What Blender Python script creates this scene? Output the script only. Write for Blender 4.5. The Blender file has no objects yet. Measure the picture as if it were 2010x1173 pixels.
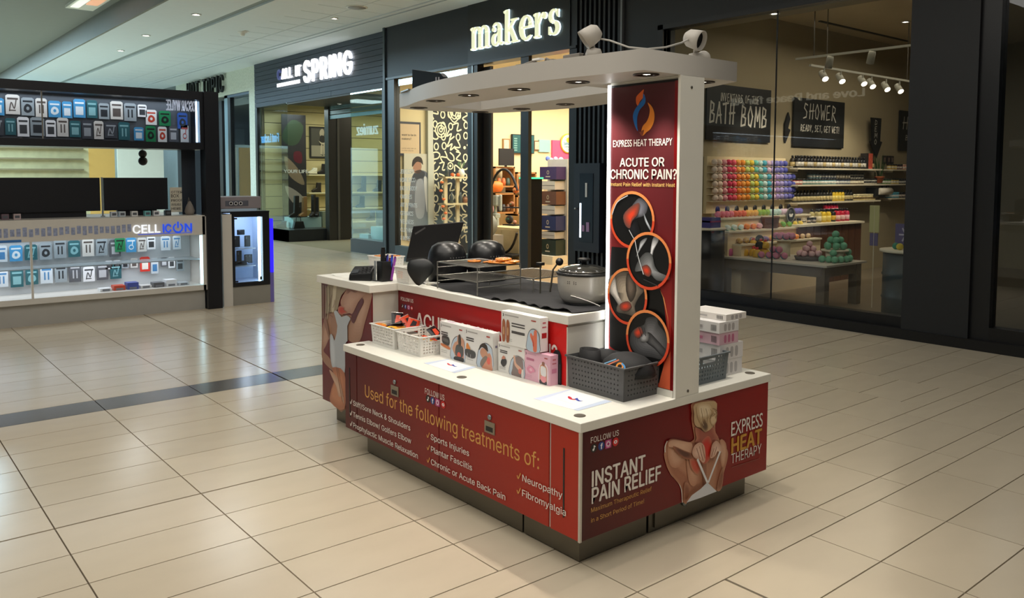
import bpy, math, random
from mathutils import Vector, Matrix
from mathutils.geometry import tessellate_polygon
random.seed(11)
SC = bpy.context.scene
COL = SC.collection

# ------------------------------------------------------------------ camera, world, exposure, large lights
def make_camera():
    cd = bpy.data.cameras.new('camera')
    cd.sensor_fit = 'HORIZONTAL'; cd.sensor_width = 36.0
    cd.lens = 1609.0 * 36.0 / 2010.0
    cd.shift_y = -131.5 / 2010.0
    cd.clip_start = 0.05; cd.clip_end = 200
    cam = bpy.data.objects.new('camera', cd); COL.objects.link(cam)
    pitch, roll, yaw = 0.0682, -0.0029, 0.8811
    fw = Vector((math.cos(yaw)*math.cos(pitch), math.sin(yaw)*math.cos(pitch), -math.sin(pitch)))
    r = Vector((math.sin(yaw), -math.cos(yaw), 0)); d = fw.cross(r)
    r2 = math.cos(roll)*r + math.sin(roll)*d
    d2 = -math.sin(roll)*r + math.cos(roll)*d
    up, bk = -d2, -fw
    cam.matrix_world = Matrix(((r2.x, up.x, bk.x, 0), (r2.y, up.y, bk.y, 0), (r2.z, up.z, bk.z, 1.466), (0, 0, 0, 1)))
    SC.camera = cam
make_camera()
w = bpy.data.worlds.new('world'); SC.world = w; w.use_nodes = True
w.node_tree.nodes['Background'].inputs[0].default_value = (0.55, 0.68, 0.78, 1)
w.node_tree.nodes['Background'].inputs[1].default_value = 0.35
SC.view_settings.view_transform = 'Standard'; SC.view_settings.look = 'None'
SC.view_settings.exposure = 0.0; SC.view_settings.gamma = 1.0
SC.view_settings.use_curve_mapping = False

def area(name, loc, size, power, col, rot=(0, 0, 0), sizey=None, spread=180):
    l = bpy.data.lights.new(name, 'AREA'); l.energy = power; l.color = col
    l.shape = 'RECTANGLE'; l.size = size; l.size_y = sizey or size; l.spread = math.radians(spread)
    o = bpy.data.objects.new(name, l); o.location = loc; o.rotation_euler = rot; COL.objects.link(o)
    return o
def spot(name, loc, power, col, deg=80, blend=.6, rad=.03, rot=(0, 0, 0)):
    l = bpy.data.lights.new(name, 'SPOT'); l.energy = power; l.color = col
    l.spot_size = math.radians(deg); l.spot_blend = blend; l.shadow_soft_size = rad
    o = bpy.data.objects.new(name, l); o.location = loc; o.rotation_euler = rot; COL.objects.link(o)
    return o
WARM = (1.0, 0.87, 0.68); NEUT = (1.0, 0.95, 0.87); COOL = (0.56, 0.84, 1.0)
# skylights over the atrium on the left
area('atrium_skylight', (1.5, 25, 4.4), 1.6, 2100, COOL, sizey=14)
area('concourse_light', (0.0, 2.0, 4.4), 6, 275, NEUT, sizey=7)
area('concourse_light', (4.4, 5.5, 4.0), .6, 40, NEUT, sizey=8)
area('concourse_light', (4.4, 15, 4.0), .6, 75, (.92, .97, 1), sizey=8)
# shop ceilings
area('soap_shop_light', (10.6, 4.6, 3.3), 4, 42, WARM, sizey=2.4)
for x_, e_ in ((9.4, 60), (10.4, 50), (11.4, 60)):      # track heads aimed at the shelves
    d_ = Vector((x_*1.08-.6-x_, 1.0, -1.25)); spot('track_spot', (x_, 5.35, 2.55), e_, WARM, 88, .8, .05, rot=d_.to_track_quat('-Z', 'Y').to_euler())
area('gift_shop_light', (10.6, 10.2, 3.1), 5, 360, (1, .94, .80), sizey=3.2)
area('shoe_shop_light', (11.0, 16.2, 3.1), 4, 130, (1, .93, .70), sizey=3.6)
area('shoe_window_light', (8.3, 13.55, 2.95), .8, 12, (.85, .97, 1), sizey=.8)
area('shoe_window_light', (8.3, 17.8, 2.95), .8, 18, (.85, .97, 1), sizey=1.2)

# ------------------------------------------------------------------ materials
def lin(c):
    return tuple(((v/255)/12.92 if v/255 <= .04045 else ((v/255+.055)/1.055)**2.4) for v in c)
MATS = {}
def mat(rgb, rough=.5, metal=0., emit=0., var=.06, scale=9., bump=0., spec=.5, coat=0., rnd=0., stretch=None, key=None):
    k = (tuple(rgb), rough, metal, emit, var, scale, bump, spec, coat, rnd, stretch)
    if k in MATS: return MATS[k]
    m = bpy.data.materials.new('surface_%d_%d_%d' % tuple(rgb)); m.use_nodes = True
    nt = m.node_tree; p = nt.nodes['Principled BSDF']
    c = lin(rgb)
    p.inputs['Roughness'].default_value = rough; p.inputs['Metallic'].default_value = metal
    p.inputs['Specular IOR Level'].default_value = spec
    if coat: p.inputs['Coat Weight'].default_value = coat; p.inputs['Coat Roughness'].default_value = .06
    tc = nt.nodes.new('ShaderNodeTexCoord'); nz = nt.nodes.new('ShaderNodeTexNoise')
    nz.inputs['Scale'].default_value = scale; nz.inputs['Detail'].default_value = 3
    src = tc.outputs['Object']
    if stretch:
        mp = nt.nodes.new('ShaderNodeMapping'); mp.inputs['Scale'].default_value = stretch
        nt.links.new(src, mp.inputs[0]); src = mp.outputs[0]
    nt.links.new(src, nz.inputs['Vector'])
    mx = nt.nodes.new('ShaderNodeMix'); mx.data_type = 'RGBA'
    mx.inputs['A'].default_value = tuple(v*(1-var) for v in c) + (1,)
    mx.inputs['B'].default_value = tuple(min(1, v*(1+var)) for v in c) + (1,)
    nt.links.new(nz.outputs['Fac'], mx.inputs['Factor'])
    out = mx.outputs['Result']
    if rnd:
        oi = nt.nodes.new('ShaderNodeObjectInfo'); mr = nt.nodes.new('ShaderNodeMapRange')
        mr.inputs['To Min'].default_value = 1-rnd; mr.inputs['To Max'].default_value = 1+rnd
        nt.links.new(oi.outputs['Random'], mr.inputs['Value'])
        vm = nt.nodes.new('ShaderNodeVectorMath'); vm.operation = 'SCALE'
        nt.links.new(out, vm.inputs[0]); nt.links.new(mr.outputs[0], vm.inputs['Scale']); out = vm.outputs[0]
    nt.links.new(out, p.inputs['Base Color'])
    if bump:
        b = nt.nodes.new('ShaderNodeBump'); b.inputs['Strength'].default_value = bump; b.inputs['Distance'].default_value = .01
        nt.links.new(nz.outputs['Fac'], b.inputs['Height']); nt.links.new(b.outputs[0], p.inputs['Normal'])
    if emit:
        p.inputs['Emission Color'].default_value = c + (1,); p.inputs['Emission Strength'].default_value = emit
    MATS[k] = m
    return m
def gradient_print(c0, c1, axis, a0, a1, mid=None):
    # a printed panel whose design runs from one red to another (object coordinates)
    m = bpy.data.materials.new('printed_red'); m.use_nodes = True; nt = m.node_tree; p = nt.nodes['Principled BSDF']
    p.inputs['Roughness'].default_value = .3; p.inputs['Specular IOR Level'].default_value = .3
    tc = nt.nodes.new('ShaderNodeTexCoord'); sx = nt.nodes.new('ShaderNodeSeparateXYZ'); mr = nt.nodes.new('ShaderNodeMapRange')
    nt.links.new(tc.outputs['Object'], sx.inputs[0]); nt.links.new(sx.outputs[axis], mr.inputs['Value'])
    mr.inputs['From Min'].default_value = a0; mr.inputs['From Max'].default_value = a1
    rp = nt.nodes.new('ShaderNodeValToRGB'); e = rp.color_ramp.elements
    e[0].color = lin(c0) + (1,); e[1].color = lin(c1) + (1,)
    if mid: n = rp.color_ramp.elements.new(mid[0]); n.color = lin(mid[1]) + (1,)
    nt.links.new(mr.outputs[0], rp.inputs[0]); nt.links.new(rp.outputs[0], p.inputs['Base Color'])
    return m
def glass(tint=(1, 1, 1), f=1.5, rough=0.0, extra=0.0):
    k = ('glass', tint, f, rough, extra)
    if k in MATS: return MATS[k]
    m = bpy.data.materials.new('clear_glass'); m.use_nodes = True; nt = m.node_tree; nt.nodes.clear()
    o = nt.nodes.new('ShaderNodeOutputMaterial'); t = nt.nodes.new('ShaderNodeBsdfTransparent'); g = nt.nodes.new('ShaderNodeBsdfGlossy')
    t.inputs[0].default_value = tint + (1,); g.inputs['Roughness'].default_value = rough
    # thin pane: Schlick reflectance, the same from both sides
    ge = nt.nodes.new('ShaderNodeNewGeometry'); dt = nt.nodes.new('ShaderNodeVectorMath'); dt.operation = 'DOT_PRODUCT'
    nt.links.new(ge.outputs['Normal'], dt.inputs[0]); nt.links.new(ge.outputs['Incoming'], dt.inputs[1])
    def mth(op, a_, b_):
        n = nt.nodes.new('ShaderNodeMath'); n.operation = op; n.use_clamp = op == 'ADD'
        for i, q in enumerate((a_, b_)):
            if q is None: continue
            if isinstance(q, float): n.inputs[i].default_value = q
            else: nt.links.new(q, n.inputs[i])
        return n.outputs[0]
    f0 = ((f-1)/(f+1))**2
    ab = mth('ABSOLUTE', dt.outputs['Value'], None); pw_ = mth('POWER', mth('SUBTRACT', 1.0, ab), 5.0)
    ad_out = mth('ADD', mth('MULTIPLY', pw_, 1.0-f0), f0+extra)
    mx = nt.nodes.new('ShaderNodeMixShader')
    nt.links.new(ad_out, mx.inputs[0])
    nt.links.new(t.outputs[0], mx.inputs[1]); nt.links.new(g.outputs[0], mx.inputs[2]); nt.links.new(mx.outputs[0], o.inputs[0])
    MATS[k] = m
    return m

# ------------------------------------------------------------------ mesh building
def smooth_loop(pts, n=3, closed=True):
    P = [Vector(p) for p in pts]; N = len(P); out = []
    for i in range(N if closed else N-1):
        if closed: a, b, c, d = P[i-1], P[i], P[(i+1) % N], P[(i+2) % N]
        else: a, b, c, d = P[max(i-1, 0)], P[i], P[i+1], P[min(i+2, N-1)]
        for k in range(n):
            t = k/n; t2 = t*t; t3 = t2*t
            out.append(.5*((2*b)+(c-a)*t+(2*a-5*b+4*c-d)*t2+(3*b-a-3*c+d)*t3))
    if not closed: out.append(P[-1])
    return out
class MB:
    def __init__(s): s.v = []; s.f = []; s.m = []; s.s = []
    def add(s, vs, fs, mi=0, sm=False):
        b = len(s.v); s.v += [tuple(v) for v in vs]
        for f in fs: s.f.append(tuple(b+i for i in f)); s.m.append(mi); s.s.append(sm)
        return s
    def box(s, x0, x1, y0, y1, z0, z1, mi=0):
        return s.add([(x0, y0, z0), (x1, y0, z0), (x1, y1, z0), (x0, y1, z0), (x0, y0, z1), (x1, y0, z1), (x1, y1, z1), (x0, y1, z1)],
                     [(3, 2, 1, 0), (4, 5, 6, 7), (0, 1, 5, 4), (1, 2, 6, 5), (2, 3, 7, 6), (3, 0, 4, 7)], mi)
    def cbox(s, c, d, mi=0):
        return s.box(c[0]-d[0]/2, c[0]+d[0]/2, c[1]-d[1]/2, c[1]+d[1]/2, c[2]-d[2]/2, c[2]+d[2]/2, mi)
    def bar(s, a, b, wd, ht, mi=0, up=(0, 0, 1)):
        a = Vector(a); b = Vector(b); d = (b-a).normalized(); u = Vector(up)
        if abs(d.dot(u)) > .98: u = Vector((1, 0, 0))
        x = d.cross(u).normalized()*wd/2; y = x.cross(d).normalized()*ht/2
        return s.add([a-x-y, a+x-y, a+x+y, a-x+y, b-x-y, b+x-y, b+x+y, b-x+y],
                     [(3, 2, 1, 0), (4, 5, 6, 7), (0, 1, 5, 4), (1, 2, 6, 5), (2, 3, 7, 6), (3, 0, 4, 7)], mi)
    def prism(s, poly, vec, mi=0, sm=False):
        n = len(poly); v = Vector(vec); P = [Vector(p) for p in poly]
        s.add(P + [p+v for p in P], [tuple(range(n))[::-1], tuple(range(n, 2*n))], mi)
        b = len(s.v)-2*n
        for i in range(n):
            s.f.append((b+i, b+(i+1) % n, b+n+(i+1) % n, b+n+i)); s.m.append(mi); s.s.append(sm)
        return s
    def tube(s, pts, r, n=6, mi=0, caps=True, sm=True):
        P = [Vector(p) for p in pts]; R = r if isinstance(r, (list, tuple)) else [r]*len(P); rings = []
        ref = Vector((0, 0, 1)); 
        for i, p in enumerate(P):
            d = (P[min(i+1, len(P)-1)]-P[max(i-1, 0)]).normalized()
            if abs(d.dot(ref)) > .95: ref = Vector((1, .2, 0))
            x = d.cross(ref).normalized(); y = d.cross(x).normalized()
            rings.append([p+(x*math.cos(2*math.pi*k/n)+y*math.sin(2*math.pi*k/n))*R[i] for k in range(n)])
        vs = [v for q in rings for v in q]; fs = []
        for i in range(len(P)-1):
            for k in range(n): fs.append((i*n+k, i*n+(k+1) % n, (i+1)*n+(k+1) % n, (i+1)*n+k))
        s.add(vs, fs, mi, sm)
        if caps: s.add(rings[0], [tuple(range(n))], mi); s.add(rings[-1], [tuple(range(n))[::-1]], mi)
        return s
    def lathe(s, prof, c=(0, 0, 0), n=20, mi=0, sm=True, axis=None, sx=1, sy=1):
        c = Vector(c); vs = []; fs = []; M = None
        if axis is not None: M = Vector((0, 0, 1)).rotation_difference(Vector(axis)).to_matrix()
        for r, z in prof:
            for k in range(n):
                a = 2*math.pi*k/n; v = Vector((r*math.cos(a)*sx, r*math.sin(a)*sy, z))
                vs.append(c + (M @ v if M else v))
        for i in range(len(prof)-1):
            for k in range(n): fs.append((i*n+k, i*n+(k+1) % n, (i+1)*n+(k+1) % n, (i+1)*n+k))
        mis = mi
        s.add(vs, fs, mis, sm)
        b = len(s.v)-len(vs); L = len(prof)-1
        if prof[0][0] > 1e-5: s.f.append(tuple(b+k for k in range(n))[::-1]); s.m.append(mi); s.s.append(False)
        if prof[-1][0] > 1e-5: s.f.append(tuple(b+L*n+k for k in range(n))); s.m.append(mi); s.s.append(False)
        return s
    def ball(s, c, r, n=14, m=8, mi=0, sz=1., mi2=None, axis=None):
        prof = [(math.sin(math.pi*i/m)*r, -math.cos(math.pi*i/m)*r*sz) for i in range(m+1)]
        prof[0] = (1e-6, prof[0][1]); prof[-1] = (1e-6, prof[-1][1])
        if mi2 is None: return s.lathe(prof, c, n, mi, axis=axis)
        h = m//2
        s.lathe(prof[:h+1]+[(1e-6, prof[h][1])], c, n, mi, axis=axis); return s.lathe([(1e-6, prof[h][1])]+prof[h:], c, n, mi2, axis=axis)
    def perf(s, A, B, Cc, D, nx, ny, hole=.5, mi=0, skip=()):
        # a wall A-B-C-D (A,B lower edge) pierced by nx*ny square holes
        A, B, Cc, D = map(Vector, (A, B, Cc, D))
        def at(i, j):
            return (A*(1-i)+B*i)*(1-j)+(D*(1-i)+Cc*i)*j
        for i in range(nx):
            for j in range(ny):
                q = [at((i+a)/nx, (j+b)/ny) for a, b in ((0, 0), (1, 0), (1, 1), (0, 1))]
                if (i, j) in skip: s.add(q, [(0, 1, 2, 3)], mi); continue
                h0 = .5-hole/2; h1 = .5+hole/2
                r = [at((i+a)/nx, (j+b)/ny) for a, b in ((h0, h0), (h1, h0), (h1, h1), (h0, h1))]
                s.add(q+r, [(0, 1, 5, 4), (1, 2, 6, 5), (2, 3, 7, 6), (3, 0, 4, 7)], mi)
        return s
    def ring_plate(s, outer, hole, z0, z1, mi=0):
        o = [Vector((p[0], p[1], 0)) for p in outer]; h = [Vector((p[0], p[1], 0)) for p in hole]
        tr = tessellate_polygon([o, h]); al = o+h
        for z in (z0, z1): s.add([(p.x, p.y, z) for p in al], tr, mi)
        for lp in (o, h):
            n = len(lp)
            s.add([(p.x, p.y, z0) for p in lp]+[(p.x, p.y, z1) for p in lp], [(i, (i+1) % n, n+(i+1) % n, n+i) for i in range(n)], mi, n > 12)
        return s
    def text(s, body, O, xa, ya, cap, width=None, mi=0, bold=0., shear=0., ext=0., fit='l', mono=1., kern=1.):
        vs, fs, x0, x1, H = glyphs(body, bold, shear, ext, kern)
        ky = cap/H; kx = (width/(x1-x0)) if width else ky*mono
        xa = Vector(xa); ya = Vector(ya); n = xa.cross(ya); O = Vector(O)
        sh = {'l': 0, 'c': -(x1-x0)*kx/2, 'r': -(x1-x0)*kx}[fit]
        return s.add([O+xa*((v[0]-x0)*kx+sh)+ya*(v[1]*ky)+n*(v[2] if ext else v[2]*ky) for v in vs], fs, mi)
    def build(s, name, mats, parent=None, local=False, origin=None, bevel=0, weld=False, solid=0):
        me = bpy.data.meshes.new(name)
        off = Vector((0, 0, 0))
        if parent is not None and not local: off = WORLD[parent.name]
        if origin is not None: off = Vector(origin)
        me.from_pydata([(v[0]-off.x, v[1]-off.y, v[2]-off.z) for v in s.v], [], s.f)
        for m in (mats if isinstance(mats, (list, tuple)) else [mats]): me.materials.append(m)
        me.polygons.foreach_set('material_index', s.m); me.polygons.foreach_set('use_smooth', s.s); me.update()
        if weld:
            import bmesh
            b = bmesh.new(); b.from_mesh(me); bmesh.ops.remove_doubles(b, verts=b.verts, dist=1e-5); b.to_mesh(me); b.free()
        o = bpy.data.objects.new(name, me); COL.objects.link(o)
        if origin is not None: o.location = off
        WORLD[o.name] = (WORLD[parent.name].copy() if parent is not None and not local else off.copy())
        if parent is not None: o.parent = parent
        if bevel:
            md = o.modifiers.new('edge', 'BEVEL'); md.width = bevel; md.segments = 2; md.limit_method = 'ANGLE'
        if solid:
            md = o.modifiers.new('wall', 'SOLIDIFY'); md.thickness = solid; md.offset = 0
        return o
WORLD = {}
import os
def _font(fn):
    # Blender's own bundled text face; the built-in one is used where it is not there
    try: return bpy.data.fonts.load(os.path.join(bpy.utils.resource_path('LOCAL'), 'datafiles', 'fonts', fn))
    except Exception: return None
SANS = _font('Inter.woff2')
GL = {}
def glyphs(body, bold, shear, ext, kern=1.):
    k = (body, bold, shear, ext, kern)
    if k in GL: return GL[k]
    def conv(b):
        if SANS and 'X' not in b: b = b.replace('I', chr(0x399))     # the plain upright capital, without slab ends
        cu = bpy.data.curves.new('lettering', 'FONT'); cu.body = b; cu.size = 1; cu.shear = shear
        if SANS and 'X' not in b: cu.font = SANS
        cu.space_character = kern
        o = bpy.data.objects.new('lettering', cu); COL.objects.link(o)
        oc = o.to_curve(bpy.context.evaluated_depsgraph_get()); loops = []
        for sp in oc.splines:          # every outline is filled by itself, so strokes that overlap leave no gaps
            P = sp.bezier_points; L = []; n = len(P)
            for i in range(n):
                p0, h0, h1, p1 = P[i].co, P[i].handle_right, P[(i+1) % n].handle_left, P[(i+1) % n].co
                st = 1 if (h0-p0).cross(p1-p0).length < 1e-5 and (h1-p1).cross(p1-p0).length < 1e-5 else 4
                for k_ in range(st):
                    t = k_/st; u = 1-t; q = p0*u*u*u+h0*3*u*u*t+h1*3*u*t*t+p1*t*t*t
                    if not L or (L[-1]-q).length > 1e-5: L.append(q.copy())
            if len(L) > 2: loops.append(L)
        o.to_curve_clear(); bpy.data.objects.remove(o); bpy.data.curves.remove(cu)
        ar = [sum(L[i-1].x*L[i].y-L[i].x*L[i-1].y for i in range(len(L)))/2 for L in loops]
        if not ar: return [(0, 0, 0)], []
        sg = 1 if ar[max(range(len(ar)), key=lambda i: abs(ar[i]))] > 0 else -1
        def inside(p, L):
            c_ = False
            for i in range(len(L)):
                a_, b_ = L[i-1], L[i]
                if (a_.y > p.y) != (b_.y > p.y) and p.x < (b_.x-a_.x)*(p.y-a_.y)/(b_.y-a_.y)+a_.x: c_ = not c_
            return c_
        vs, fs = [], []
        for i, L in enumerate(loops):
            if ar[i]*sg < 0: continue
            hs = [Q for j, Q in enumerate(loops) if ar[j]*sg < 0 and inside(Q[0], L) and abs(ar[j]) < abs(ar[i])]
            lay = .0004*(i % 2); al = [q for R_ in [L]+hs for q in R_]; n0 = len(vs)
            vs += [(q.x, q.y, ext+lay) for q in al]; fs += [tuple(n0+k_ for k_ in t) for t in tessellate_polygon([L]+hs)]
            if ext:
                for R_ in [L]+hs:
                    m0 = len(vs); n = len(R_); vs += [(q.x, q.y, ext) for q in R_]+[(q.x, q.y, -ext) for q in R_]
                    fs += [(m0+k_, m0+(k_+1) % n, m0+n+(k_+1) % n, m0+n+k_) for k_ in range(n)]
        return vs, fs
    H = max(v[1] for v in conv('H')[0])
    vs, fs = conv(body)
    if bold > 0:      # heavier strokes: the same letter laid over itself, slightly shifted
        v0, f0, vs, fs = vs, fs, [], []
        for c_, (dx, dy) in enumerate(((-1, 0), (1, 0), (0, .6), (0, -.6), (.5, 0), (-.5, 0))):
            n = len(vs); vs += [(q[0]+dx*bold, q[1]+dy*bold, q[2]+.0016*c_*(1 if ext == 0 else .3)) for q in v0]; fs += [tuple(i+n for i in f) for f in f0]
    xs = [v[0] for v in vs]
    GL[k] = (vs, fs, min(xs), max(xs), H)
    return GL[k]

def tag(o, label, cat, group=None, kind=None):
    if label: o['label'] = label
    if cat: o['category'] = cat
    if group: o['group'] = group
    if kind: o['kind'] = kind
    return o
def struct(o): o['kind'] = 'structure'; return o
def thing(name, label, cat, loc=(0, 0, 0), rotz=0, group=None):
    o = bpy.data.objects.new(name, None); COL.objects.link(o); o.empty_display_size = .1
    o.location = loc; o.rotation_euler = (0, 0, rotz); WORLD[o.name] = Vector(loc)
    return tag(o, label, cat, group)
def dup(root, loc, rotz=0., label=None, group=None, scale=None):
    r = root.copy(); COL.objects.link(r); r.location = loc; r.rotation_euler = (0, 0, rotz)
    if scale: r.scale = (scale,)*3 if not isinstance(scale, (tuple, list)) else scale
    if label: r['label'] = label
    if group: r['group'] = group
    WORLD[r.name] = Vector(loc)
    for ch in list(root.children):
        c = ch.copy(); COL.objects.link(c); c.parent = r
        for g in list(ch.children):
            d = g.copy(); COL.objects.link(d); d.parent = c
    return r
ORD = 'first second third fourth fifth sixth seventh eighth ninth tenth eleventh twelfth thirteenth fourteenth fifteenth sixteenth seventeenth eighteenth nineteenth twentieth twenty-first twenty-second twenty-third twenty-fourth twenty-fifth twenty-sixth twenty-seventh twenty-eighth twenty-ninth thirtieth'.split()
X, Y, Z = (1, 0, 0), (0, 1, 0), (0, 0, 1)
NX, NY = (-1, 0, 0), (0, -1, 0)
WHITE = mat((226, 222, 210), .4); BLACK = mat((14, 15, 18), .4); STEEL = mat((112, 108, 98), .35, .85, var=.04)
DARKWIN = mat((20, 24, 30), .45); NAVY = mat((24, 29, 38), .5)
PRINTW = mat((240, 238, 232), .5, var=0.); GOLD = mat((208, 168, 88), .5, var=0.)
# ------------------------------------------------------------------ floor: polished tiles with dark joints
TILE = mat((200, 187, 164), .2, var=.06, scale=2.2, rnd=.035, spec=.4)
BAND = mat((88, 84, 78), .22, var=.06, scale=3)
GROUT = mat((36, 30, 24), .8)
floor = struct(MB().box(-5, 7.5, -6, 46, -.06, -.012).box(7.5, 7.75, 18.7, 46, -.06, -.012).build('floor', GROUT))
CX = [1.245+.6*k for k in range(-4, 2)] + [2.445, 3.026, 3.601, 4.19, 4.775, 5.325, 5.9, 6.47, 7.04, 7.5]
CXS = [v+.285 if v < 7.4 else 7.5 for v in CX]
ROWS = [.243, .543, .843, 1.143, 1.447, 1.74, 1.88, 2.165, 2.31, 2.60, 2.885, 3.17, 3.46, 3.757, 4.045, 4.335, 4.625, 4.915, 5.205, 5.497, 5.787]
while ROWS[-1] < 27: ROWS.append(ROWS[-1]+.29)
STAG = [2.31, 2.45, 2.735, 3.02, 3.305, 3.6, 3.757]
tiles = []
for j in range(len(ROWS)-1):
    y0, y1 = ROWS[j], ROWS[j+1]
    off = 1.74 <= y0 < 2.30
    cx = CXS if off else CX
    for i in range(len(cx)-1):
        if y0 >= 2.165 and y1 <= 3.76 and abs(cx[i]-5.325) < .01 and not off: continue
        if abs(y0-1.88) < .01 and cx[i] > 5.2 and cx[i] < 5.3: pass
        tiles.append((cx[i], cx[i+1], y0, y1, abs(y0-5.497) < .01, abs(cx[i]-2.445) < .01, abs(y0-3.757) < .01))
for a, b in zip(STAG[:-1], STAG[1:]):
    if a >= 2.3: tiles.append((5.325, 5.9, a, b, False, False, abs(b-3.757) < .01))
def tile_box(t):
    g = .0028; x0, x1, y0, y1 = t[0]+g, t[1]-g, t[2]+g, t[3]-g
    if t[5]: x0 += .007
    if t[6] and abs(t[2]-3.757) < .01: y0 += .006
    return x0, x1, y0, y1
vis = lambda t: (lambda x, y: math.hypot(x, y) if abs(math.atan2(y, x)-.8811) < .64 else 99)((t[0]+t[1])/2, (t[2]+t[3])/2)
tiles.sort(key=vis)
unit = MB().box(-.5, .5, -.5, .5, -.012, 0).build('tile', TILE); unit_me = unit.data
bunit = MB().box(-.5, .5, -.5, .5, -.012, 0).build('band_tile', BAND); bunit_me = bunit.data
bpy.data.objects.remove(unit); bpy.data.objects.remove(bunit)
rest = MB()
for n, t in enumerate(tiles):
    x0, x1, y0, y1 = tile_box(t)
    if n < 296:
        o = bpy.data.objects.new('band_tile' if t[4] else 'tile', bunit_me if t[4] else unit_me); COL.objects.link(o)
        o.location = ((x0+x1)/2, (y0+y1)/2, 0); o.scale = (x1-x0, y1-y0, 1); o.parent = floor
    else:
        rest.box(x0, x1, y0, y1, -.012, 0, 1 if t[4] else 0)
r_ = rest.build('far_tiles', [TILE, BAND], floor); r_['kind'] = 'stuff'
struct(MB().box(-5, CX[0], -6, 46, -.012, 0).box(CX[0], 7.5, -6, .24, -.012, 0).box(CX[0], 7.75, 27.03, 46, -.012, 0).box(7.5, 7.75, 18.7, 27.03, -.012, 0).build('floor_margin', TILE, floor))
# shop floors
struct(MB().box(7.5, 14.6, -2, 6.45, -.05, 0).build('floor', mat((120, 108, 90), .35, var=.12, scale=3, stretch=(1, 8, 1))))
struct(MB().box(7.5, 16, 6.6, 12.55, -.05, 0).build('floor', mat((196, 164, 120), .3, var=.12, scale=3, stretch=(8, 1, 1))))
struct(MB().box(7.5, 15, 12.65, 18.7, -.05, 0).build('floor', mat((176, 168, 140), .2, var=.08)))

# ------------------------------------------------------------------ ceiling
CEIL = mat((214, 220, 224), .75, var=.03); CEILG = mat((124, 122, 114), .7, var=.05)
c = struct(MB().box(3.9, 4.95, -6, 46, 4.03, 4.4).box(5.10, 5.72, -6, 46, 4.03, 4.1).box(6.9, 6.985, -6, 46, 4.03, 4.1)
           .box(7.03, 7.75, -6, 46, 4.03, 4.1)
           .box(4.95, 5.10, -6, 46, 4.06, 4.1, 2).box(6.985, 7.03, -6, 46, 4.09, 4.12, 1).build('ceiling', [CEIL, BLACK, mat((138, 146, 146), .7)]))  # grey recess band: its shade is put into the colour
pan_me = None
for k in range(40):                                   # square ceiling panels between the two plaster strips
    for i in range(2):
        y0 = 5+k*.6
        o = MB().box(-.288, .288, -.293, .293, 0, .02).build('ceiling_panel', CEIL, c, local=True) if pan_me is None else bpy.data.objects.new('ceiling_panel', pan_me)
        if pan_me is None: pan_me = o.data
        else: COL.objects.link(o); o.parent = c
        o.location = (6.015+i*.59, y0+.3, 4.045)
struct(MB().box(5.72, 6.9, -6, 46, 4.07, 4.1).build('backing', mat((120, 120, 116), .8), c))
struct(MB().box(3.86, 3.9, -6, 46, 4.03, 4.42).build('trim_1', CEILG))
struct(MB().box(-5, 3.9, -6, 52, 4.42, 4.47).build('ceiling', CEILG))
# fittings in the ceiling
DL = mat((255, 250, 240), .5, emit=7, var=0); DLW = mat((232, 232, 228), .4)
def ceiling_light(p, label, r=.07, lit=True):
    t = thing('ceiling_downlight', label, 'light', p, group='downlights in the mall ceiling')
    MB().lathe([(r, 0), (r, -.012), (r*.72, -.014), (r*.72, -.002)], n=16).build('trim_ring', DLW, t, local=True)
    MB().lathe([(r*.7, -.006), (1e-4, -.006)], n=14).build('lens', DL if lit else DLW, t, local=True)
for p, l in (((4.57, 13.5, 4.03), 'bright round downlight in the ceiling strip, nearest to the shop signs'), ((4.53, 16.1, 4.03), 'round downlight in the ceiling strip, second from the nearest'),
             ((4.67, 18.4, 4.03), 'small round downlight far along the ceiling strip'), ((6.45, 12.43, 4.045), 'small round light among the square ceiling panels')):
    ceiling_light(p, l, .08 if p[0] < 5 else .06)
t = thing('smoke_detector', 'white dome detector hanging from the square ceiling panels', 'detector', (5.75, 14.6, 4.045))
MB().lathe([(.09, 0), (.085, -.03), (.05, -.04), (.045, -.075), (.02, -.09), (1e-4, -.092)], n=16).build('dome', DLW, t, local=True)
MB().lathe([(.12, 0), (.12, -.012), (1e-4, -.012)], n=16).build('base', DLW, t, local=True)
t = thing('ceiling_speaker', 'flat round speaker grille in the ceiling above the slate shop', 'speaker', (6.3, 11.4, 4.045))
MB().lathe([(.14, 0), (.14, -.012), (1e-4, -.016)], n=20).build('grille', mat((150, 150, 150), .5), t, local=True)
MB().lathe([(.165, 0), (.165, -.008), (.14, -.010)], n=20).build('rim', DLW, t, local=True)
t = thing('ceiling_panel_light', 'long white panel light with a warm strip on the grey ceiling', 'light', (3.45, 14.6, 4.42))
MB().box(-.22, .22, -1.6, 1.6, -.05, 0).build('housing', WHITE, t, local=True)
MB().box(-.02, .16, -1.35, 1.0, -.062, -.05).build('warm_strip', mat((250, 178, 140), .4, emit=.5), t, local=True)
MB().box(-.18, -.05, -1.3, 1.4, -.062, -.05).build('white_strip', mat((250, 248, 240), .4, emit=.6), t, local=True)
t = thing('ceiling_panel_light', 'pink-lit recess at the top edge of the grey ceiling', 'light', (3.5, 10.4, 4.42))
MB().box(-.2, .2, -.6, .6, -.03, 0).build('housing', mat((226, 178, 165), .5), t, local=True)
MB().box(-.15, .15, -.5, .5, -.034, -.03).build('lens', mat((245, 190, 175), .5, emit=.5), t, local=True)

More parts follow.
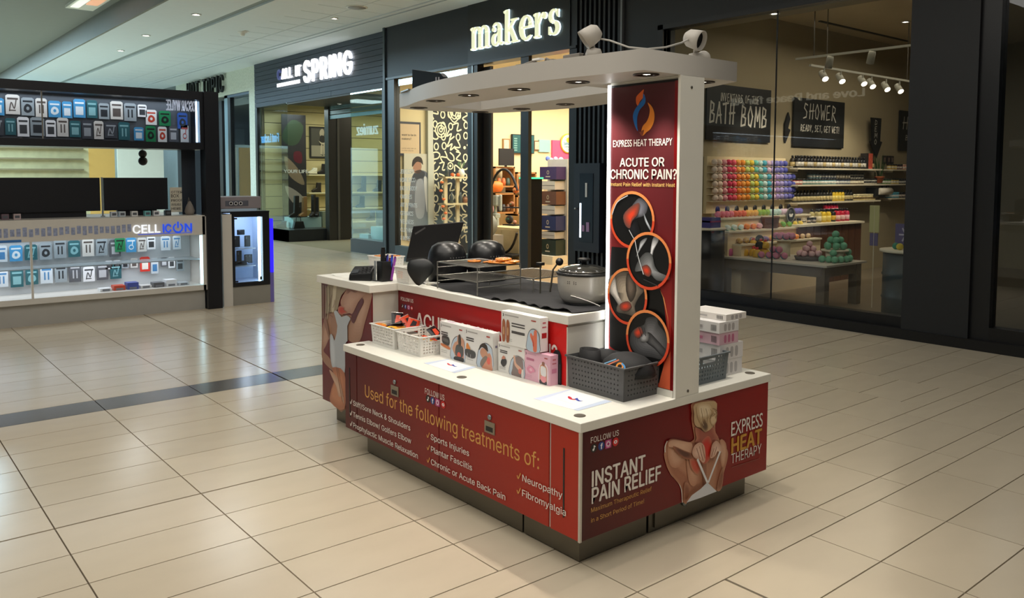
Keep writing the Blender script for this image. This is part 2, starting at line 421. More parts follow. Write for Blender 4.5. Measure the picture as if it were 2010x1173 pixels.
# ------------------------------------------------------------------ opposite side of the mall (seen mirrored in the shop glass)
struct(MB().box(-5.2, -5, -3, 52, 0, 5.2).build('wall_left', mat((120, 122, 122), .6)))
struct(MB().box(-5, 7.5, -3.2, -3, 0, 5.2).build('wall_back', mat((70, 70, 70), .6)))
def wall_sign(name, body, label, y, z, h, wd, col, emit):
    t = thing(name, label, 'sign', (-4.98, y, z))
    MB().text(body, (0.03, -wd/2, 0), Y, Z, h, wd, bold=.02, ext=.02).build('lettering', mat(col, .5, emit=emit, var=0), t, local=True)
    MB().box(0, .02, -wd/2-.2, wd/2+.2, -.3, h+.3).build('backing', mat((60, 64, 70), .5), t, local=True)
wall_sign('shop_sign', 'zumiez', 'glowing zumiez sign across the mall, mirrored in the slate shop window', 35.79, 3.47, .52, 2.1, (190, 235, 255), 2.2)
wall_sign('shop_sign', 'Foot Locker', 'glowing Foot Locker sign across the mall, mirrored in the left shoe window', 47.5, 3.44, .5, 2.6, (90, 190, 255), 2.5)
wall_sign('shop_sign', 'Love and Peace for All', 'thin Love and Peace lettering across the mall, mirrored in the soap shop glass', 12.4, 3.5, .2, 4.0, (225, 220, 200), 1.5)
t = thing('shop_sign', 'white OSCAR WYLEE sign mirrored in the phone kiosk upper case', 'sign', (6.69, -2.98, 3.05))
MB().text('OSCAR WYLEE', (.34, 0.03, 0), NX, Z, .25, .7, bold=.02, ext=.02).build('lettering', mat((240, 245, 255), .5, emit=4, var=0), t, local=True)
MB().box(-.5, .5, 0, .02, -.2, .45).build('backing', mat((60, 64, 70), .5), t, local=True)

# ------------------------------------------------------------------ shop fronts on the right (plane x = 7.5)
FAC = mat((26, 31, 38), .45, var=.05); FACM = mat((13, 16, 19), .4, var=.05); FRAME = mat((18, 21, 25), .35)
GL1 = glass((.97, 1, .98), 1.45); GL2 = glass((.93, 1, .98), 1.62, extra=.03); GLD = glass((.92, .93, .92), 1.45, extra=.0)
ALU = mat((150, 156, 156), .35, .7)
# --- gift shop with the makers sign: y 7.78 .. 12.6
m = struct(MB().box(7.5, 7.7, 7.78, 12.62, 3.16, 4.03).build('wall_right', FAC))
struct(MB().box(7.485, 7.5, 7.9, 10.14, 3.16, 4.03).build('sign_panel', mat((14, 17, 20), .4), m))
struct(MB().box(7.47, 7.5, 12.56, 12.62, 0, 4.03).build('edge_strip', mat((60, 72, 78), .4), m))
struct(MB().box(7.48, 7.7, 7.78, 12.56, 3.125, 3.16).build('head_rail', FRAME, m))
wn = struct(MB().box(7.5, 7.62, 12.3, 12.56, 0, 3.125).build('window_1', FRAME))
struct(MB().box(7.5, 7.62, 9.92, 10.17, 0, 3.125).build('frame_post', FRAME, wn))
struct(MB().box(7.49, 7.5, 10.02, 10.05, 0, 3.125).build('frame_strip', ALU, wn))
struct(MB().box(7.5, 7.62, 10.17, 12.3, 0, .25).build('plinth', mat((64, 76, 80), .4), wn))
struct(MB().box(7.545, 7.555, 10.17, 12.3, .25, 3.125).build('glass_pane', GL1, wn))
dr = struct(MB().box(7.5, 7.56, 8.74, 8.91, 0, 3.125).build('door_1', FRAME))
struct(MB().box(7.5, 7.6, 7.78, 7.92, 0, 3.125).build('frame_post', FRAME, dr))
struct(MB().box(7.62, 7.66, 9.74, 9.92, 0.02, 3.1).build('door_leaf', mat((52, 50, 48), .3), dr))
wt = MB()
for i, s_ in enumerate(['JEWELLERY', 'HOME DECO', 'BATH & BODY', 'CANDLES', 'ART & PRINTS', 'CERAMICS', 'WELLNESS', 'CLOTHING', '& MORE']):
    wt.text(s_, (7.54, 12.18, 1.50-i*.143), NY, Z, .072, mono=.8, bold=.01)
tag(wt.build('window_lettering', mat((238, 240, 238), .6, var=0)), 'white list of goods lettered on the gift shop window glass', 'lettering')
# letters of the shop sign, drawn by hand as heavy high-contrast serif letters
def serif_sign():
    A = lambda cx, cy, rx, ry, a0, a1, n=14: [(cx+rx*math.cos(math.radians(a0+(a1-a0)*k/n)), cy+ry*math.sin(math.radians(a0+(a1-a0)*k/n))) for k in range(n+1)]
    L = {}
    stem = lambda x, w, h, fl=True: [[(x, 0), (x+w, 0), (x+w, h), (x, h)], [(x-.09, 0), (x+w+.09, 0), (x+w+.09, .07), (x-.09, .07)]] + ([[(x-.1, h-.03), (x-.1, h-.1), (x, h-.16), (x+w*.5, h)]] if fl else [])
    arch = lambda x0, x1, w: [A(x1-w-.16, .68, .27+w-.11, .32, 180, 0)+A(x1-w-.16, .64, .16, .26, 0, 180)]
    L['m'] = (stem(.12, .2, 1)+stem(.62, .2, .7, False)+stem(1.12, .2, .7, False)+[A(.52, .68, .30, .32, 0, 165)+A(.47, .66, .15, .24, 165, 0)]+[A(1.02, .68, .30, .32, 0, 165)+A(.97, .66, .15, .24, 165, 0)], 1.5)
    L['a'] = ([[(.5, .12), (.7, .04), (.7, .7), (.5, .7)]]+[A(.4, .68, .30, .32, 0, 150)+A(.4, .68, .12, .25, 120, 0)]+[[(.2, .84)]+A(.2, .72, .1, .1, 90, -180, 10)]+
              [A(.32, .26, .26, .27, 70, 300)+[(.52, .1), (.52, .2)]+A(.36, .27, .10, .19, 280, 90)+[(.52, .5), (.52, .57)]]+[[(.6, .02), (.72, 0), (.86, .08), (.84, .13), (.7, .12)]], .9)
    L['k'] = (stem(.12, .2, 1.42)+[[(.3, .42), (.68, .86), (.78, .94), (.6, .94), (.3, .58)], [(.36, .62), (.5, .72), (.9, .05), (.66, .05)], [(.56, .0), (1.0, .0), (1.0, .07), (.56, .07)], [(.5, .93), (.92, .93), (.92, 1.0), (.5, 1.0)]], 1.02)
    L['e'] = ([A(.46, .5, .42, .52, 20, 322)+A(.5, .5, .20, .43, 300, 20, 12)]+[A(.46, .5, .42, .52, 0, 24, 4)+A(.46, .5, .20, .44, 24, 0, 4)]+[[(.2, .48), (.88, .48), (.88, .56), (.2, .56)]], .95)
    L['r'] = (stem(.12, .2, 1)+[[(.3, .66), (.4, .86), (.56, .97), (.64, .98), (.62, .86), (.5, .84), (.32, .52)]]+[A(.66, .85, .13, .13, 0, 360, 14)], .85)
    L['s'] = ([A(.40, .73, .30, .29, 40, 245, 16)+[(.52, .52), (.48, .42)]+[(.3, .55)]+A(.42, .75, .12, .19, 230, 50, 10)]+[A(.40, .27, .32, .29, -140, 60, 16)+[(.30, .6), (.26, .54)]+A(.38, .25, .14, .19, 50, -130, 10)]+
              [[(.1, .02), (.16, .02), (.24, .12), (.14, .34), (.1, .34)], [(.56, .98), (.66, .98), (.66, .68), (.62, .68), (.5, .88)]], .82)
    return L
SER = serif_sign()
sg = thing('shop_sign', 'pale serif makers lettering on the black gift shop fascia', 'sign', (7.48, 10.02, 3.34))
LIT = mat((225, 228, 190), .5, emit=.85, var=.0); LED = mat((225, 250, 255), .5, emit=2.2, var=0)
tot = sum(SER[c_][1] for c_ in 'makers'); k_ = 1.99/tot; x_ = 0
for c_ in 'makers':
    polys, wd = SER[c_]; b = MB()
    for p in polys:
        b.prism([(-.045, -(x_+q[0])*k_, q[1]*.33) for q in p], (.02, 0, 0), 0)
        cxp = sum(q[0] for q in p)/len(p); cyp = sum(q[1] for q in p)/len(p)
        b.prism([(-.02, -(x_+cxp+(q[0]-cxp)*1.06)*k_, (cyp+(q[1]-cyp)*1.04)*.33) for q in p], (.015, 0, 0), 1)
    b.build('letter', [LIT, LED], sg, local=True); x_ += wd
# slatted black pier with a small display cabinet
pier = struct(MB().box(7.53, 7.7, 6.4, 7.78, 0, 4.03).build('trim_2', mat((8, 9, 11), .6)))
for k in range(9):
    struct(MB().box(7.47, 7.53, 7.0+k*.083, 7.035+k*.083, 0, 4.03).build('slat', mat((26, 29, 34), .45), pier))
struct(MB().box(7.46, 7.5, 6.955, 6.985, 0, 4.03).build('edge_strip', mat((120, 124, 126), .35, .5), pier))
cb = thing('display_cabinet', 'dark wall cabinet with a lit jewellery window on the slatted black pier', 'cabinet', (7.46, 7.46, .5))
MB().box(7.38, 7.47, 7.23, 7.69, .5, 1.63).build('body', mat((24, 30, 42), .4), cb)
MB().box(7.374, 7.38, 7.34, 7.58, .62, 1.5).build('window', mat((30, 40, 52), .15), cb)
MB().box(7.368, 7.375, 7.545, 7.57, .68, 1.12).build('light_strip', mat((215, 235, 255), .5, emit=3, var=0), cb)
MB().box(7.366, 7.374, 7.44, 7.47, 1.2, 1.38).build('price_tag', mat((200, 205, 205), .5), cb)
MB().lathe([(.012, 0), (.012, .03), (1e-4, .03)], (7.38, 7.64, 1.05), 8, axis=NX).build('knob', ALU, cb)
MB().cbox((7.37, 7.42, .82), (.012, .05, .12)).cbox((7.37, 7.5, .8), (.012, .04, .08)).build('trinket', mat((150, 120, 160), .4), cb)
# --- soap shop: y 2.8 .. 6.98
s = struct(MB().box(7.5, 7.7, 2.87, 6.98, 3.2, 4.03).build('wall_right', FACM))
struct(MB().box(7.5, 7.7, 6.33, 6.98, 0, 3.2).build('side_panel', FACM, s))
wn = struct(MB().box(7.48, 7.62, 6.33, 6.41, 0, 3.22).build('window_2', FRAME))
struct(MB().box(7.48, 7.62, 3.40, 6.41, 3.165, 3.22).build('head_rail', FRAME, wn))
struct(MB().box(7.5, 7.62, 3.44, 6.33, 0, .185).build('plinth', mat((10, 11, 14), .35), wn))
struct(MB().box(7.545, 7.555, 4.876, 6.33, .185, 3.165).build('glass_pane', GLD, wn))
struct(MB().box(7.545, 7.555, 3.44, 4.866, .185, 3.165).build('glass_pane', GLD, wn))
struct(MB().box(7.545, 7.56, 4.866, 4.876, .185, 3.165).build('seam', BLACK, wn))
struct(MB().box(7.42, 7.7, 2.87, 3.44, 0, 4.03).build('trim_3', mat((17, 19, 22), .5, var=.1)))
struct(MB().box(7.40, 7.5, -2, 7.0, 0, .09).build('baseboard_right', mat((6, 6, 8), .4)))
wn = struct(MB().box(7.46, 7.6, 2.72, 2.87, 0, 4.03).build('window_3', FRAME))
struct(MB().box(7.46, 7.6, -2, 2.72, 0, .2).build('plinth', mat((10, 11, 14), .35), wn))
struct(MB().box(7.53, 7.54, -2, 2.72, .2, 4.03).build('glass_pane', glass((.55, .6, .66), 1.45, extra=.03), wn))
struct(MB().box(7.46, 7.6, -2, 2.72, 3.5, 4.03).build('head_panel', FACM, wn))
# --- shoe shop with slate boards: y 12.75 .. 18.72
SLATE = mat((58, 66, 78), .55, var=.12, scale=5, rnd=.06, stretch=(1, 1, 6))
f = struct(MB().box(7.68, 7.8, 12.62, 18.72, 3.03, 4.03).build('wall_right', mat((30, 33, 38), .6)))
for k in range(10):
    for (a, b) in ((12.62, 14.9+(k % 3)*.5), (14.9+(k % 3)*.5, 18.72)):
        struct(MB().box(7.64, 7.68, a+.004, b-.004, 3.034+k*.1, 3.127+k*.1).build('board', SLATE, f))
struct(MB().box(7.63, 7.8, 12.62, 12.93, 0, 3.03).build('side_panel', mat((44, 52, 60), .4), f))
struct(MB().box(7.66, 9.2, 14.16, 17.0, 3.0, 3.05).build('lobby_ceiling', mat((60, 58, 52), .5), f))
sg = thing('shop_sign', 'glowing white CALL IT SPRING sign on dark slate boards', 'sign', (7.62, 17.33, 3.4))
GLOW = mat((255, 255, 255), .5, emit=1.15, var=0); HALO = mat((90, 98, 150), .4, emit=.35, var=0)
def sign_word(par, body, y, z, h, w_, bold, plain=0):
    x = 0
    xs = []
    adv = [glyphs(c_, bold, 0, .02)[3]-glyphs(c_, bold, 0, .02)[2] if c_ != ' ' else .3 for c_ in body]
    kk = w_/(sum(adv)+.12*(len(body)-1))
    for c_, a in zip(body, adv):
        if c_ != ' ': MB().text(c_, (7.6, y-x, z), NY, Z, h, a*kk, bold=bold, ext=.02).build('letter', HALO if c_ == 'C' and body[0] == 'C' and plain else GLOW, par)
        x += (a+.12)*kk
sign_word(sg, 'CALL IT', 17.32, 3.55, .215, 1.15, .018, 1)
sign_word(sg, 'SPRING', 16.02, 3.39, .42, 2.06, .028)
MB().box(7.59, 7.61, 16.22, 17.35, 3.395, 3.47).build('underline', GLOW, sg)
wn = struct(MB().box(7.64, 8.5, 12.93, 14.16, 0, .26).build('window_4', mat((52, 58, 64), .35)))
struct(MB().box(7.66, 7.67, 12.93, 14.16, .26, 3.03).build('glass_pane', GL2, wn))
struct(MB().box(7.67, 9.0, 14.15, 14.16, .26, 3.03).build('glass_pane', GL2, wn))
wn = struct(MB().box(7.64, 8.75, 17.0, 18.6, 0, .26).build('window_5', mat((30, 34, 38), .35)))
struct(MB().box(7.64, 7.66, 17.0, 18.6, 0, .26).build('plinth_face', mat((96, 110, 116), .3), wn))
struct(MB().box(7.66, 7.67, 17.0, 18.6, .26, 3.03).build('glass_pane', GL2, wn))
struct(MB().box(7.67, 8.57, 16.995, 17.005, .26, 3.0).build('glass_pane', GL1, wn))
struct(MB().box(7.64, 7.72, 18.6, 18.72, 0, 3.03).build('frame_post', FRAME, wn))
d2 = struct(MB().box(8.57, 9.15, 16.86, 17.05, 0, 3.0).build('door_2', mat((50, 48, 44), .35)))
struct(MB().box(8.78, 8.83, 16.84, 16.86, 0, 3.0).build('frame_strip', mat((88, 86, 80), .3), d2))
for k in range(3): struct(MB().box(8.6, 8.66, 14.2, 16.86, 2.72+k*.1, 2.80+k*.1).build('shutter_slat', mat((96, 116, 120), .35, .4), d2))
# --- band shop with rough plaster: y 18.75 .. 24.8
PLAS = mat((206, 210, 196), .8, var=.22, scale=24, bump=1.2)
p = struct(MB().box(7.7, 7.9, 18.75, 24.6, 3.46, 4.08).build('wall_right', PLAS))
struct(MB().box(7.7, 7.9, 18.75, 19.2, 0, 3.46).build('pier', PLAS, p))
struct(MB().box(7.68, 7.9, 21.3, 24.6, 3.36, 3.5).build('lintel', mat((190, 198, 192), .5), p))
wn = struct(MB().box(7.7, 7.8, 20.6, 20.82, 0, 3.46).build('window_6', mat((128, 150, 160), .35, .3)))
struct(MB().box(7.7, 7.8, 20.42, 20.6, 0, 3.40).build('frame_post', FRAME, wn))
struct(MB().box(7.7, 7.8, 19.2, 20.82, 3.40, 3.47).build('head_rail', mat((90, 105, 125), .4), wn))
struct(MB().box(7.75, 7.76, 19.2, 20.42, .1, 3.40).build('glass_pane', GL2, wn))
struct(MB().box(7.9, 11, 24.5, 24.6, 0, 4.1).box(7.9, 11, 18.76, 18.8, 0, 4.1).build('wall_right', mat((60, 66, 72), .6)))
struct(MB().box(10.9, 11, 18.8, 24.5, 0, 4.1).build('wall_right', mat((50, 60, 70), .6)))
struct(MB().box(7.7, 7.9, 21.0, 21.5, 0, 3.36).build('door_3', mat((10, 12, 18), .5)))  # near-black slab; the dark of an open doorway is in its colour
sg = thing('shop_sign', 'tall narrow black HOT TOPIC letters on pale rough plaster', 'sign', (7.68, 23.35, 3.6))
y_ = 23.35
for c_ in 'HOT TOPIC':
    if c_ != ' ': MB().text(c_, (7.62, y_, 3.56+.0), NY, Z, .42, .24 if c_ != 'I' else .09, bold=.015, ext=.03).build('letter', BLACK, sg)
    y_ -= {'I': .2, ' ': .2}.get(c_, .345)
area('band_shop_light', (9.3, 20.5, 3.4), 1.5, 60, (.8, .95, 1))
# far end: pale shop fronts beyond the phone kiosk
struct(MB().box(7.7, 7.9, 24.6, 52, 0, 4.1).build('wall_right', mat((120, 126, 126), .6)))
fw = struct(MB().box(-5, 12, 52, 52.2, 0, 5.2).build('wall_far', mat((196, 206, 206), .6)))
fs = thing('shop_stall', 'pale lit stall with a tan panel far beyond the phone kiosk', 'stall', (4.5, 24.6, 0))
MB().box(0, 7.3, 24.6, 26.5, 0, .2).box(0, 7.3, 26.3, 26.5, .2, 2.45).build('stall_body', mat((190, 196, 190), .6), fs)
MB().box(6.07, 7.3, 24.56, 24.6, .2, 2.3).build('white_panel', mat((236, 232, 214), .5, var=.03), fs)
MB().box(5.35, 6.0, 24.56, 24.6, .2, 2.3).build('tan_panel', mat((222, 172, 92), .5, var=.03), fs)
MB().box(2.4, 5.35, 24.58, 24.7, .2, 2.3).build('back_panel', mat((196, 184, 140), .6, var=.25, scale=5, bump=.6), fs)
for k in range(4): MB().box(2.6, 5.2, 24.45, 24.58, 1.3+k*.28, 1.34+k*.28).build('shelf', mat((120, 104, 74), .6), fs)
# ------------------------------------------------------------------ the heat therapy kiosk (local u along the short end, v along the long side)
U0, V0 = 2.0508, 2.0914
def K(u, v, z): return (U0+u, V0+v, z)
WOMAN_BACK = {'body':[(0.648,0.536),(0.643,0.49),(0.642,0.462),(0.653,0.417),(0.662,0.383),(0.651,0.373),(0.627,0.372),(0.572,0.392),(0.518,0.408),(0.492,0.403),(0.479,0.382),(0.483,0.346),(0.494,0.309),(0.516,0.269),(0.544,0.241),(0.571,0.213),(0.588,0.18),(0.595,0.125),(0.634,0.124),(0.69,0.122),(0.759,0.122),(0.839,0.122),(0.864,0.173),(0.881,0.207),(0.895,0.241),(0.897,0.271),(0.878,0.301),(0.847,0.326),(0.824,0.353),(0.81,0.371),(0.803,0.394),(0.805,0.438),(0.8,0.476),(0.791,0.518)],'hair':[(0.651,0.53),(0.646,0.49),(0.649,0.45),(0.668,0.43),(0.693,0.422),(0.722,0.402),(0.75,0.4),(0.779,0.414),(0.798,0.432),(0.798,0.476),(0.786,0.517)],'hair_light':[(0.673,0.524),(0.666,0.49),(0.686,0.461),(0.737,0.458),(0.765,0.475),(0.747,0.511)],'hair_dark':[(0.695,0.427),(0.722,0.402),(0.738,0.413),(0.728,0.44),(0.709,0.451)],'bun':[(0.752,0.456),(0.766,0.463),(0.789,0.454),(0.797,0.436),(0.787,0.42),(0.767,0.418),(0.753,0.435)],'neck':[(0.661,0.43),(0.669,0.381),(0.661,0.365),(0.712,0.346),(0.787,0.339),(0.82,0.35),(0.797,0.381),(0.775,0.411),(0.727,0.396)],'red':[(0.717,0.36),(0.751,0.364),(0.77,0.32),(0.756,0.279),(0.72,0.269),(0.69,0.301),(0.697,0.336)],'red2':[(0.629,0.296),(0.663,0.294),(0.692,0.257),(0.681,0.23),(0.647,0.253)],'hand1':[(0.636,0.341),(0.652,0.358),(0.683,0.362),(0.711,0.344),(0.721,0.309),(0.721,0.277),(0.705,0.271),(0.679,0.292),(0.653,0.302),(0.634,0.322)],'hand2':[(0.77,0.339),(0.796,0.346),(0.825,0.32),(0.841,0.29),(0.826,0.288),(0.807,0.299),(0.789,0.283),(0.763,0.277),(0.753,0.287),(0.76,0.319)],'fing':[[(0.659,0.344),(0.683,0.294)],[(0.678,0.347),(0.704,0.28)],[(0.695,0.349),(0.717,0.288)],[(0.778,0.318),(0.761,0.285)],[(0.795,0.321),(0.779,0.289)]],'arm':[(0.487,0.401),(0.518,0.406),(0.572,0.389),(0.638,0.365),(0.634,0.324),(0.584,0.345),(0.53,0.371),(0.492,0.382)],'armshade':[(0.519,0.379),(0.584,0.348),(0.634,0.324),(0.64,0.305),(0.596,0.311),(0.541,0.348)],'shade1':[(0.486,0.345),(0.52,0.32),(0.575,0.269),(0.642,0.218),(0.666,0.176),(0.633,0.159),(0.594,0.165),(0.577,0.205),(0.522,0.26),(0.495,0.305)],'shade2':[(0.825,0.271),(0.873,0.268),(0.88,0.229),(0.852,0.176),(0.831,0.143),(0.811,0.156),(0.817,0.214)],'strap':[[(0.665,0.296),(0.736,0.179)],[(0.82,0.296),(0.741,0.178)]],'top':[(0.735,0.181),(0.801,0.125),(0.759,0.125),(0.69,0.125),(0.634,0.127),(0.598,0.128),(0.633,0.151),(0.689,0.163)],'edge':[(0.492,0.403),(0.479,0.382),(0.483,0.346),(0.494,0.309),(0.516,0.269),(0.544,0.241),(0.571,0.213),(0.588,0.18),(0.595,0.125)]}
WOMAN_SIDE = {'hair':[(2.269,0.831),(2.291,0.74),(2.3,0.656),(2.258,0.665),(2.166,0.687),(2.133,0.741),(2.105,0.784),(2.048,0.823),(2.033,0.85)],'hair2':[(2.162,0.838),(2.18,0.746),(2.2,0.681),(2.229,0.681),(2.213,0.771),(2.196,0.835)],'face':[(2.048,0.821),(1.996,0.845),(1.895,0.852),(1.825,0.837),(1.875,0.796),(1.914,0.767),(1.943,0.735),(1.982,0.695),(2.017,0.694),(2.082,0.678),(2.132,0.69),(2.142,0.705),(2.111,0.721),(2.118,0.753)],'faceshade':[(2.025,0.843),(1.895,0.85),(1.938,0.817),(1.993,0.82),(2.041,0.798),(2.053,0.82)],'lips':[(2.137,0.709),(2.103,0.719),(2.07,0.714),(2.088,0.705),(2.047,0.697),(2.071,0.687),(2.104,0.676),(2.138,0.685)],'arm_up':[(1.818,0.836),(1.764,0.837),(1.778,0.784),(1.807,0.728),(1.85,0.649),(1.901,0.554),(2.017,0.535),(2.008,0.623),(1.978,0.677),(1.933,0.73),(1.875,0.793)],'shoulder':[(2.253,0.659),(2.166,0.689),(2.089,0.671),(2.029,0.681),(1.978,0.667),(2.0,0.538),(2.066,0.509),(2.078,0.129),(2.251,0.132),(2.252,0.166),(2.228,0.232),(2.183,0.3),(2.254,0.328),(2.338,0.355),(2.37,0.395),(2.363,0.495),(2.355,0.565),(2.314,0.628)],'armgap':[(2.262,0.511),(2.238,0.455),(2.224,0.375),(2.284,0.402),(2.342,0.423),(2.312,0.458)],'top':[(2.197,0.677),(2.156,0.687),(2.105,0.66),(2.047,0.677),(1.997,0.664),(2.036,0.619),(2.035,0.532),(2.063,0.51),(2.073,0.344),(2.218,0.355),(2.244,0.447),(2.185,0.52),(2.155,0.602)],'hip':[(2.225,0.346),(2.073,0.342),(2.078,0.131),(2.249,0.134),(2.238,0.214),(2.182,0.301)],'hand':[(2.26,0.327),(2.181,0.308),(2.129,0.274),(2.092,0.222),(2.083,0.158),(2.116,0.195),(2.144,0.189),(2.174,0.243),(2.22,0.282)],'dark':[(1.997,0.668),(1.94,0.731),(1.875,0.793),(1.851,0.775),(1.912,0.707),(1.964,0.644)],'armline':[(2.324,0.608),(2.288,0.553),(2.257,0.512),(2.263,0.571),(2.291,0.624)]}
BANNER = {'flame_o1':[(0.192,1.823),(0.21,1.813),(0.231,1.798),(0.235,1.785),(0.232,1.767),(0.222,1.756),(0.214,1.774),(0.196,1.789),(0.187,1.799),(0.195,1.806)],'flame_b':[(0.195,1.806),(0.184,1.79),(0.182,1.772),(0.191,1.758),(0.213,1.74),(0.226,1.711),(0.226,1.674),(0.222,1.653),(0.238,1.675),(0.249,1.706),(0.249,1.725),(0.238,1.745),(0.214,1.768),(0.198,1.785)],'flame_o2':[(0.171,1.768),(0.147,1.749),(0.134,1.721),(0.136,1.688),(0.154,1.659),(0.175,1.647),(0.195,1.633),(0.204,1.643),(0.196,1.672),(0.175,1.69),(0.162,1.714),(0.159,1.741)],'flame_dk':[(0.226,1.665),(0.212,1.649),(0.189,1.658),(0.195,1.633),(0.205,1.637)],'black':[(0.364,1.162),(0.38,1.06),(0.369,0.725),(0.081,0.613),(0.067,0.687),(0.051,0.848),(0.073,0.97),(0.089,1.008),(0.166,0.992),(0.225,1.058),(0.237,1.162),(0.303,1.162)],'swoosh':[(0.091,1.004),(0.068,0.971),(0.047,0.895),(0.039,0.818),(0.049,0.895),(0.076,0.978)],'orange':[(0.065,0.695),(0.022,0.758),(0.006,0.592),(0.091,0.593),(0.08,0.645)],'shade':[(0.209,1.348),(0.023,1.407),(0.018,1.185),(0.058,1.206),(0.113,1.232),(0.125,1.288),(0.156,1.342)]}
KNEE = {'thigh':[(0.283,1.293),(0.251,1.339),(0.209,1.376),(0.172,1.365),(0.161,1.342),(0.177,1.306),(0.229,1.288),(0.261,1.262),(0.285,1.269)],'calf':[(0.303,1.297),(0.296,1.26),(0.26,1.226),(0.2,1.181),(0.194,1.221),(0.213,1.272),(0.231,1.285),(0.261,1.262)],'red':[(0.285,1.301),(0.251,1.331),(0.214,1.344),(0.219,1.308),(0.245,1.283),(0.255,1.257),(0.277,1.269)],'back':[(0.182,1.317),(0.166,1.29),(0.139,1.248),(0.146,1.244),(0.174,1.282)]}
FOOT = {'shin':[(0.121,1.218),(0.093,1.211),(0.12,1.163),(0.132,1.122),(0.162,1.1),(0.14,1.145),(0.135,1.177)],'leg2':[(0.19,1.197),(0.154,1.212),(0.19,1.162),(0.215,1.127),(0.2,1.165)],'body':[(0.163,1.151),(0.127,1.146),(0.111,1.1),(0.08,1.072),(0.035,1.064),(0.05,1.047),(0.1,1.042),(0.136,1.066),(0.178,1.074),(0.214,1.067),(0.217,1.083),(0.199,1.117)],'red':[(0.178,1.086),(0.152,1.097),(0.133,1.078),(0.143,1.058),(0.167,1.065)]}
TORSO = {'torso':[(0.34,1.043),(0.285,1.061),(0.23,1.053),(0.187,1.021),(0.173,0.991),(0.197,0.964),(0.222,0.92),(0.216,0.88),(0.276,0.881),(0.326,0.886),(0.316,0.933),(0.324,0.974),(0.358,0.97)],'shade':[(0.268,1.054),(0.233,1.041),(0.213,0.986),(0.244,0.934),(0.272,0.98)],'arm':[(0.374,1.019),(0.34,1.043),(0.325,0.991),(0.305,0.943),(0.277,0.913),(0.299,0.902),(0.338,0.939),(0.369,0.969)],'red':[(0.297,0.919),(0.261,0.932),(0.244,0.917),(0.265,0.898),(0.296,0.899)]}
CHEST = {'torso':[(0.239,0.754),(0.236,0.796),(0.215,0.825),(0.163,0.851),(0.148,0.881),(0.097,0.888),(0.086,0.862),(0.05,0.832),(0.03,0.788),(0.032,0.756),(0.063,0.723),(0.124,0.721),(0.198,0.72)],'arm':[(0.157,0.808),(0.134,0.823),(0.095,0.801),(0.032,0.752),(0.053,0.729),(0.104,0.76),(0.151,0.78)],'hand':[(0.183,0.796),(0.162,0.823),(0.134,0.815),(0.138,0.787),(0.165,0.776),(0.18,0.78)],'red':[(0.212,0.816),(0.187,0.834),(0.17,0.816),(0.19,0.795),(0.208,0.8)]}
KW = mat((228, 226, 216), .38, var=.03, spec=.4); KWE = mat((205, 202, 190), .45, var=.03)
kio = thing('kiosk_counter', 'white and red heat therapy kiosk with a tall banner post and curved canopy', 'kiosk', (U0, V0, 0))
def kb(u0, u1, v0, v1, z0, z1, mi=0, b=None): return (b or MB()).box(U0+u0, U0+u1, V0+v0, V0+v1, z0, z1, mi)
# plinth of brushed steel sheets
for (a, b_, c_, d_) in ((.073, .455, .077, .4), (.468, 1.136, .077, .4), (.073, .30, .41, 1.682), (.31, 1.136, .41, 1.682)):
    kb(a, b_, c_, d_, 0.006, .1245).build('plinth_sheet', STEEL, kio)
kb(.10, 1.1, .10, 1.66, 0, .12).build('plinth_core', BLACK, kio)
kb(.50, .86, .070, .077, .02, .15).build('access_plate', STEEL, kio)
MB().lathe([(.016, 0), (.016, .012), (1e-4, .016)], K(.685, .07, .082), 12, axis=NY).build('lock_knob', ALU, kio)
kb(.224, .9, 1.9, 2.32, 0.0, .13).build('plinth_sheet', STEEL, kio)
# lower body: long front panel, end panel
FRONT = gradient_print((80, 20, 22), (174, 44, 24), 1, 1.8, 0.0, mid=(.5, (130, 27, 26)))
ENDP = gradient_print((68, 8, 14), (146, 23, 22), 0, 0.0, 1.2)
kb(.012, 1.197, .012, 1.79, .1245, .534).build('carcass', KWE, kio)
kb(.006, .012, .178, .912, .1245, .5341).build('front_door', FRONT, kio)
kb(.006, .012, .920, 1.666, .1245, .5341).build('front_door', FRONT, kio)
kb(.006, .012, .010, .166, .1245, .5341).build('front_panel', FRONT, kio)
kb(.006, .012, 1.674, 1.796, .1245, .5341).build('front_panel', FRONT, kio)
kb(.0, .010, .0, .010, .1245, .5341).build('corner_strip', mat((198, 190, 176), .4), kio)
kb(.010, 1.197, .006, .012, .1245, .5341).build('end_panel', ENDP, kio)
for v in (.093, 1.747):
    kb(.0045, .006, v-.004, v+.004, .19, .455).build('pull_slot', BLACK, kio)
for v in (1.29, .541):
    MB().lathe([(.011, 0), (.011, .006), (.005, .008), (1e-4, .008)], K(.006, v, .468), 12, axis=NX).build('door_lock', ALU, kio)
    pl = kb(.002, .006, v-.034, v+.034, .400, .449).build('recessed_pull', mat((150, 140, 124), .35, .6), kio)
    kb(.0012, .002, v-.022, v+.024, .408, .428).build('recess', BLACK, pl)
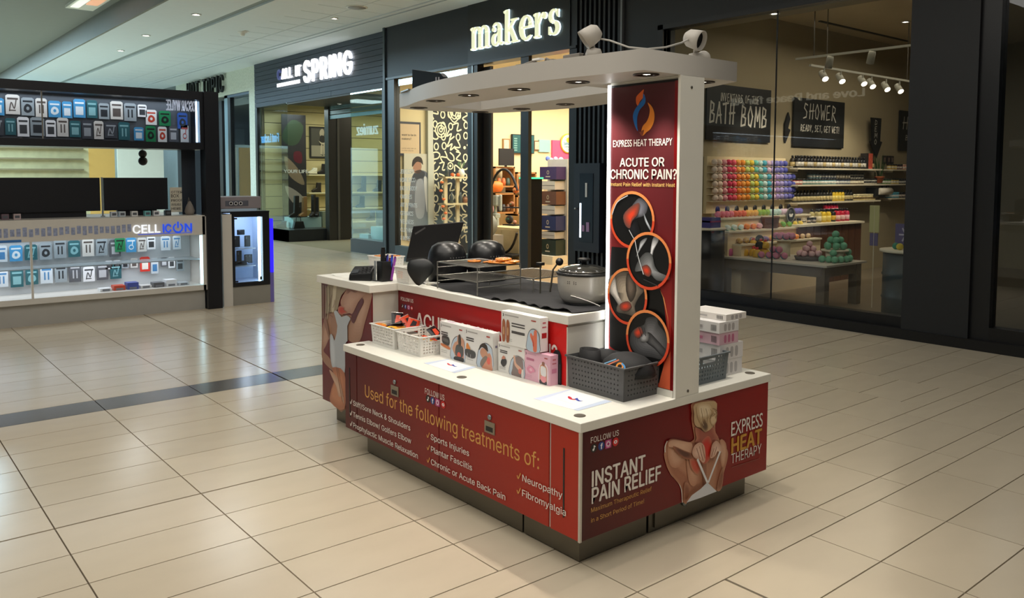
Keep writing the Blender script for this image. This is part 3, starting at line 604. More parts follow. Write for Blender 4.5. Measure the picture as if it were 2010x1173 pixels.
# worktops
kb(0, 1.209, 0, 1.806, .534, .5704).build('ledge_top', KW, kio, bevel=.0025)
for u, v in ((.064, 1.733), (.07, .829), (.068, .075), (1.142, .067)):
    MB().lathe([(.023, 0), (.023, .0015), (.019, .0015), (.018, .0007), (1e-4, .0007)], K(u, v, .5704), 16).build('cable_cap', mat((92, 86, 74), .4), kio)
REDU = gradient_print((104, 20, 26), (212, 32, 30), 1, 1.8, .42)
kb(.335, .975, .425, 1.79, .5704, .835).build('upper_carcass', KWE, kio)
kb(.328, .335, .425, 1.78, .5704, .835).build('upper_panel', REDU, kio)
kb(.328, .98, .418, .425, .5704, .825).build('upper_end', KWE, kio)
kb(.316, .99, .405, 1.80, .837, .877).build('upper_top', KW, kio, bevel=.003)
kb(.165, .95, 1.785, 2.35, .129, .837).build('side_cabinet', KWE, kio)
SIDEP = mat((104, 34, 38), .35, var=.1, scale=2)
kb(.155, .165, 1.775, 2.362, .129, .833).build('side_panel', SIDEP, kio)
MB().prism([K(.14, 1.765, .835), K(.335, 1.765, .835), K(.335, 1.80, .835), K(.99, 1.80, .835), K(.99, 2.37, .835), K(.128, 2.37, .835)], (0, 0, .0425)).build('side_top', KW, kio, bevel=.003)
# ---- prints: each design lies flat on its panel, in panel coordinates
class Pr:
    def __init__(s, P, xa, n): s.P = P; s.xa = xa; s.n = Vector(n); s.b = MB(); s.k = 0; s.mats = []
    def mi(s, c, r=.35):
        m = mat(c, r, var=.05, scale=14)
        if m not in s.mats: s.mats.append(m)
        return s.mats.index(m)
    def pt(s, q): return Vector(s.P(q[0], q[1]))+s.n*(.0004+.00012*s.k)
    def poly(s, pts, c, sm=3):
        s.k += 1; L = smooth_loop([(p[0], p[1], 0) for p in pts], sm) if sm > 1 else [Vector((p[0], p[1], 0)) for p in pts]
        s.b.add([s.pt(p) for p in L], tessellate_polygon([L]), s.mi(c)); return s
    def soft(s, pts, c0, c, n=6, a=1.18, b=.62):
        # a printed tone that fades into the one around it
        cx = sum(p[0] for p in pts)/len(pts); cy = sum(p[1] for p in pts)/len(pts)
        for i in range(n):
            f = a+(b-a)*i/(n-1); t = (i+1)/n
            s.poly([(cx+(p[0]-cx)*f, cy+(p[1]-cy)*f) for p in pts], tuple(int(c0[j]+(c[j]-c0[j])*t) for j in range(3)))
        return s
    def line(s, pts, w_, c):
        s.k += 1
        L = smooth_loop([(p[0], p[1], 0) for p in pts], 4, False) if len(pts) > 2 else [Vector((p[0], p[1], 0)) for p in pts]
        vs = []
        for i, p in enumerate(L):
            d = (L[min(i+1, len(L)-1)]-L[max(i-1, 0)]).normalized(); q = Vector((-d.y, d.x, 0))*w_/2; vs += [s.pt(p+q), s.pt(p-q)]
        s.b.add(vs, [(2*i, 2*i+1, 2*i+3, 2*i+2) for i in range(len(L)-1)], s.mi(c)); return s
    def ell(s, c0, ra, rb, c, a0=0, a1=360):
        n = 28; return s.poly([(c0[0]+ra*math.cos(math.radians(a0+(a1-a0)*k/n)), c0[1]+rb*math.sin(math.radians(a0+(a1-a0)*k/n))) for k in range(n if a1-a0 == 360 else n+1)], c, 1)
    def hoop(s, c0, ra, rb, w_, c, c2=None):
        s.k += 1; n = 36; vs = []; 
        for k in range(n):
            a = 2*math.pi*k/n; vs += [s.pt((c0[0]+(ra+w_/2)*math.cos(a), c0[1]+(rb+w_/2)*math.sin(a))), s.pt((c0[0]+(ra-w_/2)*math.cos(a), c0[1]+(rb-w_/2)*math.sin(a)))]
        for k in range(n):
            j = (k+1) % n; s.b.f.append(tuple(len(s.b.v)+q for q in (2*k, 2*k+1, 2*j+1, 2*j))); s.b.m.append(s.mi(c2 if c2 and k < n/2 else c)); s.b.s.append(False)
        s.b.v += [tuple(v) for v in vs]; return s
    def txt(s, t, at, cap, width, c, bold=0., fit='l', shear=0.):
        s.k += 1; s.b.text(t, s.pt(at), s.xa, Z, cap, width, s.mi(c), bold=bold, shear=shear, fit=fit); return s
    def build(s, name, parent, **k): return s.b.build(name, s.mats, parent, **k)
    def flush(s, name, parent):
        # close the piece drawn so far as a part of its own
        if s.b.f: s.b.build(name, s.mats, parent)
        s.b = MB(); s.mats = []; return s
def icons(p, pts, r, sg, par):
    # four round social media badges: note, letter f, camera square, play triangle
    cols = ((10, 10, 12), (24, 58, 130), (170, 50, 120), (200, 24, 28))
    for i, (q, c) in enumerate(zip(pts, cols)):
        if i == 2: p.poly([(q[0]-r, q[1]-r), (q[0]+r, q[1]-r), (q[0]+r, q[1]+r), (q[0]-r, q[1]+r)], c, 1)
        else: p.ell(q, r, r, c)
        W_ = (240, 240, 240)
        if i == 0: p.line([(q[0]+sg*r*.1, q[1]+r*.6), (q[0]+sg*r*.1, q[1]-r*.3)], r*.25, W_).ell((q[0]-sg*r*.15, q[1]-r*.35), r*.28, r*.28, W_).line([(q[0]+sg*r*.1, q[1]+r*.5), (q[0]+sg*r*.5, q[1]+r*.2)], r*.2, W_)
        if i == 1: p.txt('f', (q[0]-sg*r*.3, q[1]-r*.7), r*1.25, None, W_, .03)
        if i == 2: p.hoop(q, r*.5, r*.5, r*.2, W_).hoop(q, r*.8, r*.8, r*.14, (230, 140, 190))
        if i == 3: p.ell(q, r*.55, r*.42, W_).ell(q, r*.2, r*.2, (200, 24, 28))
        p.flush('printed_badge', par)
WT = (238, 232, 224); GD = (214, 160, 78)
fp = Pr(lambda v, z: K(.006, v, z), NY, NX)
fp.txt('Used for the following treatments of:', (1.585, .334), .062, 1.352, GD).flush('lettering', kio)
fp.txt('FOLLOW US', (1.028, .466), .026, .156, WT).flush('lettering', kio)
icons(fp, ((1.003, .447), (.965, .446), (.925, .446), (.880, .446)), .017, -1, kio)
CHECK = lambda p, v, z, c: p.line([(v+.022, z+.014), (v+.014, z+.003), (v, z+.027)], .005, c) and p
for t_, v, z, w_, cc in (('Stiff/Sore Neck & Shoulders', 1.708, .261, .556, WT), ('Tennis Elbow/ Golfers Elbow', 1.709, .200, .565, WT), ('Prophylactic Muscle Relaxation', 1.709, .143, .622, WT),
                         ('Sports Injuries', .978, .264, .294, GD), ('Plantar Fasciitis', .976, .207, .314, GD), ('Chronic or Acute Back Pain', .976, .148, .54, GD),
                         ('Neuropathy', .329, .261, .232, GD), ('Fibromyalgia', .329, .2005, .252, GD)):
    fp.txt(t_, (v, z), .0265, w_, WT, .004).flush('lettering', kio); fp.line([(v+.032, z+.014), (v+.025, z+.003), (v+.011, z+.028)], .005, cc).flush('printed_tick', kio)
ep = Pr(lambda u, z: K(u, .006, z), X, NY)
ep.txt('FOLLOW US', (.058, .485), .021, .15, WT).flush('lettering', kio)
icons(ep, ((.074, .4635), (.113, .4635), (.150, .4635), (.189, .4635)), .0165, 1, kio)
for a_ in (('INSTANT', (.063, .319), .058, .297, WT, .022), ('PAIN RELIEF', (.063, .2555), .058, .392, WT, .022), ('Maximum Therapeutic Relief', (.061, .2225), .017, .338, GD), ('in a Short Period of Time!', (.061, .184), .017, .294, GD),
           ('EXPRESS', (.919, .3365), .046, .237, WT, .007), ('HEAT', (.921, .260), .066, .232, (206, 150, 50), .03), ('THERAPY', (.923, .2135), .043, .228, WT, -.012)): ep.txt(*a_).flush('lettering', kio)
ep.line([(.93, .196), (1.14, .190)], .003, (140, 60, 50)).flush('printed_line', kio)
W_ = WOMAN_BACK; SK = (190, 134, 104); SK2 = (168, 106, 78); SK3 = (206, 158, 130)
ep.line(W_['edge'], .012, (226, 220, 212)).poly(W_['body'], SK)
DK_ = (140, 84, 60); LT_ = (214, 166, 138)
ep.soft(W_['shade1'], SK, SK2).soft(W_['shade2'], SK, SK2)
ep.soft([(.50, .38), (.56, .37), (.60, .33), (.56, .29), (.51, .31)], SK, LT_).soft([(.84, .33), (.875, .31), (.88, .26), (.86, .22), (.84, .27)], SK, LT_).soft([(.62, .33), (.68, .31), (.70, .25), (.67, .19), (.63, .22)], SK, LT_, b=.4)
ep.soft([(.715, .33), (.735, .33), (.745, .22), (.735, .16), (.72, .22)], SK, (160, 104, 78)).soft([(.60, .20), (.63, .18), (.62, .13), (.60, .13)], SK, DK_).soft([(.84, .19), (.86, .20), (.85, .13), (.82, .13)], SK, DK_)
ep.poly(W_['neck'], (186, 116, 92)).soft(W_['neck'], (186, 116, 92), (160, 84, 68), a=.9).soft(W_['red'], (186, 110, 86), (206, 40, 30)).soft(W_['red2'], SK, (200, 84, 62)).poly(W_['arm'], SK3).soft(W_['arm'], SK3, (220, 178, 150), a=.9, b=.4).soft(W_['armshade'], SK2, (92, 48, 34), a=1.05, b=.5)
ep.poly(W_['hair'], (196, 166, 126)).poly(W_['hair_light'], (210, 182, 142)).soft(W_['hair_light'], (210, 182, 142), (232, 212, 178), a=.9).soft(W_['hair_dark'], (190, 158, 118), (96, 70, 48)).poly(W_['bun'], (196, 166, 126)).soft(W_['bun'], (196, 166, 126), (222, 196, 156), a=.9)
for q in range(9): x_ = .655+q*.016; ep.line([(x_, .515-.004*q), (x_+.012, .47), (.70+.008*q, .425+.004*q)], .0022, ((150, 118, 82), (222, 198, 158))[q % 2])
ep.line([(.765, .49), (.79, .48), (.797, .46), (.785, .445)], .003, (140, 108, 76)).line([(.772, .475), (.785, .468), (.783, .455)], .003, (230, 208, 170))
ep.poly(W_['hand1'], (214, 168, 144)).poly(W_['hand2'], (214, 168, 144)).soft(W_['hand1'], (214, 168, 144), (232, 196, 174), a=.85, b=.4).soft(W_['hand2'], (214, 168, 144), (232, 196, 174), a=.85, b=.4)
for l in W_['fing']: ep.line(l, .003, (150, 96, 76))
for l in W_['strap']: ep.line(l, .011, (232, 232, 234))
ep.poly(W_['top'], (214, 216, 222), 1)
ep.build('printed_picture', kio)
sp = Pr(lambda v, z: K(.155, v, z), NY, NX)
w_ = WOMAN_SIDE
SS = (160, 120, 98)
sp.poly(w_['shoulder'], SS).soft([(2.27, .66), (2.32, .58), (2.35, .48), (2.31, .46), (2.25, .56)], SS, (186, 146, 122)).poly(w_['armgap'], (104, 34, 38)).poly(w_['arm_up'], (164, 124, 102)).soft(w_['arm_up'], (164, 124, 102), (188, 150, 128), a=.85, b=.3)
sp.poly(w_['face'], (172, 132, 112)).soft(w_['face'], (172, 132, 112), (190, 152, 132), a=.8, b=.3).soft(w_['faceshade'], (168, 128, 108), (132, 90, 74), a=1.0)
sp.poly(w_['dark'], (92, 46, 52)).poly(w_['hair'], (150, 136, 112)).poly(w_['hair2'], (196, 184, 158)).soft(w_['lips'], (172, 126, 108), (182, 64, 50))
for q in range(7): sp.line([(2.345-q*.016, .82), (2.35-q*.017, .70), (2.345-q*.012, .62)], .004, ((112, 98, 76), (206, 194, 168))[q % 2])
sp.poly(w_['top'], (178, 184, 190), 2).soft([(2.24, .52), (2.20, .50), (2.18, .40), (2.20, .34), (2.24, .40)], (178, 184, 190), (200, 206, 212)).poly(w_['hip'], (176, 112, 82)).soft(w_['hip'], (176, 112, 82), (196, 132, 98), a=.85).poly(w_['hand'], (188, 148, 124)).soft(w_['hand'], (188, 148, 124), (206, 170, 146), a=.85, b=.4).poly(w_['armline'], (140, 100, 82))
sp.line([(2.255, .70), (2.235, .735), (2.215, .775)], .004, (120, 80, 66)).line([(2.205, .70), (2.19, .72), (2.18, .75)], .004, (140, 98, 82)).line([(2.20, .645), (2.235, .655), (2.26, .672)], .004, (130, 88, 74))
sp.line([(2.17, .36), (2.13, .25), (2.10, .17)], .006, (150, 106, 86)).line([(2.15, .36), (2.115, .27), (2.09, .2)], .005, (150, 106, 86))
sp.build('printed_picture', kio)
up = Pr(lambda v, z: K(.328, v, z), NY, NX)
up.txt('FOLLOW US', (1.752, .782), .019, .125, WT).flush('lettering', kio)
icons(up, ((1.735, .752), (1.705, .752), (1.672, .752), (1.640, .752)), .012, -1, kio)
up.txt('ACUTE', (1.60, .660), .075, .36, WT, .02).flush('lettering', kio).txt('OR CHRONIC PAIN?', (1.2, .660), .075, .72, WT, .02)
up.build('lettering', kio)
# ---- banner post
tw = kb(.545, .683, 0, .392, .5704, 1.865).build('banner_post', KW, kio, bevel=.002)
kb(.532, .546, .0, .012, .5704, 1.865).build('post_edge', KW, kio)
kb(.538, .545, .012, .40, .585, 1.852).build('banner_frame', BLACK, kio)
BAN = gradient_print((86, 44, 48), (186, 46, 38), 2, 1.8, .62, mid=(.45, (104, 34, 38)))
kb(.535, .538, .03, .377, .60, 1.842).build('banner', BAN, kio)
kb(.5345, .541, .012, .03, .585, 1.845).build('red_edge', mat((120, 18, 20), .2, coat=.5), kio)
kb(.528, .536, .378, .391, .60, 1.855).build('light_strip', mat((255, 255, 255), .5, emit=4.5, var=0), kio)
kb(.53, .56, .014, .40, .5704, .598).build('base_strip', KW, kio)
for u, z in ((.61, .59), (.60, 1.82)): MB().lathe([(.006, 0), (.006, .002), (1e-4, .002)], K(u, 0, z), 10, axis=NY).build('screw', STEEL, kio)
bp = Pr(lambda v, z: K(.535, v, z), NY, NX)
B_ = BANNER
cl = lambda L: [(min(max(p[0], .031), .376), max(p[1], .601)) for p in L]
bp.poly(cl(B_['black']), (12, 11, 12), 1).poly(cl(B_['orange']), (226, 104, 68), 1).poly(cl(B_['swoosh']), (236, 160, 96), 1)
bp.poly(B_['flame_o1'], (232, 108, 40)).poly(B_['flame_o2'], (238, 142, 52)).poly(B_['flame_b'], (40, 112, 190)).poly(B_['flame_dk'], (134, 66, 40))
bp.flush('printed_flame', kio)
bp.txt('EXPRESS HEAT THERAPY', (.362, 1.5905), .021, .324, WT, .008).flush('lettering', kio)
bp.txt('ACUTE OR', (.322, 1.507), .035, .245, WT, .022).flush('lettering', kio).txt('CHRONIC PAIN?', (.376, 1.455), .039, .364, WT, .022).flush('lettering', kio)
bp.txt('Instant Pain Relief with Instant Heat', (.374, 1.424), .015, .353, (240, 200, 120), .012).flush('lettering', kio)
def disc(c0, ra, rb, parts, cols):
    c0 = (min(max(c0[0], .03+ra), .377-ra*.98), c0[1]); bp.ell(c0, ra, rb, (16, 16, 17))
    for k, v in parts.items():
        if k != 'red':
            c1 = cols.get(k, (150, 150, 148)); bp.poly(cl(v), tuple(int(q*.62) for q in c1)).soft(cl(v), tuple(int(q*.62) for q in c1), tuple(min(255, int(q*1.22)) for q in c1), a=.92, b=.35)
    if 'red' in parts: bp.soft(cl(parts['red']), (90, 70, 66), (226, 70, 42), a=1.25, b=.4)
    bp.hoop(c0, ra, rb, .012, (224, 78, 46), (240, 146, 84)).flush('printed_picture', kio)
disc((.246, 1.283), .119, .115, KNEE, {'thigh': (120, 122, 132), 'calf': (26, 26, 30), 'back': (170, 176, 184)})
bp.line([(.36, 1.30), (.33, 1.355), (.27, 1.385)], .004, (200, 204, 210)).line([(.26, 1.24), (.22, 1.19), (.20, 1.18)], .004, (200, 204, 210))
disc((.265, .957), .108, .115, TORSO, {'torso': (150, 138, 122), 'shade': (96, 84, 74), 'arm': (196, 190, 182)})
disc((.132, 1.118), .115, .114, FOOT, {'shin': (196, 198, 200), 'leg2': (170, 174, 178), 'body': (128, 130, 132)})
bp.line([(.17, 1.04), (.13, 1.03), (.09, 1.02)], .004, (60, 60, 62)).line([(.22, 1.20), (.20, 1.13), (.17, 1.06)], .004, (220, 222, 224))
disc((.141, .795), .112, .114, CHEST, {'torso': (104, 104, 106), 'arm': (78, 78, 80), 'hand': (150, 150, 150)})
for q in ((.19, .84, .17, .80), (.175, .845, .158, .81), (.16, .84, .15, .805)): bp.line([q[:2], q[2:]], .003, (50, 50, 52))
bp.build('printed_picture', kio)
# ---- canopy: a curved ring with downlights
outer = [(.315, 0), (.281, .275), (.256, .555), (.262, .85), (.283, 1.15), (.325, 1.42), (.395, 1.68), (.49, 1.929), (.549, 2.112), (.70, 2.16), (.92, 2.145), (1.10, 2.10), (1.20, 2.03), (1.27, 1.80), (1.32, 1.45), (1.27, 1.10), (1.13, .60), (1.01, .247), (.90, 0)]
O2 = [outer[0]] + [tuple(p)[:2] for p in smooth_loop([q+(0,) for q in outer[1:]], 3, False)]
hole = [(.544, .541), (.59, .85), (.619, 1.168), (.655, 1.55), (.70, 1.90), (1.0, 1.912), (.95, 1.5), (.848, .896), (.80, .541)]
cano = MB().ring_plate([(U0+a, V0+b_) for a, b_ in O2], [(U0+a, V0+b_) for a, b_ in hole], 1.865, 1.946).build('canopy', mat((188, 184, 177), .5, var=.02), kio)
DLK = mat((255, 244, 226), .5, emit=9, var=0)
for i, (u, v, p_) in enumerate(((.615, 2.005, 3), (.441, 1.574, 4), (.393, 1.212, 4), (.40, .832, 5), (.40, .444, 11), (.42, .081, 6), (1.12, 1.666, 6), (1.1, 1.267, 6), (1.08, 2.02, 4), (.80, .10, 11))):
    d_ = MB().lathe([(.052, 0), (.052, -.004), (.036, -.005), (.034, .006), (1e-4, .006)], K(u, v, 1.865), 20).build('downlight', mat((58, 50, 44), .3, .6), kio)
    MB().box(-.017, .017, -.012, .012, -.001, .003).build('lens', DLK, d_, local=True).location = K(u-0, v, 1.866) if False else (u, v, 1.8655)
    spot('canopy_spot', K(u, v, 1.855), p_*2.4, (1, .92, .80), (74 if i in (5, 9) else 110), .6, .03)
# ------------------------------------------------------------------ goods on the heat therapy kiosk
ZL, ZT = .5704, .8775
# ---- product boxes standing on the ledge
BOXW = (232, 230, 226); GR = (120, 118, 116); PK = (228, 178, 196)
def product_box(name, label, u0, v1, v0, z0, z1, dep, kind, base=BOXW):
    # front face at u0, spanning v1 (left in view) to v0, standing on z0
    t = thing(name, label, 'box', K(u0+dep/2, (v0+v1)/2, z0), group='therapy product boxes on the ledge')
    kb(u0, u0+dep, v0+.0008, v1-.0008, z0, z1).build('carton', mat(base, .35, var=.02), t, bevel=.001)
    W, H = v1-v0, z1-z0
    p = Pr(lambda a, b: K(u0, v1-a*W, z0+b*H), NY, NX)
    P = lambda L: [(a, b) for a, b in L]
    dk = (70, 66, 66) if base == BOXW else (190, 110, 140)
    p.line([(.05, .93), (.065, .88), (.05, .84)], .02, (60, 50, 50)).poly([(.10, .875), (.46, .875), (.46, .91), (.10, .91)], (176, 172, 168) if base == BOXW else (214, 160, 180), 1)
    rows = {'back': ((.06, .33), (.68, .62)), 'neck': ((.05, .33), (.70, .64)), 'feet': ((.28, .62), (.66, .58, .42, .38)), 'knee': ((.08, .36), (.72, .66)), 'belly': ((.08, .38), (.72, .68))}[kind]
    for b in rows[1]: p.poly([(rows[0][0], b), (rows[0][1], b), (rows[0][1], b+.035), (rows[0][0], b+.035)], dk, 1)
    for a, b in ((.06, .17), (.06, .12)): p.poly([(a, b), (a+.24, b), (a+.24, b+.014), (a, b+.014)], (170, 168, 166) if base == BOXW else (206, 150, 174), 1)
    p.poly([(.78, .86), (.90, .86), (.90, .895), (.78, .895)], (176, 70, 60), 1)
    sk = (202, 150, 122); dksk = (150, 100, 76); grey = (74, 76, 78)
    if kind in ('back', 'neck', 'knee'):
        c0 = (.74, .30); p.poly([(.46, 0), (.46, .32), (.52, .52), (.64, .66), (.78, .70), (.92, .64), (.99, .52), (.99, 0)], (60, 44, 44)).poly([(.475, 0), (.475, .32), (.53, .50), (.65, .645), (.78, .685), (.92, .625), (.985, .5), (.985, 0)], (186, 200, 214))
    if kind == 'back':
        p.poly([(.70, .55), (.72, .70), (.80, .72), (.86, .68), (.97, .60), (.97, .30), (.93, 0), (.60, 0), (.62, .12), (.52, .28), (.54, .38), (.62, .50)], sk)
        p.poly([(.66, .40), (.78, .46), (.94, .40), (.92, .14), (.64, .14)], grey).poly([(.76, .44), (.76, .72), (.84, .72), (.86, .46)], (70, 58, 50)).ell((.78, .16), .07, .09, (220, 92, 70)).poly([(.60, 0), (.62, .10), (.94, .12), (.94, 0)], (44, 44, 46))
        p.poly([(.12, .40), (.38, .36), (.38, .58), (.12, .60)], (62, 62, 62)).poly([(.08, .30), (.40, .24), (.40, .32), (.08, .37)], (206, 122, 74)).poly([(.14, .46), (.36, .43), (.36, .52), (.14, .54)], (96, 96, 94))
    if kind == 'neck':
        p.poly([(.64, 0), (.60, .16), (.68, .30), (.80, .36), (.88, .46), (.96, .36), (.98, .16), (.97, 0)], (206, 140, 112)).poly([(.56, .40), (.60, .52), (.70, .55), (.80, .48), (.84, .38), (.76, .34), (.70, .26), (.62, .30)], (196, 142, 112))
        p.poly([(.52, .46), (.56, .60), (.68, .68), (.80, .64), (.84, .48), (.72, .54), (.62, .56)], (52, 40, 34)).poly([(.56, .10), (.62, .24), (.76, .36), (.82, .30), (.70, .12), (.62, .02)], (126, 112, 100)).ell((.86, .24), .06, .10, (222, 96, 80))
        p.poly([(.05, .46), (.10, .58), (.22, .40), (.08, .40)], (214, 132, 60)).poly([(.04, .22), (.36, .20), (.37, .38), (.04, .40)], (58, 58, 58)).line([(.10, .20), (.10, .30)], .02, (150, 150, 148)).line([(.22, .20), (.22, .28)], .02, (150, 150, 148))
    if kind == 'feet':
        for s_ in (0, .11): p.poly([(.04+s_, .10), (.03+s_, .40), (.04+s_, .68), (.075+s_, .76), (.115+s_, .66), (.125+s_, .38), (.11+s_, .12), (.08+s_, .06)], (158, 92, 60)).poly([(.06+s_, .3), (.09+s_, .3), (.09+s_, .5), (.06+s_, .5)], (196, 158, 120))
        p.poly([(.68, 0), (.68, .30), (.72, .52), (.80, .64), (.90, .64), (.98, .52), (.995, .3), (.995, 0)], (70, 48, 44)).poly([(.69, 0), (.69, .30), (.73, .51), (.80, .62), (.90, .62), (.97, .51), (.985, .3), (.985, 0)], (184, 202, 218))
        p.poly([(.84, 0), (.83, .20), (.76, .42), (.78, .52), (.84, .44), (.86, .60), (.92, .62), (.93, .44), (.93, .20), (.92, 0)], (222, 120, 92)).poly([(.80, .42), (.85, .28), (.86, .14), (.83, .14), (.82, .28)], (198, 84, 64))
    if kind == 'knee':
        p.poly([(.54, 0), (.56, .22), (.60, .48), (.70, .66), (.90, .66), (.96, .44), (.94, 0)], (134, 118, 116)).poly([(.60, .66), (.66, .66), (.70, .44), (.86, .34), (.92, .24), (.86, .18), (.66, .34), (.62, .48)], (216, 170, 146)).ell((.84, .20), .06, .09, (218, 120, 104)).poly([(.90, 0), (.90, .2), (.96, .3), (.97, 0)], (230, 226, 222))
        p.poly([(.12, .30), (.16, .44), (.26, .50), (.34, .44), (.32, .30), (.22, .20)], (46, 46, 48)).poly([(.15, .46), (.22, .58), (.30, .52), (.24, .46)], (196, 130, 104))
    if kind == 'belly':
        p.poly([(.58, .03), (.56, .40), (.60, .62), (.70, .72), (.82, .70), (.92, .58), (.94, .30), (.90, .02)], (236, 214, 224)).poly([(.62, .0), (.60, .30), (.62, .58), (.70, .66), (.80, .64), (.88, .54), (.88, .28), (.86, 0)], (206, 150, 124))
        p.poly([(.66, .30), (.64, .54), (.70, .60), (.80, .58), (.85, .52), (.84, .28)], (230, 228, 230)).poly([(.62, 0), (.62, .14), (.86, .12), (.86, 0)], (60, 58, 66)).poly([(.66, .12), (.66, .26), (.84, .25), (.84, .11), (.75, .06)], (234, 150, 160)).poly([(.70, .64), (.70, .74), (.79, .73), (.79, .62)], (150, 100, 84))
        p.poly([(.10, .38), (.20, .50), (.36, .44), (.42, .34), (.34, .30), (.24, .24), (.14, .30)], (220, 140, 168)).poly([(.20, .38), (.27, .43), (.32, .36), (.25, .32)], (232, 176, 196))
    p.build('printed_front', t)
    e = Pr(lambda a, b: K(u0+a*dep, v0+.0008, z0+b*H), X, NY)
    if kind in ('feet', 'belly'):
        e.poly([(.2, .40), (.8, .40), (.8, .55), (.2, .55)], (170, 40, 44) if kind == 'feet' else (206, 130, 158), 1).poly([(.25, .7), (.75, .7), (.75, .74), (.25, .74)], (196, 110, 120), 1).poly([(.3, .82), (.7, .82), (.7, .87), (.3, .87)], (196, 110, 120), 1)
    else: e.poly([(.35, .6), (.65, .6), (.65, .66), (.35, .66)], (130, 120, 150), 1)
    e.build('printed_end', t)
    tp = Pr(lambda a, b: K(u0+b*dep, v1-a*W, z1), NY, Z)
    tp.poly([(.2, .25), (.5, .25), (.5, .7), (.2, .7)], (206, 190, 204), 1); tp.build('printed_top', t)
    return t
product_box('product_box', 'white box showing a woman holding her lower back, beside the perforated baskets', .25, 1.262, 1.05, ZL, .745, .04, 'back')
product_box('product_box', 'white box showing a man holding his sore neck and shoulder', .25, 1.05, .833, ZL, .745, .04, 'neck')
product_box('product_box', 'white box showing a bent elbow, standing under the box with feet', .271, .822, .633, ZL, .7065, .044, 'knee')
product_box('product_box', 'pink box showing a woman with a pink belt at her waist', .271, .633, .464, ZL, .7015, .046, 'belly', PK)
product_box('product_box', 'white box showing two foot soles, lying across two other boxes', .265, .792, .523, .7069, .856, .046, 'feet')
# ---- flat sheets on the ledge
def sheet(label, q, blue):
    t = thing('leaflet', label, 'paper', K(sum(p[0] for p in q)/4, sum(p[1] for p in q)/4, ZL), group='leaflets lying on the ledge')
    b = MB(); P_ = [Vector((p[0], p[1], 0)) for p in q]
    at = lambda s, r: (P_[0]*(1-s)+P_[1]*s)*(1-r)+(P_[3]*(1-s)+P_[2]*s)*r
    b.prism([K(p.x, p.y, ZL) for p in P_], (0, 0, .0008)).build('paper', mat((236, 236, 236), .5, var=.01), t)
    p = Pr(lambda s, r: K(at(s, r).x, at(s, r).y, ZL+.0008), X, Z)
    p.poly([(0, 0), (.99, 0), (.99, .05), (.5, .10), (0, .16)], (196, 208, 228), 1).poly([(0, .90), (1, .86), (1, 1), (0, 1)], (196, 208, 228), 1)
    p.poly([(.55, .34), (.62, .30), (.60, .38), (.54, .46), (.60, .50), (.56, .56), (.48, .48), (.50, .40)], (206, 40, 60)).poly([(.66, .48), (.60, .54), (.56, .62), (.60, .66), (.50, .64), (.52, .56), (.58, .48)], (60, 76, 176)).line([(.3, .3), (.25, .7)], .01, (220, 205, 205))
    p.build('printed_logo', t)
sheet('white leaflet with a blue edge in front of the white product boxes', [(.09, 1.166), (.232, 1.163), (.232, .936), (.088, .91)], 1)
sheet('white leaflet with a small logo in front of the grey basket', [(.086, .361), (.30, .375), (.30, .131), (.105, .123)], 1)
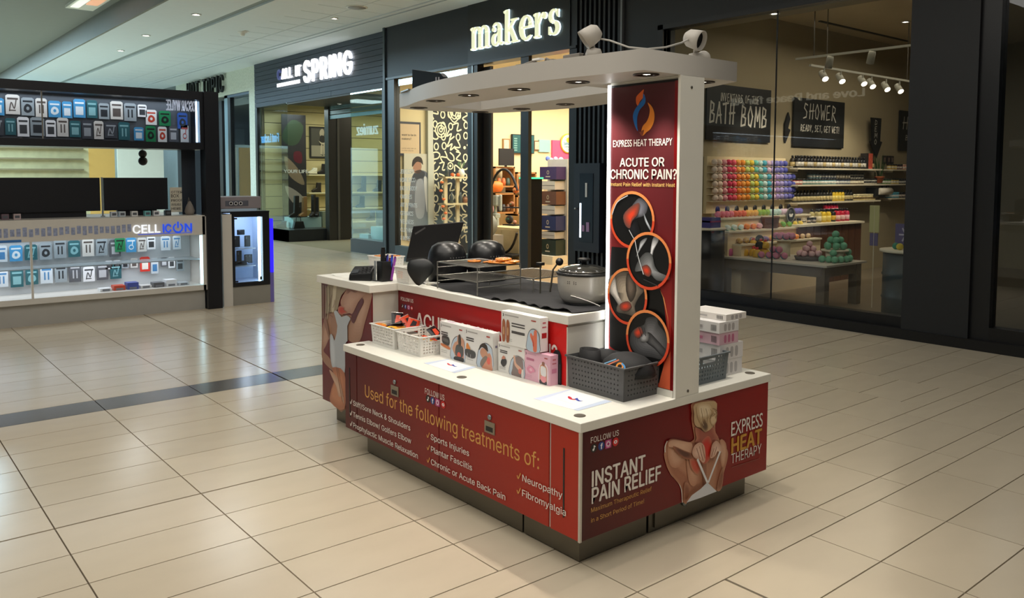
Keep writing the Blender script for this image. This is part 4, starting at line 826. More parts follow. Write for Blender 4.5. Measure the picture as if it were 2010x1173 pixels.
# ---- perforated white baskets with sachets
BKW = mat((228, 226, 220), .45, var=.02)
def basket(name, label, c, hw, hl, h, nx, ny, nz, m, hole, draft, grp, rim=.008, handle=True, sides=True):
    # box basket: half width hw along u, half length hl along v
    t = thing(name, label, 'basket', c, group=grp)
    bl = [(-hw*draft, -hl*draft), (hw*draft, -hl*draft), (hw*draft, hl*draft), (-hw*draft, hl*draft)]; tl = [(-hw, -hl), (hw, -hl), (hw, hl), (-hw, hl)]
    names = ('end_wall', 'side_wall', 'end_wall', 'side_wall')
    for i in range(4):
        a, b2 = bl[i], bl[(i+1) % 4]; d_, c2 = tl[i], tl[(i+1) % 4]
        n = nx if i % 2 == 0 else ny
        lo = .012; bb = MB()
        L = lambda f: ((a[0]+(d_[0]-a[0])*f, a[1]+(d_[1]-a[1])*f, h*f), (b2[0]+(c2[0]-b2[0])*f, b2[1]+(c2[1]-b2[1])*f, h*f))
        q0, q1 = L(.10); q2, q3 = L(.97)
        sk = set()
        if i % 2 == 0 and handle:
            for k in range(int(n*.3), n-int(n*.3)): sk |= {(k, nz-1), (k, nz-2)}
        e = .07
        A = Vector(q0)*(1-e)+Vector(q1)*e; B = Vector(q0)*e+Vector(q1)*(1-e); Cc = Vector(q2)*e+Vector(q3)*(1-e); D = Vector(q2)*(1-e)+Vector(q3)*e
        if sk:
            # leave the hand hole open: panel with a hole ring
            i0, i1 = int(n*.3), n-int(n*.3)
            keep = {(x, y) for x in range(n) for y in range(nz)}-sk
            at = lambda x, y: (A*(1-x)+B*x)*(1-y)+(D*(1-x)+Cc*x)*y
            for (x, y) in keep:
                bb.perf(at(x/n, y/nz), at((x+1)/n, y/nz), at((x+1)/n, (y+1)/nz), at(x/n, (y+1)/nz), 1, 1, hole)
            j0 = (nz-2)/nz; m0 = .12
            o_ = [(i0/n, j0), (i1/n, j0), (i1/n, 1), (i0/n, 1)]; w2 = (i1-i0)/n
            r_2 = [(i0/n+w2*.10, j0+.06), (i1/n-w2*.10, j0+.06), (i1/n-w2*.10, 1-.10), (i0/n+w2*.10, 1-.10)]
            bb.add([at(*p) for p in o_]+[at(*p) for p in r_2], [(0, 1, 5, 4), (1, 2, 6, 5), (2, 3, 7, 6), (3, 0, 4, 7)])
        else: bb.perf(A, B, Cc, D, n, nz, hole)
        bb.add([q0, A, D, q2], [(0, 1, 2, 3)]).add([B, q1, q3, Cc], [(0, 1, 2, 3)])
        r0, r1 = L(0); bb.add([r0, r1, q1, q0], [(0, 1, 2, 3)])
        bb.build(names[i], m, t, local=True, weld=True, solid=.0035)
    MB().add([(p[0], p[1], .003) for p in bl], [(0, 1, 2, 3)]).build('base', m, t, local=True)
    rb = MB()
    o_ = [(sx*(hw+rim), sy*(hl+rim)) for sx, sy in ((-1, -1), (1, -1), (1, 1), (-1, 1))]; i_ = [(sx*(hw-.002), sy*(hl-.002)) for sx, sy in ((-1, -1), (1, -1), (1, 1), (-1, 1))]
    rb.ring_plate(o_, i_, h*.955, h).build('rim', m, t, local=True, bevel=.003)
    return t
G1 = 'white perforated baskets on the ledge'
b1 = basket('white_basket', 'white perforated basket heaped with sachets, against the side cabinet', K(.225, 1.625, ZL), .09, .118, .108, 9, 12, 6, BKW, .58, .93, G1)
b2 = basket('white_basket', 'white perforated basket with few sachets, beside the product boxes', K(.235, 1.385, ZL), .092, .108, .10, 9, 12, 6, BKW, .58, .93, G1)
SACH = [((214, 120, 40), (246, 190, 60)), ((24, 20, 22), (206, 70, 40)), ((226, 160, 40), (120, 60, 20)), ((200, 66, 36), (30, 24, 26)), ((60, 46, 70), (206, 196, 190)), ((232, 178, 50), (70, 40, 24))]
def sachet(label, p, rz, tilt, cols, grp, s=1.):
    t = thing('sachet', label, 'sachet', p, group=grp); t.rotation_euler = (tilt[0], tilt[1], rz)
    w2, l2 = .032*s, .045*s; b = MB()
    pts = [(-w2, -l2, 0), (w2, -l2, 0), (w2, l2, 0), (-w2, l2, 0)]
    ctr = [(-w2*.55, -l2*.6, .007), (w2*.55, -l2*.6, .007), (w2*.55, l2*.6, .007), (-w2*.55, l2*.6, .007)]
    b.add(pts+ctr, [(0, 1, 5, 4), (1, 2, 6, 5), (2, 3, 7, 6), (3, 0, 4, 7), (4, 5, 6, 7)], 0).add([(q[0], q[1], -q[2]*.6) for q in pts+ctr], [(0, 4, 5, 1), (1, 5, 6, 2), (2, 6, 7, 3), (3, 7, 4, 0), (7, 6, 5, 4)], 0)
    b.build('packet', mat(cols[0], .25, var=.1), t, local=True)
    MB().add([(-w2*.5, -l2*.55, .0076), (w2*.5, -l2*.2, .0076), (w2*.5, l2*.5, .0076), (-w2*.2, l2*.55, .0076)], [(0, 1, 2, 3)]).build('printed_flash', mat(cols[1], .3, var=.15), t, local=True)
    MB().box(-w2, w2, l2*.9, l2, -.001, .001).build('crimp', mat((200, 196, 190), .3, .5), t, local=True)
random.seed(5)
W1 = ['orange sachet near the left rim', 'black and orange sachet standing tall at the back', 'dark sachet with red flash at the back corner', 'amber sachet lying in the middle', 'brown and yellow sachet by the front rim', 'dark blue sachet with pale print in the middle', 'gold sachet near the right rim', 'red and black sachet leaning on the back panel']
for i, (u, v, dz, rz, tl, ci) in enumerate(((.19, 1.70, .095, .3, (.1, .2), 0), (.26, 1.68, .12, -.4, (.9, .1), 1), (.28, 1.60, .115, .2, (.8, -.2), 3), (.22, 1.64, .10, 1.1, (.1, .1), 4), (.19, 1.585, .10, .7, (.0, .15), 5), (.24, 1.62, .108, 2.0, (.2, .2), 1), (.20, 1.545, .10, 1.6, (.1, -.1), 2), (.27, 1.54, .112, -.6, (.6, .3), 3))):
    sachet('%s of the fuller white basket' % W1[i], K(u, v, ZL+dz), rz, tl, SACH[ci], 'sachets in the white baskets')
for i, (u, v, dz, rz, tl, ci) in enumerate(((.27, 1.33, .098, .2, (.7, -.2), 1), (.22, 1.31, .082, .9, (.3, .2), 3), (.26, 1.42, .05, 1.9, (.2, 0), 2))):
    sachet(('black and orange sachet standing up in the emptier white basket', 'red sachet lying by the front rim of the emptier basket', 'amber sachet lying deep in the emptier white basket')[i], K(u, v, ZL+dz), rz, tl, SACH[ci], 'sachets in the white baskets')
# ---- grey woven baskets
GB = mat((82, 82, 82), .55, var=.05); GB2 = mat((104, 112, 116), .5, var=.04)
basket('grey_basket', 'dark grey basket full of black caps in front of the banner post', K(.437, .253, ZL), .112, .165, .138, 10, 15, 6, GB, .30, .94, 'grey plastic baskets')
basket('grey_basket', 'paler grey see-through basket behind the white banner post', K(.845, .195, ZL), .135, .125, .122, 12, 11, 6, GB2, .5, .94, 'grey plastic baskets')
CAPM = mat((20, 20, 22), .75, var=.2, scale=60); CAPG = mat((17, 18, 20), .32, var=.1)
t = thing('black_hat', 'soft black cap with a printed logo on top of the grey basket', 'cap', K(.45, .185, .66))
MB().lathe([(.112, .0), (.110, .02), (.098, .048), (.07, .070), (.035, .082), (1e-4, .086)], K(.45, .185, .655), 24, sx=.92, sy=1.1).build('crown', CAPM, t)
cp = Pr(lambda a, b: K(.45-.098+b*.36, .185-a*1.0, .70+b*.75), NY, Vector((-.8, -.15, .55)))
cp.line([(-.045, -.02), (.03, .035)], .007, (214, 120, 90)).line([(-.04, .0), (.015, .035)], .006, (120, 170, 205)).hoop((.045, .005), .016, .015, .009, (236, 150, 60)).line([(.05, .022), (.07, .008), (.075, -.012)], .008, (90, 160, 220))
cp.build('printed_logo', t)
t = thing('black_hat', 'upright black cuff at the far end of the grey basket', 'cap', K(.40, .36, .60))
MB().lathe([(.05, 0), (.052, .06), (.046, .118), (.040, .118), (.045, .06), (.044, 0)], K(.40, .355, .615), 20, sx=.8, sy=1.1).build('cuff', CAPM, t)
t = thing('black_hat', 'crumpled black cap between the cuff and the banner light strip', 'cap', K(.48, .35, .62))
MB().ball(K(.485, .34, .675), .062, 18, 10, sz=.8).ball(K(.50, .28, .675), .055, 16, 8, sz=.7).build('crown', CAPM, t)
MB().prism([K(.44+a, .33+b, .70) for a, b in ((0, 0), (.05, -.05), (.09, -.03), (.08, .04), (.03, .05))], (.01, .0, .012)).build('visor', CAPM, t)
MB().cbox(K(.845, .2, .60), (.2, .2, .05)).build('goods', mat((150, 165, 172), .4), None, origin=K(.845, .2, .575))
tag(bpy.data.objects['goods'], 'blue grey folded stuff inside the paler grey basket', 'cloth'); bpy.data.objects['goods'].name = 'folded_cloth'
# ---- stack of boxes behind the post
def stack_box(label, u0, u1, z0, z1, v0, v1, base, band=None):
    t = thing('stacked_carton', label, 'box', K((u0+u1)/2, (v0+v1)/2, z0), group='stack of cartons behind the banner post')
    kb(u0, u1, v0, v1, z0, z1).build('carton', mat(base, .4, var=.02), t, bevel=.001)
    p = Pr(lambda a, b: K(u0+a*(u1-u0), v0, z0+b*(z1-z0)), X, NY); d_ = (176, 172, 172) if band is None else band
    for k in range(3): p.poly([(.25+k*.2, .2), (.36+k*.2, .2), (.36+k*.2, .75), (.25+k*.2, .75)], d_)
    p.build('printed_end', t)
    q = Pr(lambda a, b: K(u0, v1-a*(v1-v0), z0+b*(z1-z0)), NY, NX)
    for k in range(7): q.poly([(.78+k*.022, .2), (.79+k*.022, .2), (.79+k*.022, .75), (.78+k*.022, .75)], (60, 60, 62), 1)
    q.poly([(.2, .35), (.55, .35), (.55, .6), (.2, .6)], d_, 1); q.build('printed_side', t)
PKD = (214, 178, 190)
stack_box('lowest white carton of the stack behind the post', .965, 1.13, ZL, .643, .102, .31, (224, 220, 218))
stack_box('white carton second from the bottom of the stack', .96, 1.132, .6435, .715, .10, .312, (226, 222, 220))
stack_box('pink carton in the middle of the stack', .953, 1.094, .7155, .769, .10, .30, PKD, (190, 110, 140))
stack_box('white carton on the pink one in the stack', .948, 1.093, .7695, .819, .098, .30, (226, 224, 224))
stack_box('topmost white carton of the stack, pushed to the back', 1.00, 1.152, .8195, .849, .10, .33, (230, 226, 222))
# ---- wire rack on the upper counter, with heat packs
WIRE = mat((150, 148, 142), .35, .8)
def rack(u0, u1, v0, v1, zs, label):
    t = thing('wire_rack', label, 'rack', K((u0+u1)/2, (v0+v1)/2, ZT))
    for (u, v) in ((u0, v0), (u0, v1), (u1, v0), (u1, v1)):
        MB().tube([K(u, v, ZT+.002), K(u, v, zs[-1])], .0035, 6).build('leg', WIRE, t)
    for z in zs:
        b = MB().tube([K(u0, v0, z), K(u1, v0, z), K(u1, v1, z), K(u0, v1, z), K(u0, v0, z)], .0033, 6)
        b.tube([K(u0, v0, z-.028), K(u1, v0, z-.028)], .0028, 5).tube([K(u0, v1, z-.028), K(u1, v1, z-.028)], .0028, 5)
        b.build('shelf_rim', WIRE, t)
        g = MB(); n = 34
        for k in range(1, n): g.bar(K(u0, v0+(v1-v0)*k/n, z), K(u1, v0+(v1-v0)*k/n, z), .0014, .0014)
        for k in range(1, 26): g.bar(K(u0+(u1-u0)*k/26, v0, z), K(u0+(u1-u0)*k/26, v1, z), .0014, .0014)
        o = g.build('wire_mesh', WIRE, t); o['kind'] = 'stuff'
rack(.355, .63, 1.09, 1.435, (.947, 1.018), 'two-tier wire rack with legs on the black cloth')
t = thing('wire_rack', 'low wire tray behind the two-tier rack', 'rack', K(.8, 1.2, ZT))
for (u, v) in ((.64, 1.0), (.64, 1.36), (.95, 1.0), (.95, 1.36)): MB().tube([K(u, v, ZT+.002), K(u, v, .952)], .0035, 6).build('leg', WIRE, t)
MB().tube([K(.64, 1.0, .95), K(.95, 1.0, .95), K(.95, 1.36, .95), K(.64, 1.36, .95), K(.64, 1.0, .95)], .0033, 6).build('shelf_rim', WIRE, t)
g = MB()
for k in range(1, 34): g.bar(K(.64, 1.0+.36*k/34, .95), K(.95, 1.0+.36*k/34, .95), .0016, .0016)
for k in range(1, 28): g.bar(K(.64+.31*k/28, 1.0, .95), K(.64+.31*k/28, 1.36, .95), .0016, .0016)
o = g.build('wire_mesh', mat((120, 96, 56), .35, .8), t); o['kind'] = 'stuff'
HP = mat((206, 122, 36), .25, var=.55, scale=55, coat=.6)
hp = thing('heat_pack', 'round orange heat pack alone on the top shelf of the rack', 'heat pack', K(.50, 1.31, 1.0195), group='orange heat packs on the wire rack')
MB().lathe([(.034, 0), (.037, .004), (.034, .009), (.02, .010), (1e-4, .009)], n=18).build('pack', HP, hp, local=True)
MB().lathe([(.009, .0098), (.008, .0115), (1e-4, .0116)], (.004, .002, 0), 10).build('metal_button', mat((226, 150, 80), .2), hp, local=True)
HPL = ['left end of the heap on the rack', 'second from the left in the heap on the rack', 'front of the heap, near the rack edge', 'middle of the heap on the rack', 'back of the heap on the rack', 'right of the middle in the heap', 'top of the heap on the rack', 'right end of the heap on the rack', 'under the right end of the heap']
for i, (u, v, z, r_) in enumerate(((.555, 1.25, 0, .4), (.575, 1.205, .003, 1.), (.535, 1.17, .0, 2.), (.575, 1.165, .010, .2), (.605, 1.19, .002, 2.6), (.59, 1.13, .004, 1.4), (.575, 1.16, .019, 3.), (.60, 1.105, .010, .9), (.565, 1.115, 0, 2.2))):
    o = dup(hp, K(u, v, 1.0195+z), r_, 'orange heat pack at the '+HPL[i] if i != 6 else 'orange heat pack on '+HPL[i]); o.rotation_euler.x = .12*((i % 3)-1); o.scale = (1.28, .86, .8)
# ---- black cloth
def cloth():
    b = MB(); nu, nv = 26, 50; vs = []
    for j in range(nv+1):
        for i in range(nu+1):
            a, c_ = i/nu, j/nv
            v = .432+1.26*c_-.02*math.sin(9*a); u = .345+.02*max(0, math.sin(7*c_*3+1))*(.4 if c_ > .3 else 1.2)+a*(.985-.36)+.01*math.sin(20*c_+3)
            if c_ > .55: u += (c_-.55)*.12*(1-a)
            z = ZT+.0015+.0035*(1+math.sin(17*a+11*c_))*(.5+.5*math.sin(23*c_+5*a))*(.6+.4*math.sin(3*a))
            if a < .12 and c_ < .42: z += .016*max(0, math.sin(3.14*((c_*14) % 1)))*(1-a/.12)
            vs.append(K(u, v, max(z, ZT+.0012)))
    fs = [(j*(nu+1)+i, j*(nu+1)+i+1, (j+1)*(nu+1)+i+1, (j+1)*(nu+1)+i) for j in range(nv) for i in range(nu)]
    b.add(vs, fs, 0, True)
    o = b.build('black_cloth', mat((30, 30, 33), .8, var=.15, scale=50), None, origin=K(.65, 1.05, ZT))
    tag(o, 'crumpled black cloth spread over the upper counter', 'cloth')
cloth()
# ---- rice cooker style pot
POT = mat((196, 192, 184), .32, .35, var=.04, scale=4, stretch=(1, 1, 12))
t = thing('rice_cooker', 'brushed steel rice cooker with a dark glass lid beside the banner post', 'cooker', K(.615, .615, ZT))
c0 = K(.615, .615, .883)
MB().lathe([(.075, 0), (.098, .006), (.112, .025), (.120, .06), (.1225, .105), (.123, .128), (.1245, .132)], c0, 40).build('body', POT, t)
MB().lathe([(.1265, .130), (.128, .137), (.1265, .142), (.118, .144)], c0, 40).build('rim', mat((34, 34, 34), .3), t)
MB().lathe([(.119, .142), (.117, .150), (.10, .160), (.06, .172), (.025, .176), (1e-4, .177)], c0, 36).build('lid', mat((44, 44, 42), .08, coat=.8), t)
MB().lathe([(.119, .143), (.121, .148), (.117, .152)], c0, 36).build('lid_ring', mat((90, 88, 84), .25, .8), t)
MB().lathe([(.014, .174), (.012, .19), (.028, .194), (.030, .200), (.024, .204), (1e-4, .205)], c0, 18).build('lid_knob', BLACK, t)
MB().lathe([(.06, -.006), (.095, -.006), (.095, .004), (.07, .004)], c0, 24).build('foot_ring', BLACK, t)
MB().tube([Vector(c0)+Vector((.112, -.06, .150)), Vector(c0)+Vector((.135, -.085, .165)), Vector(c0)+Vector((.15, -.11, .158))], .009, 8).build('handle', STEEL, t)
dp = MB()
vdir = Vector((-.64, -.77, 0)).normalized(); sdir = Vector((.77, -.64, 0))
for k, (a, z) in enumerate(((-.72, .098), (-.64, .098), (-.72, .106), (-.64, .106), (-.46, .098), (-.38, .096), (-.46, .106), (-.38, .104))):
    d_ = (vdir*math.cos(a)+sdir*math.sin(a)); dp.ball(Vector(c0)+d_*.1222+Vector((0, 0, z)), .0022, 8, 5)
dp.build('marking_dots', BLACK, t)
pth = [Vector(c0)+(vdir*math.cos(a)+sdir*math.sin(a))*r_+Vector((0, 0, z)) for a, r_, z in ((-.62, .116, .036), (-.58, .121, .043), (-.4, .123, .040), (-.1, .124, .030), (.2, .122, .016), (.42, .128, .004), (.5, .135, -.003))]
tag(MB().tube([tuple(p) for p in pth], .0022, 6).build('power_cord', mat((226, 222, 214), .4), None, origin=pth[-1]), 'thin pale cord hanging across the steel rice cooker', 'cord')
t = thing('tongs', 'black handled tongs resting beyond the rice cooker', 'tongs', K(.75, .88, ZT))
MB().tube([K(.69, .93, ZT+.01), K(.70, .92, 1.0), K(.715, .90, 1.035)], .005, 6).build('arm', STEEL, t)
MB().ball(K(.72, .895, 1.04), .02, 12, 8).build('knob', BLACK, t)
MB().cbox(K(.655, .965, 1.028), (.03, .03, .014)).build('clip', BLACK, t); MB().tube([K(.655, .965, ZT+.002), K(.655, .965, 1.022)], .004, 6).build('stand', STEEL, t)
# ---- black caps standing behind the rack
def cap(label, c, s, ry):
    t = thing('black_hat', label, 'cap', c, rotz=ry, group='glossy black vented caps')
    b = MB().lathe([(.106, -.104), (.111, -.04), (.109, .02), (.102, .06), (.086, .092), (.055, .111), (.025, .117), (1e-4, .118)], n=30)
    b.build('crown', CAPG, t, local=True)
    g = MB()
    for r_ in range(6):
        for k in range(7):
            an = math.radians(-58+k*9+(r_ % 2)*4.5); el = math.radians(2+r_*8)
            d_ = Vector((math.cos(an)*math.cos(el), math.sin(an)*math.cos(el), math.sin(el)))
            rr_ = .1095 if el < .35 else .107; g.cbox(d_*rr_, (.006, .006, .006))
    g.build('vent_holes', mat((120, 118, 116), .4), t, local=True)['kind'] = 'stuff'
    q = MB()
    for k in range(9):
        an = math.radians(150+2*k); z = -.06+k*.018; r2 = .109 if z < 0 else .109*math.cos(z/.13)
        q.bar((math.cos(an)*r2, math.sin(an)*r2, z), (math.cos(an+.07)*r2*1.03, math.sin(an+.07)*r2*1.03, z+.006), .003, .003)
    q.build('stitching', mat((150, 150, 150), .5), t, local=True)['kind'] = 'stuff'
    return t
t = cap('glossy black cap with a drooping visor behind the wire rack', K(.575, 1.66, .983), 1, -1.0)
vp = [(.372, 1.736, .994), (.405, 1.707, 1.006), (.442, 1.68, 1.008), (.468, 1.655, .985), (.472, 1.65, .947), (.446, 1.668, .905), (.408, 1.695, .863), (.380, 1.722, .90), (.363, 1.739, .947)]
cam_ = Vector((-2.0508, -2.0914, 1.466)); vp = [cam_+(Vector(q)-cam_)*.962 for q in vp]; cc_ = sum(vp, Vector())/9; b = MB()
nb = Vector((-.64, -.77, .15)); L = smooth_loop([tuple(q) for q in vp], 3)
rings = [[K(*(cc_+(q-cc_)*f_+nb*.022*(1-f_*f_))) for q in L] for f_ in (1, .8, .55, .25)]; n_ = len(L)
b.add([q for r_ in rings for q in r_], [(a_*n_+k, a_*n_+(k+1) % n_, (a_+1)*n_+(k+1) % n_, (a_+1)*n_+k) for a_ in range(3) for k in range(n_)]+[tuple(3*n_+k for k in range(n_))], 0, True)
b.build('visor', mat((22, 25, 27), .55), t, solid=.006).rotation_euler.z = 1.0
cap('second glossy black cap, beyond the one with the visor', K(.765, 1.545, .988), 1, -1.0)
# ---- laptop
t = thing('laptop', 'black laptop seen from behind its raised screen', 'laptop', K(.75, 2.05, ZT))
q = [K(.66, 2.142, 1.158), K(.90, 1.946, 1.186), K(.849, 1.971, .985), K(.618, 2.159, .959)]
n_ = Vector((.64, .77, .1)).normalized()*.012
MB().prism(q, n_).build('screen_lid', mat((13, 12, 13), .4), t, bevel=.002)
lo = Vector(q[3])*.86+Vector(q[0])*.14*1.0+Vector((.012, 0, 0)); 
lg = [Vector(q[0])*(1-a)*(1-b_)+Vector(q[1])*a*(1-b_)+Vector(q[2])*a*b_+Vector(q[3])*(1-a)*b_-n_*.03 for a, b_ in ((.06, .22), (.24, .05), (.26, .10), (.08, .27))]
MB().add(lg, [(0, 1, 2, 3)]).build('lid_mark', mat((70, 68, 68), .4), t)
bs = [Vector(q[3]), Vector(q[2]), Vector(q[2])+Vector((.15, .18, -.01)), Vector(q[3])+Vector((.15, .18, -.01))]
MB().prism(bs, (0, 0, -.018)).build('keyboard_base', BLACK, t)
MB().prism([K(.66, 2.13, ZT), K(.84, 1.99, ZT), K(.95, 2.12, ZT), K(.77, 2.26, ZT)], (0, 0, .075)).build('stand', BLACK, t)
# ---- left cabinet: card terminal, pens, small baskets
t = thing('card_terminal', 'black card payment terminal lying on the side cabinet', 'terminal', K(.225, 1.965, .8775))
tm = MB(); bx = [(.150, 2.02), (.236, 1.915), (.285, 1.95), (.20, 2.05)]
tm.add([K(*p, .8785) for p in bx]+[K(.155, 2.02, .912), K(.236, 1.92, .925), K(.282, 1.95, .962), K(.203, 2.045, .955)], [(3, 2, 1, 0), (4, 5, 6, 7), (0, 1, 5, 4), (1, 2, 6, 5), (2, 3, 7, 6), (3, 0, 4, 7)])
tm.build('body', BLACK, t, bevel=.006)
MB().add([K(.163, 2.012, .9185), K(.190, 1.98, .923), K(.21, 2.0, .940), K(.185, 2.028, .936)], [(0, 1, 2, 3)]).build('screen', mat((70, 74, 78), .15), t)
kp = MB()
for i in range(3):
    for j in range(3): kp.cbox(K(.205+i*.016+j*.010, 1.965-i*.018+j*.012, .932+j*.010), (.008, .008, .003))
kp.build('keys', mat((60, 60, 62), .5), t)['kind'] = 'stuff'
MB().tube([K(.24, 1.915, .884), K(.26, 1.895, .88), K(.30, 1.88, .881), K(.31, 1.90, .88)], .004, 6).build('cord', BLACK, t)
t = thing('pen_holder', 'black pen holder packed with pens beside the card terminal', 'holder', K(.30, 1.875, .8775))
MB().box(U0+.265, U0+.335, V0+1.845, V0+1.905, .8785, .99).build('cup', mat((14, 14, 15), .35), t, bevel=.003)
MB().add([K(.262, 1.906, .88), K(.263, 1.906, .99), K(.264, 1.93, .99), K(.264, 1.93, .88)], [(0, 1, 2, 3)]).build('clear_edge', mat((130, 135, 138), .2), t)
for i, (du, dv, c_, r_) in enumerate(((0, 0, (20, 20, 22), .013), (.014, -.012, (60, 60, 160), .006), (.03, -.02, (40, 70, 190), .007), (.02, .008, (30, 30, 32), .008), (.038, -.03, (150, 70, 170), .007), (.01, .015, (180, 180, 182), .005), (.03, 0, (200, 60, 50), .005))):
    pp = thing('pen', ('thick black marker rising above the other pens', 'dark blue pen in the black holder', 'bright blue pen in the black holder', 'black pen in the back of the holder', 'purple pen at the right of the holder', 'pale grey pen in the black holder', 'red pen in the black holder')[i], 'pen', K(.285+du, 1.875+dv, .885), group='pens in the black holder')
    MB().tube([K(.285+du, 1.875+dv, .885), K(.29+du*1.4, 1.875+dv*1.3, 1.0+(.055 if i == 0 else .02-.004*i))], r_, 8).build('barrel', mat(c_, .4), pp)
    MB().tube([K(.29+du*1.4, 1.875+dv*1.3, 1.0+(.055 if i == 0 else .02-.004*i)), K(.2905+du*1.42, 1.875+dv*1.31, 1.012+(.055 if i == 0 else .02-.004*i))], r_*.8, 8).build('cap', mat(tuple(int(q_*.7) for q_ in c_), .4), pp)
sb = basket('white_basket', 'small white basket with orange writing at the end of the counter', K(.385, 1.735, .8785), .062, .07, .088, 7, 8, 6, BKW, .25, .85, 'small white baskets on the upper counter', rim=.006)
wr = MB()
for k, z in enumerate((.906, .916, .926, .937)): wr.text('Please rate', K(.3225+.0007*(z-.9)*100-.002, 1.775, z), NY, Z, .006, .05)
wr.build('orange_writing', mat((232, 150, 110), .5, var=0), sb)
b3 = basket('white_basket', 'small white basket behind the laptop holding orange packs', K(.53, 2.245, .8785), .075, .085, .10, 7, 8, 5, BKW, .25, .88, 'small white baskets on the upper counter', rim=.006)
for i, (u, v) in enumerate(((.50, 2.27), (.565, 2.20))): dup(hp, K(u, v, .972), i, ('orange heat pack at the left rim of the small basket behind the pens', 'orange heat pack at the right of the small basket behind the pens')[i], 'orange heat packs in the small basket')
t = thing('receipt', 'curled pale receipt on the left corner of the side cabinet', 'paper', K(.2, 2.2, .878))
MB().add([K(.18, 2.12, .8785), K(.26, 2.13, .8785), K(.27, 2.25, .8785), K(.19, 2.25, .8785), K(.19, 2.30, .888), K(.27, 2.30, .886)], [(0, 1, 2, 3), (3, 2, 5, 4)]).build('slip', mat((222, 222, 214), .5), t)
t = thing('cable_coil', 'white cable and clip lying beside the black visor', 'cord', K(.44, 1.6, ZT))
MB().tube([K(.40, 1.66, ZT+.004), K(.44, 1.62, ZT+.006), K(.48, 1.60, ZT+.004), K(.44, 1.565, ZT+.005), K(.40, 1.60, ZT+.004), K(.41, 1.64, ZT+.005)], .004, 6).build('loop', mat((214, 212, 206), .4), t)
MB().cbox(K(.41, 1.58, ZT+.006), (.05, .016, .01)).build('clip', WHITE, t)
# ---- things on top of the canopy
CT = 1.946
LAMPW = mat((178, 172, 162), .45, var=.03)
def lamp(label, b0, hc, dirv, base2=False):
    t = thing('clip_lamp', label, 'lamp', b0, group='clip lamps on the canopy')
    MB().lathe([(.034, 0), (.034, .02), (.028, .036), (.012, .04)], b0, 18).build('base', LAMPW, t)
    if base2: MB().ball((b0[0]+.04, b0[1]-.01, b0[2]+.022), .03, 14, 8).build('base_back', LAMPW, t)
    MB().tube([(b0[0], b0[1], b0[2]+.03), hc], .009, 8).build('neck', LAMPW, t)
    d_ = Vector(dirv).normalized()
    MB().lathe([(1e-4, -.05), (.022, -.047), (.036, -.03), (.040, 0), (.042, .03), (.038, .03), (.034, .0)], hc, 22, axis=d_).build('shade', LAMPW, t)
    MB().lathe([(.036, .012), (1e-4, .012)], hc, 18, axis=d_).build('reflector', BLACK, t)
    return t
lamp('white clip lamp on the canopy turned away, in front of the black slats', K(.36, .31, CT), K(.335, .31, CT+.085), (-.77, .64, -.7))
lamp('white clip lamp on the canopy with its dark mouth showing, above the banner post', K(.775, .12, CT), K(.735, .09, CT+.088), (.20, -.98, -.32), True)
CB = mat((168, 164, 156), .5)
tag(MB().tube([K(.37, .32, CT+.085), K(.36, .22, CT+.06), K(.36, .12, CT+.022), K(.40, .06, CT+.012), K(.50, .05, CT+.028), K(.62, .07, CT+.06), K(.70, .10, CT+.085)], .004, 6).build('lamp_cable', CB, None, origin=K(.36, .1, CT)), 'pale cable looping between the two canopy lamps', 'cord')
t = thing('adapter_box', 'grey power adapter lying on the canopy beside the left lamp', 'adapter', K(.38, .44, CT))
MB().cbox(K(.38, .44, CT+.016), (.05, .10, .03)).build('case', mat((128, 122, 114), .5), t, bevel=.003); MB().tube([K(.38, .39, CT+.02), K(.37, .36, CT+.05), K(.36, .35, CT+.01)], .003, 6).build('lead', BLACK, t)
t = thing('cable_heap', 'tangle of plugs and cables on the canopy below the makers sign', 'cord', K(.38, .62, CT))
MB().tube([K(.35, .55, CT+.012), K(.36, .60, CT+.03), K(.40, .66, CT+.012), K(.37, .70, CT+.03), K(.34, .76, CT+.01)], .005, 6).build('cable', mat((120, 112, 102), .5), t)
for v in (.57, .70, .78): MB().cbox(K(.37, v, CT+.012), (.035, .04, .022)).build('plug', mat((150, 143, 132), .5), t)
MB().cbox(K(.37, .665, CT+.034), (.03, .05, .008)).build('label_card', PRINTW, t)
t = thing('monitor_box', 'black flat box standing on the far end of the canopy', 'box', K(.46, 1.67, CT))
MB().prism([K(.44, 1.80, CT), K(.44, 1.80, 2.052), K(.44, 1.53, 2.006), K(.44, 1.50, 1.985), K(.44, 1.49, CT)], (.03, 0, 0)).build('case', mat((10, 11, 16), .4), t)
MB().cbox(K(.439, 1.565, 1.978), (.002, .010, .022)).cbox(K(.439, 1.54, 1.976), (.002, .010, .022)).build('switch', mat((150, 150, 155), .4), t)
tag(MB().prism([K(.62, 2.20, CT), K(.50, 2.02, CT), K(.45, 1.86, CT), K(.60, 1.9, CT), K(.75, 2.1, CT)], (0, 0, .006)).build('plastic_sheet', mat((120, 124, 124), .3), None, origin=K(.6, 2.0, CT)), 'grey plastic sheet lying over the far tip of the canopy', 'sheet')
t = thing('black_strap', 'black strap edge tucked behind the pink product box', 'strap', K(.322, .475, ZL))
MB().prism([K(.3185, .50, ZL), K(.3185, .50, .70), K(.3185, .485, .718), K(.3185, .468, .716), K(.3185, .456, .70), K(.3185, .452, .66), K(.3185, .452, ZL)], (.008, 0, 0)).build('band', CAPM, t)
MB().box(U0+.3184, U0+.3186, V0+.453, V0+.458, ZL+.01, .66).build('stitching', mat((70, 70, 72), .6), t)
